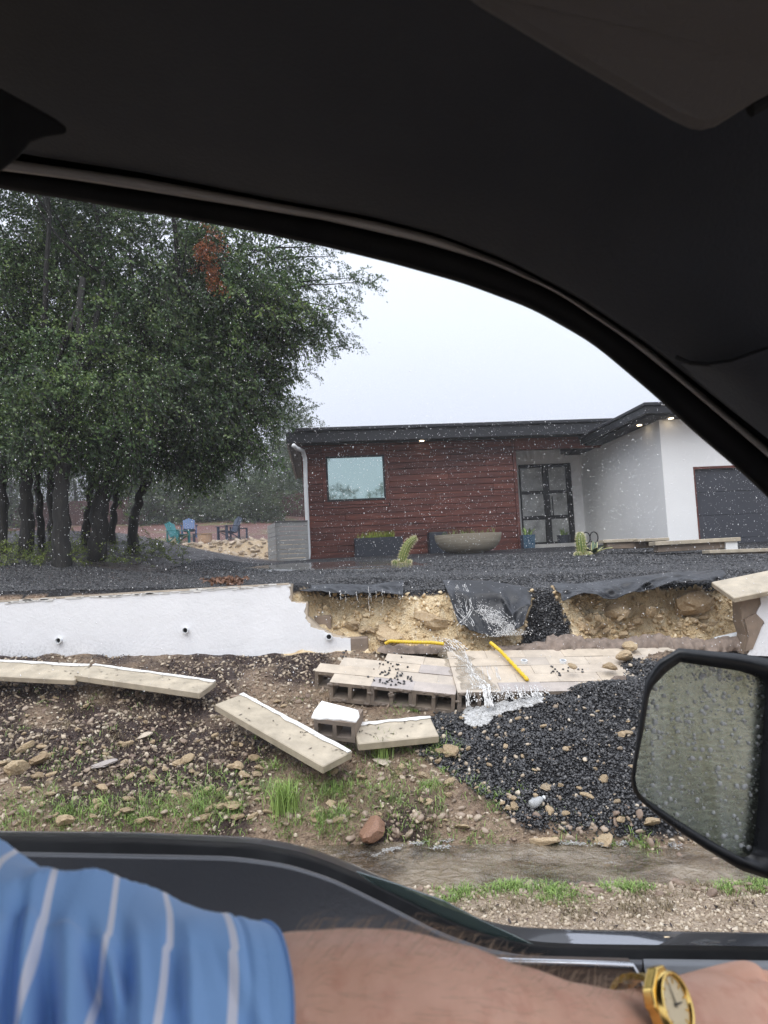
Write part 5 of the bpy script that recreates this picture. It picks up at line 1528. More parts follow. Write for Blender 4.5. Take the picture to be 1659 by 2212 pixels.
o = scatter('rubble', CHIP, P, np.stack([sz * RNG.uniform(1, 1.7, n), sz, sz * RNG.uniform(.45, .8, n)], 1), rot_rand(n, .5), M_BROWNSTONE); tag(o, 'muddy broken stones in the soil of the bank', None, None, 'stuff')
P = scatter_ground(2600, -.6, 5.0, 4.35, 5.5, None, 34); n = len(P); sz = .006 + .034 * RNG.uniform(0, 1, n) ** 4.5; P[:, 2] += sz * .05
o = scatter('rubble', CHIP, P, np.stack([sz * RNG.uniform(1, 1.6, n), sz, sz * .7], 1), rot_rand(n, .5), M_BROWNSTONE, tint=RNG.uniform(.2, 1, n)); tag(o, 'stones on the bed of the ditch', None, None, 'stuff')
P = scatter_ground(900, -11, -1.0, 27.6, 28.9, None, 35); n = len(P); sz = .03 + .13 * RNG.uniform(0, 1, n) ** 3
o = scatter('rubble', CHIP, P, np.stack([sz * RNG.uniform(1, 1.7, n), sz, sz * .7], 1), rot_rand(n, .5), M_TANSTONE, tint=RNG.uniform(.1, .6, n)); tag(o, 'limestone rubble along the edge of the far terrace', None, None, 'stuff')
# pale chips in the black heap
def t_mix(P):
    px, py = proj(P); return in_poly(px, py, PILE) & ((RNG.uniform(0, 1, len(P)) < .35) | ((py > 1640) & (px < 1130)))
P = scatter_ground(2600, -.1, 4.2, 5.0, 7.3, t_mix, 29); n = len(P); sz = .006 + .017 * RNG.uniform(0, 1, n) ** 2.6; P[:, 2] += .016 + sz * .2
o = scatter('limestone_chips', CHIP, P, np.stack([sz * 1.2, sz, sz * .8], 1), rot_rand(n, .3), M_TANSTONE, tint=RNG.uniform(.1, 1, n)); tag(o, 'pale chips mixed into the black gravel heap', None, None, 'stuff')

# leaf litter: small curled leaves
LEAFB = (np.array([(-1, 0, .25), (-.3, -.5, 0), (.5, -.45, .05), (1.1, 0, .3), (.5, .45, .05), (-.3, .5, 0)], float), np.array([(0, 1, 5), (1, 2, 5), (2, 4, 5), (2, 3, 4)]))
def t_lit(P):
    w_ = fbm(P[:, 0] * 1.2, P[:, 1] * 1.6, 63, 4) + .5 * sst(-.3, -2.2, P[:, 0]) * sst(5.6, 6.6, P[:, 1]) - .05
    return (RNG.uniform(0, 1, len(P)) < np.clip(.15 + 2.2 * w_, .05, 1)) & ~in_poly(*proj(P), PILE)
P = np.concatenate([scatter_ground(15000, -4.8, .9, 5.3, 7.85, t_lit, 30), scatter_ground(4500, -6.0, -2.2, 8.6, 13.5, None, 31), scatter_ground(500, -.5, 4.5, 3.4, 4.3, None, 32)]); n = len(P)
sz = RNG.uniform(.009, .022, n); P[:, 2] += .008
o = scatter('leaf_litter', [LEAFB], P, np.stack([sz, sz * .7, sz], 1), rot_rand(n, .72), M_LITTER); tag(o, 'dark wet fallen leaves on the bank and under the grove', None, None, 'stuff')
M_RUSSET = leafmat('russet_needles', (.10, .048, .028), (.28, .15, .09), .6)
P = np.array([tuple(onground(px, py, 8.0, 12)) for px, py in zip(RNG.normal(492, 17, 420), RNG.normal(1261, 2.4, 420))]); P[:, 2] += RNG.uniform(0, .06, 420)
o = scatter('leaf_pile', [LEAFB], P, np.full((420, 3), .03), rot_rand(420, .3), M_RUSSET); tag(o, 'russet heap of drifted leaves behind the white wall', None, None, 'stuff')

# grass
def tuft_field(regions, seed):
    r = np.random.default_rng(seed); PP = []; H = []
    for (px0, px1, py0, py1, tufts, per, h) in regions:
        for _ in range(tufts):
            cx, cy = r.uniform(px0, px1), r.uniform(py0, py1)
            c = onground(cx, cy, 3.0, 9)
            m_ = int(per * r.uniform(.4, 1.4)); rad_ = r.uniform(.02, .09)
            q = np.stack([c.x + r.normal(0, rad_, m_), c.y + r.normal(0, rad_ * .8, m_), np.zeros(m_)], 1); q[:, 2] = ground_rel(q[:, 0], q[:, 1]) + EYE.z
            PP.append(q); H.append(h * r.uniform(.5, 1.3) * r.uniform(.5, 1.1, m_))
    return np.concatenate(PP), np.concatenate(H)
REG = [(0, 260, 1700, 1795, 22, 22, .10), (240, 470, 1680, 1795, 26, 26, .10), (400, 760, 1700, 1810, 52, 30, .11), (560, 860, 1640, 1740, 24, 24, .10), (0, 640, 1560, 1690, 18, 16, .07), (760, 960, 1700, 1810, 22, 26, .10), (780, 990, 1600, 1710, 16, 22, .09), (990, 1200, 1700, 1760, 10, 20, .08),
       (1000, 1160, 1880, 1935, 40, 46, .06), (1150, 1290, 1875, 1910, 26, 46, .06), (1170, 1240, 1920, 1945, 16, 46, .06), (1290, 1390, 1890, 1925, 26, 46, .065), (1560, 1659, 1890, 1935, 26, 46, .07), (960, 1030, 1930, 1950, 12, 40, .05), (640, 700, 1490, 1540, 2, 16, .08), (850, 905, 1515, 1550, 7, 26, .09), (40, 380, 1480, 1560, 14, 10, .06), (1190, 1420, 1830, 1866, 16, 40, .07), (900, 1130, 1800, 1860, 14, 30, .07), (0, 900, 1640, 1800, 110, 16, .055), (0, 420, 1740, 1800, 30, 24, .09)]
gp, gh_ = tuft_field(REG, 41)
n = len(gp); go = blades('grass', gp, gh_, RNG.uniform(.35, 1.25, n), .0045, M_GRASS, None, seed=42); tag(go, 'wet green grass growing in tufts on the bank and verge', None, None, 'stuff')
gp, gh_ = tuft_field([(0, 760, 1500, 1790, 80, 26, .08), (960, 1659, 1900, 1985, 70, 24, .05), (700, 960, 1620, 1800, 30, 26, .08)], 43)
n = len(gp); go = blades('dry_grass', gp, gh_, RNG.uniform(.5, 1.5, n), .004, M_DRYGRASS, None, seed=44); tag(go, 'withered grass stalks on the bank and verge', None, None, 'stuff')
for label, px, py, m_, h, seed in (('tallest bright green grass clump in front of the slanting coping stone', 615, 1752, 190, .26, 51), ('thin tall grass clump sprouting in front of the coping stone that runs into the gravel', 826, 1636, 110, .24, 52)):
    c = onground(px, py, 3, 9); t = thing('grass_tuft', label, 'grass', c); r = np.random.default_rng(seed)
    q = np.stack([c.x + r.normal(0, .05, m_), c.y + r.normal(0, .04, m_), np.full(m_, c.z)], 1); o = blades('leaf_blades', q, h * r.uniform(.5, 1.15, m_), r.uniform(.1, .75, m_), .0065, M_GRASS, t, tint=r.uniform(.4, 1, m_), seed=seed); o['kind'] = 'stuff'

# single rocks
ROCKM = []
for s in range(7):
    V_, F_ = rock_base(2, 60 + s, .22, 9); V_ = V_ * np.array([1.25, 1, .78])
    me = bpy.data.meshes.new('rock'); me.from_pydata(V_.tolist(), [], F_.tolist()); me.materials.append(M_LIMEROCK); me.update(); ROCKM.append(me)
def rock(px, py, wpx, label, group=None, d=None, mat=None, flat=1.0, name='rock', cat='rock', sink=.3, k=None):
    p = at(px, py, d) if d else onground(px, py, 3, 12)
    s = wpx / FOC * p.y / 2.2
    me = ROCKM[(k if k is not None else RND.randrange(7))]
    if mat is not None: me = me.copy(); me.materials.clear(); me.materials.append(mat)
    o = bpy.data.objects.new(name, me); C.objects.link(o); o.scale = (s, s, s * flat); o.location = p + Vector((0, 0, s * (1 - sink) * .7 * flat)); o.rotation_euler = (RND.uniform(-.4, .4), RND.uniform(-.4, .4), RND.uniform(0, 6.28))
    return tag(o, label, cat, group)
rock(805, 1812, 62, 'red brown boulder sitting in the ditch water', mat=M_REDROCK, k=2, sink=.1)
rock(1172, 1826, 70, 'flat pale rock with water foaming over it in the ditch', flat=.45, k=1)
rock(1300, 1822, 55, 'ochre rock breaking the ditch water below the mirror', flat=.5, k=3)
rock(972, 1632, 40, 'largest pale rock at the left side of the black gravel heap', k=4)
rock(1188, 1758, 26, 'rounded ochre rock right beside the plastic bottle', k=0)
rock(1405, 1786, 44, 'angular yellow rock at the foot of the gravel heap under the mirror', flat=.7, k=5)
rock(1110, 1748, 24, 'round ochre stone of a pair left of the plastic bottle', k=6)
rock(1098, 1752, 20, 'smaller ochre stone of a pair left of the plastic bottle', k=1)
rock(1180, 1705, 30, 'flat ochre rock in the middle of the black gravel', flat=.6, k=2)
rock(1266, 1722, 32, 'long flat ochre rock in the black gravel right of the middle', flat=.6, k=3)
rock(1306, 1690, 22, 'pinkish rock high on the right flank of the black gravel', k=4)
rock(1001, 1792, 30, 'flat tan rock where the gravel heap meets the ditch', flat=.5, k=5)
rock(1342, 1776, 24, 'ochre stone in the wet gravel left of the angular yellow rock', k=6)
rock(838, 1372, 70, 'big yellow limestone boulder above the level yellow rod', d=8.10, k=4, flat=.7, sink=.8)
rock(930, 1345, 95, 'bulging yellow limestone mass left of the large fabric sheet', d=8.23, k=1, flat=.9, sink=.9)
rock(760, 1358, 34, 'tan limestone block among the rubble right of the broken wall end', d=8.12, k=5, sink=.8)
rock(800, 1362, 28, 'small tan boulder next to the big yellow boulder', d=8.08, k=2, sink=.8)
rock(1330, 1322, 62, 'large pale rock in the earth face under the long black fabric', d=8.21, k=3, sink=.9)
rock(1260, 1358, 44, 'rounded tan rock low in the earth face right of the gravel fan', d=8.10, k=6, sink=.8)
rock(1406, 1322, 36, 'yellow rock in the middle of the right earth face', d=8.17, k=0, sink=.8)
rock(1500, 1306, 92, 'great rounded limestone lump in the earth face near the wall stub', d=8.27, k=2, flat=1.0, sink=.9)
rock(1222, 1308, 40, 'pale rock at the corner of the long black fabric', d=8.27, k=5, sink=.8)
rock(1206, 1278, 34, 'yellow rock between the gravel fan and the long black fabric', d=8.36, k=1, sink=.8)
rock(1363, 1400, 34, 'pale rock on the wall strip above the gravel', d=7.6, k=3, sink=.5)
rock(1352, 1424, 40, 'cream rock at the upper edge of the gravel heap', d=7.3, k=4, sink=.4)
rock(1318, 1446, 30, 'tan rock under the cream rock on the gravel heap', d=7.05, k=5, sink=.4)
rock(1338, 1478, 40, 'greyish lump of old concrete in the gravel left of the mirror', d=6.8, k=6, sink=.4, mat=M_MORTAR)
rock(1236, 1443, 20, 'small yellow rock at the tip of the bared block wall', d=7.0, k=2, sink=.3)
rock(225, 1655, 48, 'grey slab of broken concrete among the stones of the bank', mat=M_BLOCK_GREY, flat=.4, k=1)
rock(312, 1592, 30, 'pale angular chip with a corner broken out, under the second coping stone', mat=M_BLOCK, flat=.5, k=3)
rock(830, 1652, 44, 'broken flat tan piece of coping below the slanting stone', mat=M_BLOCK, flat=.4, k=4)
rock(40, 1668, 52, 'largest tan rock at the left edge of the bank', k=0)
rock(85, 1650, 34, 'tan rock beside the largest one at the left edge', k=6)
rock(140, 1780, 40, 'tan rock just above the window sill at the left', k=2)
rock(275, 1756, 36, 'flat tan rock in the grass above the window sill', k=5, flat=.6)
rock(505, 1745, 44, 'pale flat rock left of the tallest grass clump', k=3, flat=.5)
rock(60, 1614, 34, 'grey white rock at the left under the leaf litter', k=4, flat=.6)
for i in range(150):
    u_ = RND.random()
    if u_ < .55: px, py, w_ = RND.uniform(0, 560), RND.uniform(1600, 1780), RND.uniform(12, 28)
    elif u_ < .8: px, py, w_ = RND.uniform(540, 1000), RND.uniform(1640, 1790), RND.uniform(10, 24)
    else: px, py, w_ = RND.uniform(0, 640), RND.uniform(1500, 1640), RND.uniform(8, 18)
    if in_poly(np.array([px]), np.array([py]), PILE)[0]: continue
    rock(px, py, w_, 'small tan limestone rock scattered on the muddy bank', 'small rocks on the muddy bank', flat=RND.uniform(.6, 1))
for i in range(60):
    px, py, w_ = RND.uniform(930, 1560), RND.uniform(1500, 1795), RND.uniform(8, 19)
    if not in_poly(np.array([px]), np.array([py]), PILE)[0]: continue
    o = rock(px, py, w_, 'small pale limestone rock lying on the black gravel heap', 'small rocks on the black gravel heap', flat=RND.uniform(.6, 1)); o.location.z += .012
for i in range(26):
    px, py = RND.uniform(1255, 1560), RND.uniform(1335, 1372)
    rock(px, py, RND.uniform(10, 26), 'yellow limestone rock loose at the foot of the right earth face', 'loose rocks at the foot of the right earth face', d=8.10 + RND.uniform(-.08, .08), sink=.7)
for i in range(12):
    px, py = RND.uniform(680, 820), RND.uniform(1340, 1380)
    rock(px, py, RND.uniform(10, 24), 'tan rock loose at the foot of the earth face by the broken wall end', 'loose rocks by the broken wall end', d=8.10 + RND.uniform(-.06, .06), sink=.7)
for i in range(24):
    px, py = RND.uniform(980, 1640), RND.uniform(1830, 1975)
    rock(px, py, RND.uniform(7, 20), 'small whitish stone on the wet verge beside the ditch', 'small stones on the verge', flat=.7, sink=.5)
# black stones washed onto the panel
P = []
for (px, py, k) in [(745, 1409, 5), (742, 1417, 4)] + [(RND.gauss(838, 22), RND.gauss(1447, 20), 1) for _ in range(46)] + [(RND.uniform(850, 900), RND.uniform(1460, 1480), 1) for _ in range(10)] + [(RND.uniform(1180, 1260), RND.uniform(1440, 1458), 1) for _ in range(14)]:
    for _ in range(k):
        r_ = ray(px + RND.uniform(-6, 6), py + RND.uniform(-4, 4)); nn_, o_ = (pn, fl) if px < 986 else (qn, fl2)
        t_ = (o_ - EYE).dot(nn_) / r_.dot(nn_); P.append(tuple(EYE + r_ * t_ + nn_ * .008))
P = np.array(P); n = len(P); sz = RNG.uniform(.009, .016, n)
o = scatter('black_gravel', PEB, P, np.stack([sz, sz, sz * .7], 1), rot_rand(n, .5), M_BLACKSTONE, smooth=True); tag(o, 'black pebbles stranded on the fallen block panel', None, None, 'stuff')

P = []
dg = bpy.context.evaluated_depsgraph_get()
bpy.context.view_layer.update()
for poly, cnt in (([(30, 1425), (190, 1437), (170, 1458), (30, 1448)], 14), ([(215, 1440), (455, 1474), (432, 1498), (190, 1462)], 26), ([(530, 1503), (750, 1620), (715, 1655), (490, 1530)], 46), ([(770, 1566), (915, 1552), (915, 1590), (780, 1600)], 30), ([(680, 1520), (745, 1532), (755, 1552), (690, 1546)], 6)):
    xs = [p[0] for p in poly]; ys = [p[1] for p in poly]
    for _ in range(cnt * 3):
        px, py = RND.uniform(min(xs), max(xs)), RND.uniform(min(ys), max(ys))
        if cnt <= 0 or not in_poly(np.array([px]), np.array([py]), poly)[0]: continue
        hit, loc, nrm, *_r = scene.ray_cast(dg, EYE + ray(px, py) * (4.6 / FOC), ray(px, py).normalized(), distance=9)
        if hit and abs(nrm.z) > .5: P.append(tuple(loc + Vector((0, 0, .006)))); cnt -= 1
P = np.array(P); n = len(P); sz = RNG.uniform(.006, .021, n)
o = scatter('leaf_litter', [LEAFB], P, np.stack([sz, sz * .6, sz * .6], 1), rot_rand(n, .9), M_LITTER, tint=RNG.uniform(0, .6, n)); tag(o, 'dark wet leaves stuck on the fallen coping stones', None, None, 'stuff')

# ------------------------------------------------------------------ running water and foam
mw = NT('white_water'); wn_ = mw.noise(30, 5, .7)
mw.out(mw.ramp(wn_, [(.3, (.66, .65, .62)), (.7, (.92, .92, .92))]), .25, mw.bump(wn_, .8, .02), IOR=1.33)
mfm = NT('foam'); fv = mfm.voro(55); mfm.out(mfm.ramp(mfm.noise(20, 5), [(.3, (.36, .355, .34)), (.6, (.66, .66, .65))]), .5, mfm.bump(mfm.math('ADD', fv, mfm.noise(120, 3)), .9, .015))
mclr = NT('clear_film'); mclr.out((.62, .56, .46), .06, mclr.bump(mclr.noise(25, 5, .7), .7, .02), Transmission_Weight=.8, IOR=1.33)
def strand(q, pts, w0, w1, seed, n=14):
    """a rope of water: wavering tube through points"""
    r = random.Random(seed); P = []
    for i in range(len(pts) - 1):
        for t in np.linspace(0, 1, n, endpoint=False): P.append(Vector(pts[i]).lerp(Vector(pts[i + 1]), t))
    P.append(Vector(pts[-1])); m_ = len(P); ph = r.uniform(0, 99)
    P = [p + Vector((.02 * float(vn(i * .35, ph, 3)), -.012 * abs(float(vn(i * .5, ph, 4))), .012 * float(vn(i * .6, ph, 5)))) for i, p in enumerate(P)]
    R_ = [max(.0004, (w0 + (w1 - w0) * i / m_) * (-.25 + 1.35 * (float(vn(i * .9, ph, 6)) + .5))) for i in range(m_)]
    q.tube(P, R_, 6)
def drops(q, c, spread, n, size, seed, up=0.0):
    r = random.Random(seed); B, Fb = ico(0)
    for _ in range(n):
        s = size * r.uniform(.3, 1.2) ; o_ = Vector((r.gauss(0, spread[0]), r.gauss(0, spread[1]), abs(r.gauss(0, spread[2])) + up))
        q.add([Vector(c) + o_ + Vector(b) * s for b in B], Fb.tolist())
# over the fabric
q = MB()
def fabpt(px, py):     # on the front of the hanging sheet
    t = (py - 1256) / 115.0
    return at(px, py, 8.36 - .10 * math.sin(min(1, max(0, t)) * 1.57) - .46 * max(0, min(1, t)) - .07)
for k in range(7):
    x0 = 975 + RND.uniform(-14, 40); strand(q, [fabpt(x0, 1262), fabpt(x0 + 8 + RND.uniform(-4, 8), 1290), fabpt(x0 + 10 + RND.uniform(0, 12), 1320), fabpt(1000 + RND.uniform(-14, 26), 1352)], .003, .0045, 400 + k)
for k in range(8):
    x0 = 1030 + RND.uniform(-8, 70); y0 = 1312 + (x0 - 1030) * .25 + RND.uniform(-8, 12)
    x1 = x0 + RND.uniform(14, 40); y1 = min(1378, y0 + RND.uniform(22, 50)); strand(q, [fabpt(x0, y0), fabpt((x0 + x1) / 2, (y0 + y1) / 2 - 3), fabpt(x1, y1)], .0022, .0048, 430 + k, 10)
for k in range(16):
    drops(q, fabpt(1040 + k * 5.5 + RND.uniform(-6, 6), 1322 + k * 3.2), (.06, .02, .04), 26, .0055, 480 + k)
for k in range(60):
    u_ = RND.random(); drops(q, fabpt(1032 + 78 * u_ + RND.gauss(0, 9), 1310 + 62 * u_ ** .8 + RND.gauss(0, 7)), (.022, .012, .018), 22, .0036, 800 + k)
drops(q, fabpt(1095, 1374), (.13, .03, .03), 260, .0055, 499)
for k in range(24):
    drops(q, fabpt(984 + k * .9 + RND.gauss(0, 3), 1270 + k * 3.6), (.012, .01, .02), 12, .0034, 870 + k)
tag(obj('waterfall', q, mw.mat, smooth=True, origin=fabpt(1060, 1372)), 'white water tumbling down the large dark fabric sheet', 'water')
# trickles over the left strip
q = MB()
for x0, x1, y0, y1 in ((796, 798, 1268, 1322), (800, 802, 1280, 1300), (770, 774, 1278, 1300), (824, 828, 1274, 1316), (735, 736, 1276, 1296), (745, 748, 1278, 1300), (812, 813, 1276, 1292), (712, 713, 1277, 1290), (862, 864, 1278, 1296)):
    strand(q, [at(x0, y0, 8.0), at((x0 + x1) / 2, (y0 + y1) / 2, 7.98), at(x1, y1, 7.97)], .005, .003, int(x0))
tag(obj('waterfall', q, mw.mat, smooth=True, origin=at(796, 1322, 8.14)), 'thin trickles falling from the short fabric strip', 'water')
# across the panel: films with white ridges
def pp2(px, py, h=.006):
    nn_, o_ = (pn, fl) if px < 986 else (qn, fl2); r_ = ray(px, py); t_ = (o_ - EYE).dot(nn_) / r_.dot(nn_); return EYE + r_ * t_ + nn_ * h
q = MB()
for k in range(16):
    a = RND.random(); x0 = 955 + 40 * a + RND.uniform(-6, 6); x1 = 1008 + RND.uniform(-10, 22); x2 = 1022 + RND.uniform(-12, 30)
    strand(q, [pp2(x0 + 14, 1404), pp2((x0 + x1) / 2 + 12, 1428), pp2(x1, 1452), pp2(x2, 1474), pp2(x2 + RND.uniform(-10, 22), 1490)], .003, .006, 520 + k, 12)
for k in range(9):
    x0 = 935 + k * 6; strand(q, [at(x0, 1374 + k, 7.95), at(x0 + 12, 1388, 7.85), at(x0 + 26, 1403, 7.72)], .006, .008, 560 + k)
for k in range(70):
    u_ = RND.random(); drops(q, pp2(968 + 62 * u_ ** .7 + RND.gauss(0, 8), 1404 + 86 * u_), (.03, .02, .002), 9, .0035, 900 + k)
for k in range(10):
    x0 = 1040 + RND.uniform(-8, 40); strand(q, [pp2(x0, 1440), pp2(x0 + 4, 1455), pp2(x0 + 8, 1470)], .003, .005, 580 + k, 6)
fl_m = NT('wet_film'); fl_m.out((.30, .25, .18), .05, fl_m.bump(fl_m.noise(30, 5), .5, .01), IOR=1.5, Alpha=fl_m.ramp(fl_m.noise(9, 4), [(.35, .15), (.65, .6)]))
fr_ = []
for py in np.linspace(1403, 1491, 14):
    u_ = (py - 1403) / 88; xa_, xb_ = 940 + 60 * u_ + RND.uniform(-6, 6), 1000 + 70 * u_ + RND.uniform(-6, 14); fr_.append([pp2(xa_ + (xb_ - xa_) * t, py, .005 + (.004 if 0 < t < 1 else -.003)) for t in np.linspace(0, 1, 8)])
q2 = MB(); q2.rows(fr_); tag(obj('water_film', q2, fl_m.mat, smooth=True, origin=pp2(1010, 1450)), 'thin muddy sheet of water sliding down the fallen blocks beside the slanting yellow rod', 'water')
# plunge over the front edge
for k in range(15):
    x0 = 1046 + RND.uniform(-6, 12); strand(q, [pp2(x0, 1482, .012), at(x0 + 3, 1497, 6.62), at(x0 + 8, 1526, 6.56)], .007, .010, 600 + k, 8)
for k in range(6):
    x0 = 1012 + RND.uniform(-5, 8); strand(q, [pp2(x0, 1492, .012), at(x0 - 2, 1504, 6.62), at(x0 - 3, 1526, 6.58)], .005, .006, 620 + k, 6)
for k in range(22):
    x0 = 1082 + RND.uniform(0, 95); strand(q, [pp2(x0, 1484 + RND.uniform(-4, 4), .008), at(x0 + 6, 1496, 6.64), at(x0 + RND.uniform(4, 16), 1512 - (x0 - 1082) * .12, 6.58)], .004, .008, 640 + k, 6)
drops(q, at(1075, 1512, 6.58), (.13, .05, .06), 190, .007, 660); drops(q, at(1130, 1500, 6.6), (.14, .05, .04), 120, .006, 661)
tag(obj('waterfall', q, mw.mat, smooth=True, origin=at(1050, 1530, 6.55)), 'white stream running over the fallen blocks and plunging off their edge', 'water')
# foam
def foam(name, label, outline, dz=.03, seed=0, h=.03):
    xs = [p[0] for p in outline]; ys = [p[1] for p in outline]; q = MB(); B, Fb = ico(1); n = 0; r = random.Random(seed)
    A = (max(xs) - min(xs)) * (max(ys) - min(ys))
    for _ in range(int(A / 3.5)):
        px, py = r.uniform(min(xs), max(xs)), r.uniform(min(ys), max(ys))
        if not in_poly(np.array([px + r.gauss(0, 3)]), np.array([py + r.gauss(0, 2)]), outline)[0]: continue
        p = onground(px, py, 3.5, 8.5); s = r.uniform(.006, .022)
        q.add([p + Vector((b[0] * s, b[1] * s, b[2] * s * .6 + dz)) for b in B], Fb.tolist())
    o = obj(name, q, mfm.mat, smooth=True); tag(o, label, None, None, 'stuff'); return o
foam('foam', 'white foam piled where the water plunges on the gravel', [(1000, 1534), (1030, 1538), (1070, 1528), (1120, 1522), (1168, 1512), (1172, 1522), (1130, 1536), (1085, 1546), (1066, 1556), (1052, 1572), (1020, 1577), (1004, 1566), (1008, 1552)], .03, 3)
foam('foam', 'white froth along the end of the fallen panel', [(1160, 1496), (1185, 1486), (1192, 1494), (1170, 1506), (1150, 1512)], .03, 4)
def ribbon_foam(pts, seed, w=.022, n=26, z=None):
    q = MB(); r = random.Random(seed); B, Fb = ico(0)
    for i in range(len(pts) - 1):
        for t in np.linspace(0, 1, n, endpoint=False):
            px = pts[i][0] + (pts[i + 1][0] - pts[i][0]) * t; py = pts[i][1] + (pts[i + 1][1] - pts[i][1]) * t
            p = at(px, py, 4.6); r_ = ray(px, py); zz = -1.943
            x_ = 0
            for _ in range(3):
                t_ = (zz - .04 * (x_ + .5)) / r_.z; x_ = r_.x * t_
            p = EYE + r_ * t_
            if float(vn(px * .05, seed * 3.3, 90)) < -.04: continue
            for _ in range(5):
                s = w * r.uniform(.07, .26); o_ = Vector((r.gauss(0, w * 1.3), r.gauss(0, w * (.5 + 1.4 * (float(vn(px * .09, seed, 92)) + .5))), r.uniform(-.002, .010)))
                q.add([p + o_ + Vector((b[0] * s * 2.2, b[1] * s * 1.2, b[2] * s * .5)) for b in B], Fb.tolist())
    return q
q = MB()
for k, pts in enumerate(([(832, 1838), (862, 1832), (900, 1836), (940, 1832), (985, 1826)], [(890, 1824), (930, 1818), (985, 1815), (1020, 1818)], [(1132, 1838), (1150, 1822), (1172, 1812), (1200, 1818)], [(1215, 1820), (1250, 1824), (1300, 1822), (1330, 1834), (1360, 1832)], [(1340, 1824), (1385, 1812), (1430, 1822), (1470, 1828)], [(800, 1852), (826, 1844)], [(1000, 1858), (1060, 1850)], [(1270, 1868), (1330, 1864)])):
    b = ribbon_foam(pts, 700 + k, .016 if k < 5 else .008); q.add(b.v, b.f)
tag(obj('foam', q, mfm.mat, smooth=True), 'broken lines of froth on the ditch water', None, None, 'stuff')
# sheets of rain water lying on the gravel in front of the house
mp = NT('puddle'); mp.out((.10, .095, .09), .06, mp.bump(mp.noise(12, 5), .4, .01), Specular_IOR_Level=.6)
ux = np.linspace(-3.4, 1.6, 90); uy = np.linspace(10.4, 15.5, 70); UX, UY = np.meshgrid(ux, uy)
UZ = yard_z(UX, UY) + EYE.z + .030 - .05 * sst(.35, 1.0, ((UX + .9 + .25 * (UY - 13)) / 2.0) ** 2 + ((UY - 12.9) / 2.2) ** 2) + .022 * fbm(UX * 1.6, UY * 1.1, 95, 3)
i = (np.arange(69)[:, None] * 90 + np.arange(89)[None]).ravel()
tag(np_mesh('puddle', np.stack([UX, UY, UZ], -1).reshape(-1, 3), np.stack([i, i + 1, i + 91, i + 90], 1), mp.mat, smooth=True), kind='structure')

# rain: falling drops
mr_ = NT('raindrop'); mr_.out((.92, .93, .95), .25)
r = np.random.default_rng(88); n = 36000
y = 2.2 + 14.6 * r.uniform(0, 1, n) ** .55; px = r.uniform(-40, 1700, n); py = r.uniform(380, 1500, n)
P = np.array([tuple(at(a, b, c)) for a, b, c in zip(px, py, y)])
keep = P[:, 2] > ground_rel(P[:, 0], P[:, 1]) + EYE.z + .1
P = P[keep]; y = y[keep]; n = len(P); s = (.0016 + .0026 * r.uniform(0, 1, n) ** 4) * (.45 + y / 11)
o = scatter('rain', [OCT[0]], P, np.stack([s, s, s * 1.6], 1), rot_rand(n, .93), mr_.mat, smooth=True); tag(o, 'raindrops falling between the truck and the house', None, None, 'stuff')
# ------------------------------------------------------------------ the truck we sit in
M_HEAD = simple('headliner_cloth', (.024, .027, .034), .08, 3, .95, .25, 260, Sheen_Weight=.1)
M_VISOR = simple('sun_visor_cloth', (.085, .080, .080), .06, 3, .9, .3, 220)
M_RUBBER = simple('black_rubber', (.003, .003, .0035), .2, 8, .7, Specular_IOR_Level=.2)
M_TRIM = simple('grey_pillar_trim', (.30, .285, .275), .08, 4, .7, .15, 160)
M_DOORP = simple('dark_grey_door_panel', (.125, .128, .138), .1, 5, .38, .25, 180)
M_DOORL = simple('light_grey_door_trim', (.27, .28, .295), .08, 5, .5, .2, 180)
mgl = NT('wet_black_sky_sheen'); _w = mgl.noise(7, 5, .6, vec=mgl.co('Object', (1, 2.5, 1)))
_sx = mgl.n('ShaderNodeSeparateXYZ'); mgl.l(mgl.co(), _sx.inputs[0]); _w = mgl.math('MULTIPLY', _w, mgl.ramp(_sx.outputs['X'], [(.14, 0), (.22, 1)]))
mgl.out(mgl.ramp(_w, [(.40, (.010, .010, .012)), (.44, (.36, .37, .40))]), mgl.ramp(_w, [(.40, .30), (.44, .03)]), mgl.bump(mgl.ramp(_w, [(.40, 0), (.44, 1)]), .3, .002), Specular_IOR_Level=.6, Coat_Weight=.5, Coat_Roughness=.05, Metallic=mgl.ramp(_w, [(.40, 0), (.44, .75)])); M_GLOSS = mgl.mat  # water patches coloured pale and metallic to paint in the reflected sky
M_PAINT = simple('black_car_paint', (.010, .010, .012), .2, 4, .25)
M_HOUSING = simple('mirror_housing_black', (.010, .011, .013), .2, 12, .35, .12, 200)
M_CHROME = simple('satin_silver', (.62, .63, .65), .05, 8, .25, 0, 60, metal=1.0)
M_WALNUT = wood_board('brown_wood_inlay', (.045, .028, .02), (.11, .075, .055), (.18, .13, .10))

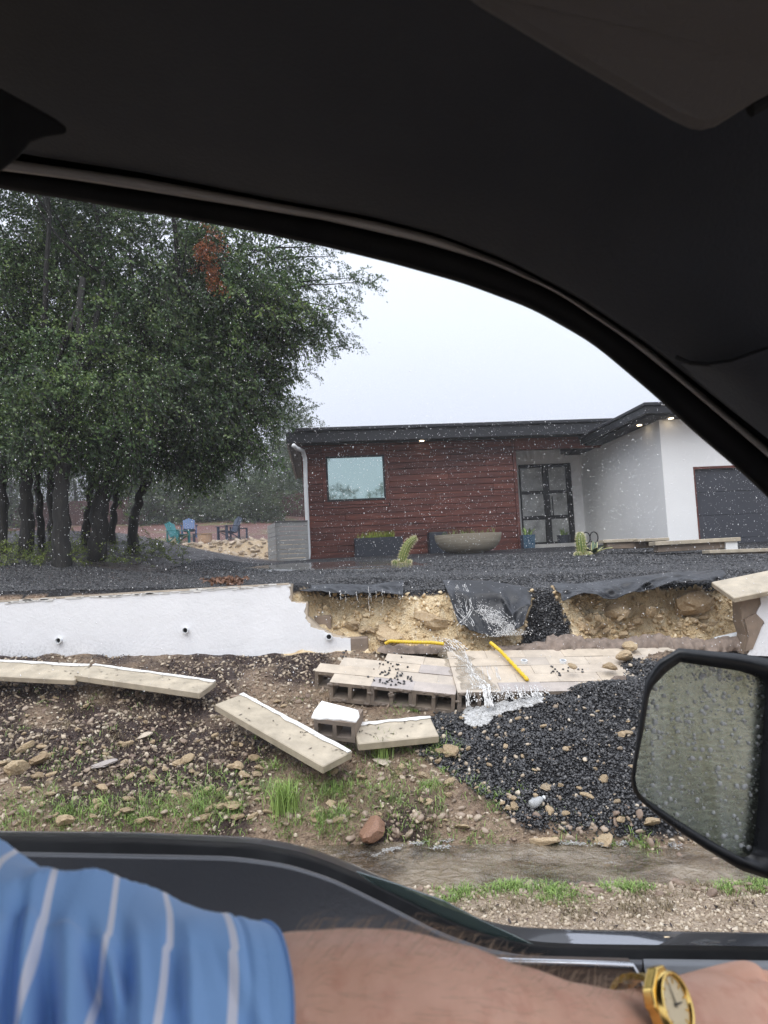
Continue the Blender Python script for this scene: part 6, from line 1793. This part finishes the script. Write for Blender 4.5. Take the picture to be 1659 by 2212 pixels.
truck = thing('pickup_truck', 'pickup truck cabin seen from inside: dark headliner, open driver window, door panel and wing mirror', 'truck', (0, .3, 1.0))
def interp(poly, x):
    xs = [p[0] for p in poly]; return float(np.interp(x, xs, [p[1] for p in poly]))
from bisect import bisect
def smooth_poly(poly, xs):
    """monotone sampling with a little rounding of the corners"""
    y = np.array([interp(poly, x) for x in xs]); k = np.array([1, 2, 3, 2, 1]) / 9.0
    yp = np.concatenate([[y[0]] * 2, y, [y[-1]] * 2]); return np.convolve(yp, k, 'valid')
XS = np.linspace(-520, 2150, 134)
T0 = [(-520, 330), (0, 408), (200, 440), (400, 474), (560, 503), (700, 533), (850, 570), (1000, 612), (1150, 668), (1280, 742), (1420, 860), (1500, 935), (1590, 1010), (1659, 1075), (2150, 1560)]
T1 = [(-520, 300), (0, 366), (150, 385), (300, 408), (500, 440), (700, 473), (900, 518), (1050, 562), (1200, 628), (1350, 728), (1480, 832), (1659, 985), (2150, 1420)]
T2 = [(-520, 278), (0, 342), (60, 350), (300, 384), (600, 438), (800, 475), (950, 512), (1100, 570), (1250, 650), (1400, 750), (1520, 850), (1659, 965), (2150, 1390)]
T3 = [(-520, 258), (0, 322), (60, 333), (300, 370), (600, 430), (800, 466), (950, 505), (1100, 563), (1250, 642), (1400, 742), (1520, 838), (1659, 945), (2150, 1370)]
def row(poly, d, off=0.0):
    ys = smooth_poly(poly, XS); return [at(x, y + off, d(x) if callable(d) else d) for x, y in zip(XS, ys)]
# door opening: rubber seal (bulging), grey trim, groove, headliner
q = MB(); q.rows([row(T0, .96, -4), row(T0, .90, -3), row(T0, .84, -1), row(T0, .80), row(T0, .79, -10), row(T1, .785, 12), row(T1, .79, 2), row(T1, .80, -6)])
obj('door_seal', q, M_RUBBER, truck, smooth=True)
q = MB(); q.rows([row(T2, .80, 16), row(T2, .80, -2), row(T3, .80, -14)]); obj('trim_groove', q, M_RUBBER, truck)
q = MB(); q.rows([row(T1, .80, 4), row(T1, .772, 1), row(T1, .764, -3), row(T2, .768, 8), row(T2, .774, 3), row(T2, .79, 0)])
obj('window_trim', q, M_TRIM, truck, smooth=True)
# headliner rises from the trim and runs overhead to the other side of the cab
hl0 = row(T3, .80, 2); hl1 = row(T3, .765, 0); hl2 = row(T3, .75, -8)
RZ = EYE.z + .56
rows_ = [hl0, hl1, hl2]
for k, (s, yy) in enumerate(((.12, None), (.3, None), (.5, None), (.7, None), (.85, None), (1.0, None))):
    r_ = []
    for x, p in zip(XS, hl2):
        tgt = Vector((p.x * 1.0, .28, RZ)); 
        t = s; c = Vector((p.x, p.y * .55 + .1, RZ - .03 + 0 * p.z))
        b = p * (1 - t) ** 2 + c * 2 * t * (1 - t) + tgt * t * t
        r_.append(b)
    rows_.append(r_)
rows_.append([Vector((p.x, -.3, RZ + .02)) for p in hl2]); rows_.append([Vector((p.x, -.80, RZ)) for p in hl2]); rows_.append([Vector((p.x, -1.05, RZ - .06)) for p in hl2])
q = MB(); q.rows([[p for x, p in zip(XS, r_) if x <= 1800] for r_ in rows_]); obj('headliner', q, M_HEAD, truck, smooth=True)
# outer roof skin, rear wall, far door, floor: they keep the daylight out as the real cab does
xa, xb = hl2[0].x - .02, 1.25
q = MB(); q.box(-1.55, .45, -1.15, .80, RZ + .06, RZ + .075); obj('roof_skin', q, M_PAINT, truck)
q = MB(); q.box(-1.55, -1.5, -1.1, .9, 1.0, 1.7); obj('rear_wall', q, M_HEAD, truck)
q = MB(); q.box(-1.5, 1.3, -1.2, -1.12, .75, 1.42); obj('passenger_door', q, M_HEAD, truck)
q = MB(); q.box(-1.5, 1.6, -1.12, .62, .72, .78); obj('floor_pan', q, M_HEAD, truck)
# A pillar joint
q = MB(); q.tube([at(x, y, d) for x, y, d in ((1462, 772, .715), (1490, 784, .70), (1530, 787, .69), (1580, 780, .68), (1659, 752, .66), (1800, 700, .64))], .0022, 6); obj('pillar_joint', q, M_RUBBER, truck)
q = MB()
PT = lambda x, y, d: at(x, y, d)
q.rows([[PT(1470, 786, .745), PT(1540, 852, .745), PT(1659, 948, .745), PT(1900, 1158, .745)], [PT(1490, 786, .715), PT(1580, 840, .71), PT(1680, 920, .70), PT(1900, 1100, .69)], [PT(1530, 789, .688), PT(1600, 800, .68), PT(1700, 850, .67), PT(1900, 980, .66)], [PT(1580, 782, .675), PT(1659, 754, .655), PT(1760, 722, .645), PT(1900, 680, .63)]])
obj('pillar_cover', q, M_HEAD, truck, smooth=True)
# sun visor
vp = [(960, -40), (1030, 14), (1120, 68), (1240, 140), (1360, 210), (1450, 262), (1492, 281), (1516, 284), (1545, 277), (1600, 243), (1659, 208), (1760, 150), (1800, -60)]
def vis(o_, d): return [at(x, y, d + (y - 100) * .00028) for x, y in o_]
q = MB(); q.prism(vis(vp, .46), at(1400, 60, .487) - at(1400, 60, .46)); obj('sun_visor', q, M_VISOR, truck, bevel=.008)
q = MB(); q.tube([at(1620, 236, .505), at(1700, 190, .50), at(1800, 140, .49)], .006, 8); obj('visor_rod', q, M_RUBBER, truck)
# grab handle / belt anchor at the left
gp_ = [(-620, 60), (-120, 130), (0, 190), (60, 222), (120, 256), (146, 275), (144, 290), (100, 296), (66, 308), (40, 340), (0, 372), (-120, 420), (-620, 460)]
q = MB(); q.prism([at(x, y, .50) for x, y in gp_], at(20, 280, .58) - at(20, 280, .50)); obj('grab_handle', q, M_RUBBER, truck, bevel=.010)
# sill
S0 = [(-520, 1794), (0, 1795), (300, 1797), (550, 1808), (650, 1825), (750, 1860), (850, 1905), (950, 1955), (1050, 1990), (1120, 2003), (1250, 2008), (1659, 2015), (2150, 2025)]
S1 = [(-520, 1808), (0, 1810), (300, 1813), (550, 1825), (650, 1843), (750, 1880), (850, 1926), (950, 1976), (1050, 2016), (1150, 2038), (1250, 2043), (1659, 2048), (2150, 2058)]
S2 = [(-520, 1838), (0, 1840), (300, 1846), (500, 1850), (620, 1866), (720, 1898), (850, 1962), (950, 2014), (1050, 2050), (1150, 2068), (1300, 2073), (1659, 2078), (2150, 2088)]
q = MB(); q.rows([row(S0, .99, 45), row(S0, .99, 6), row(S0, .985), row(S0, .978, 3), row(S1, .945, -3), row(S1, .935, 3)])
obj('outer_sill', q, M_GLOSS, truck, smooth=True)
q = MB(); q.rows([row(S1, .945, -4), row(S1, .91, -1), row(S1, .865, 4), row(S1, .83, 10), row(S2, .82, -3), row(S2, .80, 5)])
obj('belt_seal', q, M_RUBBER, truck, smooth=True)
# outer door skin under the sill
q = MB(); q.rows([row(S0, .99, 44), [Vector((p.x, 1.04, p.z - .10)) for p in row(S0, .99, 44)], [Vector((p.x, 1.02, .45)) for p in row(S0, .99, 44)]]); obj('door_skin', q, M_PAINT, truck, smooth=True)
# inner panel: dark left, pale trim at the right
def sub(rowp, a, b): return [p for x, p in zip(XS, rowp) if a <= x <= b]
r0_ = row(S2, .815, 0); r1_ = row(S2, .795, -1); r2_ = row(S2, .765, 10); r3_ = [p + Vector((0, -.035, -.13)) for p in r2_]; r4_ = [p + Vector((0, -.06, -.36)) for p in r2_]; r5_ = [p + Vector((0, -.04, -.75)) for p in r2_]
q = MB(); q.rows([sub(k, -600, 1390) for k in (r0_, r1_, r2_, r3_, r4_, r5_)]); obj('door_panel', q, M_DOORP, truck, smooth=True)
q = MB(); q.rows([sub(k, 1368, 2200) for k in ([p + Vector((0, -.004, .002)) for p in r0_], [p + Vector((0, -.004, .003)) for p in r1_], [p + Vector((0, -.006, .002)) for p in r2_], [p + Vector((0, -.010, 0)) for p in r3_], [p + Vector((0, -.008, 0)) for p in r4_])]); obj('upper_trim', q, M_DOORL, truck, smooth=True)
# window glass, rolled down: only its upper edge shows in the dip of the sill
mgw = NT('tinted_glass'); mgw.out((.30, .42, .40), .05, None, Transmission_Weight=.7, IOR=1.45)
gl_ = [(770, 1884), (860, 1912), (960, 1948), (1040, 1990), (1110, 2022), (1160, 2046), (1100, 2040), (1000, 2012), (900, 1962), (820, 1920)]
q = MB(); q.prism([at(x, y, .872) for x, y in gl_], (0, .004, 0)); obj('window_glass', q, mgw.mat, truck)
# wood inlay with its silver edge
ip = [(900, 2050), (960, 2066), (1100, 2077), (1366, 2084), (1382, 2130), (1380, 2230), (900, 2230)]
q = MB(); q.prism([at(x, y, .735 - (y - 2060) * .0001) for x, y in ip], (0, .012, 0)); obj('wood_inlay', q, M_WALNUT, truck)
q = MB(); P = [at(x, y, .732) for x, y in ((890, 2040), (930, 2057), (1000, 2069), (1100, 2077), (1240, 2081), (1366, 2085), (1378, 2108), (1392, 2150), (1400, 2230))]; q.tube(P, .0032, 8); obj('silver_edge', q, M_CHROME, truck, smooth=True)

# wing mirror
MD = 1.12
def mrow(pts, d): return [at(x, y, d) for x, y in pts]
ho = [(1466, 1400), (1420, 1428), (1394, 1470), (1384, 1530), (1374, 1600), (1362, 1685), (1366, 1706), (1382, 1730), (1440, 1778), (1520, 1832), (1600, 1880), (1700, 1912), (1760, 1900), (1790, 1700), (1780, 1470), (1740, 1436), (1600, 1412)]
def shrink(pts, k, cx=1530, cy=1650): return [(cx + (x - cx) * k, cy + (y - cy) * k) for x, y in pts]
gi = [(1470, 1430), (1440, 1452), (1412, 1482), (1403, 1500), (1392, 1570), (1378, 1640), (1368, 1688), (1370, 1700), (1386, 1718), (1450, 1762), (1530, 1812), (1596, 1850), (1614, 1852), (1625, 1840), (1634, 1770), (1646, 1620), (1654, 1480), (1648, 1466), (1600, 1450)]
def resample(pts, n):
    pts = pts + [pts[0]]; L = [0]
    for a, b in zip(pts[:-1], pts[1:]): L.append(L[-1] + math.hypot(b[0] - a[0], b[1] - a[1]))
    ts = np.linspace(0, L[-1], n, endpoint=False); return [(float(np.interp(t, L, [p[0] for p in pts])), float(np.interp(t, L, [p[1] for p in pts]))) for t in ts]
HO = resample(ho, 90); GI = resample(gi, 90)
# the mirror plane looks back towards the driver: its right edge stands farther out
def md(x, base): return base
c0 = at(1530, 1650, MD)
def mrowd(pts, base, kx=0.0): return [at(x, y, base + (x - 1530) * kx) for x, y in pts]
q = MB(); q.rows([mrowd(GI, MD + .004), mrowd(GI, MD - .012), mrowd([((a[0] * .5 + b[0] * .5), (a[1] * .5 + b[1] * .5)) for a, b in zip(GI, HO)], MD - .017), mrowd(HO, MD - .010), mrowd(HO, MD + .012), mrowd(shrink(HO, 1.0), MD + .035), mrowd(shrink(HO, .97), MD + .075), mrowd(shrink(HO, .86), MD + .125), mrowd(shrink(HO, .6), MD + .16), mrowd(shrink(HO, .2), MD + .172)], close=True)
mirror = obj('side_mirror', q, M_HOUSING, truck, smooth=True)
mmr = NT('wet_mirror_glass'); wv = mmr.noise(1, 6, .7, vec=mmr.co('Object', (70, 70, 120)), dist=.3)
reflect_tint = mmr.noise(1, 3, .6, vec=mmr.co('Object', (22, 22, 2.6)), dist=.35)
mmr.out(mmr.ramp(reflect_tint, [(.30, (.38, .41, .30)), (.62, (.58, .63, .55))]), mmr.ramp(wv, [(.35, .16), (.65, .34)]), mmr.bump(wv, .3, .004), Metallic=.95)  # grey-green of the reflected trees put into the glass colour, in streaks
q = MB(); gr = [at(x, y, MD + .002) for x, y in GI]; q.add(gr, [tuple(range(len(gr)))]); glass = obj('mirror_glass', q, mmr.mat, mirror)
md_ = NT('water_bead'); md_.out((.95, .96, .97), .04, None, Transmission_Weight=.45, IOR=1.33, Specular_IOR_Level=.7)
q = MB(); B, Fb = ico(1); k = 0; rb = random.Random(9)
while k < 900:
    px, py = rb.uniform(1366, 1655), rb.uniform(1430, 1852)
    if not in_poly(np.array([px]), np.array([py]), gi)[0]: continue
    if rb.random() > .35 + .65 * max(0, 1 - (py - 1430) / 320): continue
    s = (.0007 + .0034 * rb.random() ** 5); c = at(px, py, MD + .001); q.add([c + Vector((b[0] * s, b[1] * s * .5, b[2] * s * 1.05)) for b in B], Fb.tolist()); k += 1
o = obj('water_bead', q, md_.mat, mirror, smooth=True); o['kind'] = 'stuff'
q = MB(); q.prism([at(x, y, MD + .06) for x, y in ((1700, 1600), (1900, 1620), (1900, 1800), (1700, 1780))], (0, .08, 0)); obj('mirror_arm', q, M_HOUSING, truck)

# ------------------------------------------------------------------ the driver's arm
msk = NT('skin'); n_ = msk.noise(14, 6, .6); n2_ = msk.noise(60, 4)
sk = msk.ramp(n_, [(.3, (.66, .345, .225)), (.7, (.84, .49, .345))]); sk = msk.mix(msk.ramp(n2_, [(.48, 0), (.68, .5)]), sk, (.60, .25, .16))
msk.out(sk, .48, msk.bump(msk.noise(240, 3), .25, .002), Subsurface_Weight=.05, Subsurface_Radius=(.012, .005, .003), Subsurface_Scale=1.0)
person = thing('person', 'person in blue white-striped polo shirt reaching the left arm forward along the door', 'person', at(300, 2150, .42))
def lerp_path(pts, n):
    P = [Vector(p[0]) for p in pts]; out = []
    m_ = len(P)
    for i in range(m_ - 1):
        p0 = P[max(0, i - 1)]; p1 = P[i]; p2 = P[i + 1]; p3 = P[min(m_ - 1, i + 2)]
        for t in np.linspace(0, 1, n, endpoint=False):
            out.append((.5 * ((2 * p1) + (p2 - p0) * t + (2 * p0 - 5 * p1 + 4 * p2 - p3) * t * t + (3 * p1 - p0 - 3 * p2 + p3) * t ** 3), [pts[i][k] + (pts[i + 1][k] - pts[i][k]) * (t * t * (3 - 2 * t)) for k in range(1, len(pts[0]))]))
    out.append((P[-1], list(pts[-1][1:]))); return out
def limb(q, pts, n=10, k=24):
    """lofted limb: points with half-height and half-width"""
    path = lerp_path(pts, n); rows_ = []
    for i, (p, (rh, rw_)) in enumerate(path):
        t = (path[min(i + 1, len(path) - 1)][0] - path[max(0, i - 1)][0]).normalized()
        up = Vector((0, -.35, .94)); up = (up - t * up.dot(t)).normalized(); sd = t.cross(up)
        rows_.append([p + up * math.cos(a) * rh + sd * math.sin(a) * rw_ for a in [2 * math.pi * j / k for j in range(k)]])
    q.rows(rows_, close=True); o = len(q.v)
    q.add(rows_[0], [tuple(range(k))[::-1]]); q.add(rows_[-1], [tuple(range(k))]); return path
A = lambda x, y, d: at(x, y, d)
q = MB()
arm = [(A(300, 2245, .375), .044, .044), (A(560, 2236, .375), .043, .043), (A(640, 2230, .378), .0440, .044), (A(760, 2228, .385), .0455, .046), (A(860, 2230, .395), .0460, .047), (A(980, 2240, .41), .0430, .046), (A(1120, 2256, .435), .0380, .041), (A(1260, 2268, .46), .0330, .036), (A(1370, 2262, .485), .0285, .033), (A(1430, 2250, .497), .0272, .034), (A(1490, 2244, .508), .0285, .038), (A(1570, 2230, .52), .0305, .041), (A(1625, 2234, .528), .0265, .040), (A(1660, 2240, .533), .018, .034)]
limb(q, arm)
# fingers curl over and down at the front, thumb off the near side
hand = A(1612, 2232, .527)
dirx = (A(1690, 2240, .537) - A(1570, 2230, .52)).normalized()
upv = Vector((0, -.3, .95)); upv = (upv - dirx * upv.dot(dirx)).normalized(); sidev = dirx.cross(upv)     # sidev points towards the door or the camera
for k, (off, L, r_) in enumerate(((-.030, .078, .0092), (-.010, .086, .0096), (.011, .080, .0092), (.030, .064, .0082))):
    b = hand + sidev * off
    kn = b + dirx * .016 + upv * .019
    p1 = kn + dirx * L * .45 - upv * .006; p2 = p1 + dirx * L * .22 - upv * L * .28; p3 = p2 - dirx * L * .06 - upv * L * .28
    limb(q, [(b - dirx * .03 + upv * .002, r_ * 1.15, r_ * 1.15), (kn, r_ * 1.22, r_ * 1.1), (kn.lerp(p1, .5), r_ * .95, r_ * .95), (p1, r_ * 1.05, r_), (p2, r_ * .92, r_ * .9), (p3, r_ * .7, r_ * .75)], 5, 12)
th0 = hand - dirx * .055 - sidev * .030 * (1 if sidev.y > 0 else -1) - upv * .008
limb(q, [(th0, .013, .013), (th0 + dirx * .03 - sidev * .016 * (1 if sidev.y > 0 else -1) - upv * .012, .0125, .012), (th0 + dirx * .058 - sidev * .018 * (1 if sidev.y > 0 else -1) - upv * .020, .0105, .0105), (th0 + dirx * .080 - sidev * .010 * (1 if sidev.y > 0 else -1) - upv * .028, .0085, .0085)], 5, 12)
armo = obj('arm', q, msk.mat, person, smooth=True)
rm = armo.modifiers.new('join', 'REMESH'); rm.mode = 'VOXEL'; rm.voxel_size = .0024; rm.use_smooth_shade = True
sm = armo.modifiers.new('soften', 'SMOOTH'); sm.iterations = 5; sm.factor = .5
# arm hair standing up along the upper edge
r = random.Random(17); q = MB(); path = lerp_path(arm, 10)
for _ in range(800):
    i = r.randint(18, 88); i = min(i, len(path) - 2); p, (rh, rw_) = path[i]; t = (path[i + 1][0] - p).normalized(); up = Vector((0, -.35, .94)); up = (up - t * up.dot(t)).normalized(); sd = t.cross(up)
    a = r.gauss(-.15, .5); nrm = up * math.cos(a) + sd * math.sin(a); b = p + up * math.cos(a) * rh * .985 + sd * math.sin(a) * rw_ * .985 + t * r.uniform(-.004, .004)
    L = r.uniform(.009, .024); e1 = b + (nrm * .7 + t * .6 + sd * r.uniform(-.4, .4)) * L * .5; e2 = e1 + (nrm * .30 + t * 1.0 + sd * r.uniform(-.5, .5)) * L * .5; w_ = sd.cross(t).normalized() * .00011 + t * .00014
    q.add([b - w_, b + w_, e1 + w_, e1 - w_, e2], [(0, 1, 2, 3), (3, 2, 4)])
mh = simple('arm_hair', (.42, .30, .20), .3, 20, .5); o = obj('arm_hair', q, mh, person); o['kind'] = 'stuff'
# sleeve and shoulder of the shirt
msh = NT('striped_polo'); uvn = msh.attr('along')
fold_ = msh.noise(26, 5, .6); weave = msh.noise(1, 2, .5, vec=msh.co('Object', (700, 700, 700)))
stripe = msh.ramp(msh.attr('stripe'), [(.40, 0), (.52, 1)])
base_c = msh.ramp(msh.attr('along'), [(0, (.24, .44, .78)), (1, (.26, .47, .82))]); base_c = msh.mix(msh.ramp(fold_, [(.3, .0), (.7, .18)]), base_c, (.32, .53, .84))
msh.out(msh.mix(stripe, base_c, (.82, .83, .92)), .8, msh.bump(weave, .25, .001), Sheen_Weight=.25)
sl = [(A(-1150, 2060, .28), .085, .10), (A(-760, 2120, .32), .098, .105), (A(-420, 2200, .34), .094, .10), (A(-200, 2230, .345), .083, .088), (A(0, 2240, .352), .0715, .078), (A(120, 2240, .356), .0650, .072), (A(240, 2240, .36), .0590, .066), (A(360, 2240, .364), .0545, .060), (A(450, 2238, .367), .0500, .055), (A(510, 2237, .370), .0475, .051), (A(548, 2237, .372), .0466, .050)]
CREASES = [(.44, .10, .011, .020, .1, 2.6), (.52, .085, .015, .022, .2, 2.8), (.60, .11, .012, .018, .2, 2.4), (.67, .07, .009, .016, .1, 2.6), (.58, .20, .009, .016, .3, 1.9), (.77, .05, .006, .018, .0, 2.0), (.36, .06, .012, .022, .2, 2.6), (.86, .09, .003, .014, .2, 2.2)]
path = lerp_path(sl, 34); K = 110; rows_ = []; al = []; stv = []
nP = len(path)
# arc length along the sleeve
S_OLD = (A(548, 2237, .372) - A(-420, 2200, .34)).length
S = [0.0]
for i in range(1, nP): S.append(S[-1] + (path[i][0] - path[i - 1][0]).length)
for i, (p, (rh, rw_)) in enumerate(path):
    t = (path[min(i + 1, nP - 1)][0] - path[max(0, i - 1)][0]).normalized(); up = Vector((0, -.35, .94)); up = (up - t * up.dot(t)).normalized(); sd = t.cross(up); s = max(0.0, 1 - (S[-1] - S[i]) / S_OLD)
    row_ = []
    for j in range(K):
        a = 2 * math.pi * j / K; ca = math.cos(a)
        # soft folds that fan out from the armpit across the upper arm
        ph = a * 6.5 + s * 13 + 2.0 * float(vn(s * 3, a * .8, 901))
        amp = .0085 * max(0, 1 - abs(s - .50) / .42) * (.22 + .78 * min(1, abs(math.sin(a))))
        f = amp * (1 - 2 * abs(math.sin(ph * .5)) ** .8) + .006 * float(vn(s * 4 + a * .7, a * 1.4, 902)) * (1 - s * .7) + .0015 * float(vn(s * 16, a * 3, 903))
        aa = (a + math.pi) % (2 * math.pi) - math.pi
        for (s0_, k_, dep, wd_, a0_, a1_) in CREASES:
            e_ = (s - s0_ - k_ * aa - .012 * float(vn(aa * 2.2, s0_ * 31, 907))) / wd_
            f += dep * sst(a0_ - .5, a0_ + .4, aa) * (1 - sst(a1_ - .5, a1_ + .4, aa)) * (-math.exp(-e_ * e_) + .55 * math.exp(-(e_ - 1.7) ** 2))
        f = f - .0016 * math.exp(-((S[-1] - S[i] - .017) / .0016) ** 2) + (.0015 if i > nP - 6 else 0)
        od = up * ca + sd * math.sin(a); near_ = od.dot((EYE - p).normalized())
        row_.append(p + up * ca * (rh + f) + sd * math.sin(a) * (rw_ + f) + t * (.012 * near_ * max(0, s - .55) / .45))
        al.append(s)
        u_ = S[i] - .012 * near_ * (1 - max(0, s - .55) / .45) + .006 * float(vn(s * 7, a, 905))
        w_ = ((u_ - .001) / .0285) % 1.0
        stv.append(max(0.0, 1 - abs(w_ - .5) / .105) if S[-1] - u_ > .010 else 0.0)
    rows_.append(row_)
q = MB(); q.rows(rows_, close=True); nv = len(q.v)
inner = [[path[-1][0].lerp(v, .975) for v in rows_[-1]], [path[-4][0].lerp(v, .955) for v in rows_[-4]]]
q.rows([rows_[-1]] + inner, close=True); extra = len(q.v) - nv
so = obj('shirt_sleeve', q, msh.mat, person, smooth=True)
for nm, vals in (('along', al), ('stripe', stv)):
    a_ = so.data.attributes.new(nm, 'FLOAT', 'POINT'); a_.data.foreach_set('value', np.array(list(vals) + [1.0 if nm == 'along' else 0.0] * extra, np.float32))
sub_ = so.modifiers.new('sub', 'SUBSURF'); sub_.levels = 1; sub_.render_levels = 1
# torso behind the arm, outside the frame but in the cab
q = MB(); tp = []
for (z_, rx_, ry_, cx_, cy_) in ((.98, .17, .13, -.56, -.02), (1.2, .19, .135, -.57, -.03), (1.4, .205, .14, -.57, -.03), (1.56, .21, .13, -.57, -.03), (1.65, .17, .11, -.57, -.03), (1.69, .07, .065, -.57, -.03)):
    tp.append([Vector((cx_ + rx_ * .62 * math.cos(a), cy_ + .0 + ry_ * 1.55 * math.sin(a), z_)) for a in [2 * math.pi * j / 28 for j in range(28)]])
q.rows(tp, close=True)
to = obj('shirt_body', q, msh.mat, person, smooth=True)

# watch
wc_ = A(1462, 2170, .466)
wt = thing('wristwatch', 'gold wristwatch with a champagne dial on a gold bracelet round the wrist', 'watch', wc_)
M_GOLD = simple('polished_gold', (.90, .62, .20), .08, 8, .2, 0, 60, metal=1.0)
M_DIAL = simple('champagne_dial', (.78, .66, .44), .05, 8, .3, 0, 60, metal=.1)
e3 = (CR * .66 + CU * .46 - _f * .58).normalized()
e1 = (CR * .57 - CU * .82); e1 = (e1 - e3 * e1.dot(e3)).normalized(); e2 = e3.cross(e1)
e1, e2, e3 = e1 * .82, e2 * .82, e3 * .82
def disc(q, r_, h0, h1, n=36, sq=1.0, m=0):
    a_ = [2 * math.pi * k / n for k in range(n)]
    q.rows([[wc_ + e1 * math.cos(a) * r_ + e2 * math.sin(a) * r_ * sq + e3 * h for a in a_] for h in (h0, h1)], close=True); q.add([wc_ + e1 * math.cos(a) * r_ + e2 * math.sin(a) * r_ * sq + e3 * h1 for a in a_], [tuple(range(n))])
q = MB(); disc(q, .0215, -.012, -.002); n8 = [(.0245, .010), (.0245, -.010), (.018, -.0185), (-.018, -.0185), (-.0245, -.010), (-.0245, .010), (-.018, .0185), (.018, .0185)]
q.prism([wc_ + e1 * x + e2 * y - e3 * .012 for x, y in n8], e3 * .009); case = obj('case', q, M_GOLD, wt, bevel=.001)
q = MB(); a_ = [2 * math.pi * k / 40 for k in range(40)]
q.rows([[wc_ + e1 * math.cos(a) * r_ + e2 * math.sin(a) * r_ + e3 * h for a in a_] for r_, h in ((.0222, -.004), (.0216, .0012), (.0202, .0022), (.0186, .0010), (.0182, -.0016))], close=True); obj('bezel', q, M_GOLD, wt, smooth=True)
q = MB(); disc(q, .0183, -.004, -.0015); dial = obj('dial', q, M_DIAL, wt)
for k in range(12):
    a = 2 * math.pi * k / 12; d_ = e1 * math.cos(a) + e2 * math.sin(a); s_ = e3.cross(d_); q = MB()
    q.prism([wc_ + d_ * .0135 + s_ * .0006 - e3 * .0014, wc_ + d_ * .0135 - s_ * .0006 - e3 * .0014, wc_ + d_ * .0170 - s_ * .0006 - e3 * .0014, wc_ + d_ * .0170 + s_ * .0006 - e3 * .0014], e3 * .0006); obj('hour_mark', q, M_GOLD, dial)
for an, L, w_ in ((.9, .0095, .0009), (2.6, .0140, .0007)):
    d_ = e1 * math.cos(an) + e2 * math.sin(an); s_ = e3.cross(d_); q = MB(); q.prism([wc_ - d_ * .002 + s_ * w_ - e3 * .0006, wc_ - d_ * .002 - s_ * w_ - e3 * .0006, wc_ + d_ * L - s_ * w_ * .5 - e3 * .0006, wc_ + d_ * L + s_ * w_ * .5 - e3 * .0006], e3 * .0004); obj('watch_hand', q, M_DARKMETAL, dial)
q = MB(); q.tube([wc_ + e2 * .0185 - e3 * .006, wc_ + e2 * .0215 - e3 * .006], .003, 12); obj('crown_knob', q, M_GOLD, wt)
# bracelet of links round the wrist
wp = A(1420, 2244, .495); tw = (A(1490, 2244, .508) - A(1370, 2250, .485)).normalized(); upw = Vector((0, -.35, .94)); upw = (upw - tw * upw.dot(tw)).normalized(); sdw = tw.cross(upw)
ang0 = math.atan2((wc_ - wp).dot(sdw), (wc_ - wp).dot(upw))
for k in range(26):
    a = ang0 + .62 + (2 * math.pi - 1.24) * (k + .5) / 26; da = (2 * math.pi - 1.24) / 26 * .46
    q = MB(); rr0, rr1 = 1.0, 1.10
    def on(a_, kk, x): return wp + upw * math.cos(a_) * .0300 * kk + sdw * math.sin(a_) * .0355 * kk + tw * x
    wd = .0085
    q.add([on(a - da, 1.0, -wd), on(a + da, 1.0, -wd), on(a + da, 1.0, wd), on(a - da, 1.0, wd), on(a - da, 1.11, -wd), on(a + da, 1.11, -wd), on(a + da, 1.11, wd), on(a - da, 1.11, wd)], [(0, 1, 2, 3), (7, 6, 5, 4), (0, 4, 5, 1), (1, 5, 6, 2), (2, 6, 7, 3), (3, 7, 4, 0)]); obj('link', q, M_GOLD, wt)
# ring
rc = hand + sidev * -.010 * 1 + dirx * .034 + upv * .010
q = MB(); q.tube([rc + upv * math.cos(a) * .0112 + sidev * math.sin(a) * .0108 for a in [2 * math.pi * k / 24 for k in range(25)]], .0016, 8, caps=False)
tag(obj('ring', q, M_GOLD, smooth=True, origin=rc), 'plain gold ring on a finger at the right edge', 'ring')

# ------------------------------------------------------------------ wood across the road, seen in the mirror only as a mass
r = np.random.default_rng(9)
n = 420; org = np.stack([r.uniform(-48, -26, n), r.uniform(-14, 14, n), 2 + 6.5 * r.uniform(0, 1, n)], 1)
n2 = 90; org = np.concatenate([org, np.stack([np.where(np.arange(n2) % 2, 4.7, 8.1) + r.normal(0, .55, n2), r.uniform(-34, -32, n2), np.where(np.arange(n2) % 2, 8.9, 8.6) - 8.2 * r.uniform(0, 1, n2) ** 1.5], 1)]); n += n2
o = make_crown('woodland', None, org, r.normal(0, 1, (n, 3)), r.uniform(2.0, 3.2, n), VARF, [M_FARLEAF, M_BARK], 10); tag(o, 'hazy wood behind the truck', None, None, 'stuff')

# ------------------------------------------------------------------ rain haze
mhz = bpy.data.materials.new('rain_haze'); mhz.use_nodes = True; t_ = mhz.node_tree; t_.nodes.remove(t_.nodes['Principled BSDF'])
vp_ = t_.nodes.new('ShaderNodeVolumePrincipled'); vp_.inputs['Color'].default_value = (.86, .89, .93, 1); vp_.inputs['Density'].default_value = .0017; vp_.inputs['Anisotropy'].default_value = .2
t_.links.new(vp_.outputs[0], t_.nodes['Material Output'].inputs['Volume'])
q = MB(); q.box(-1000, 1000, -1000, 1300, -20, 26); hz = obj('haze', q, mhz); tag(hz, kind='stuff')
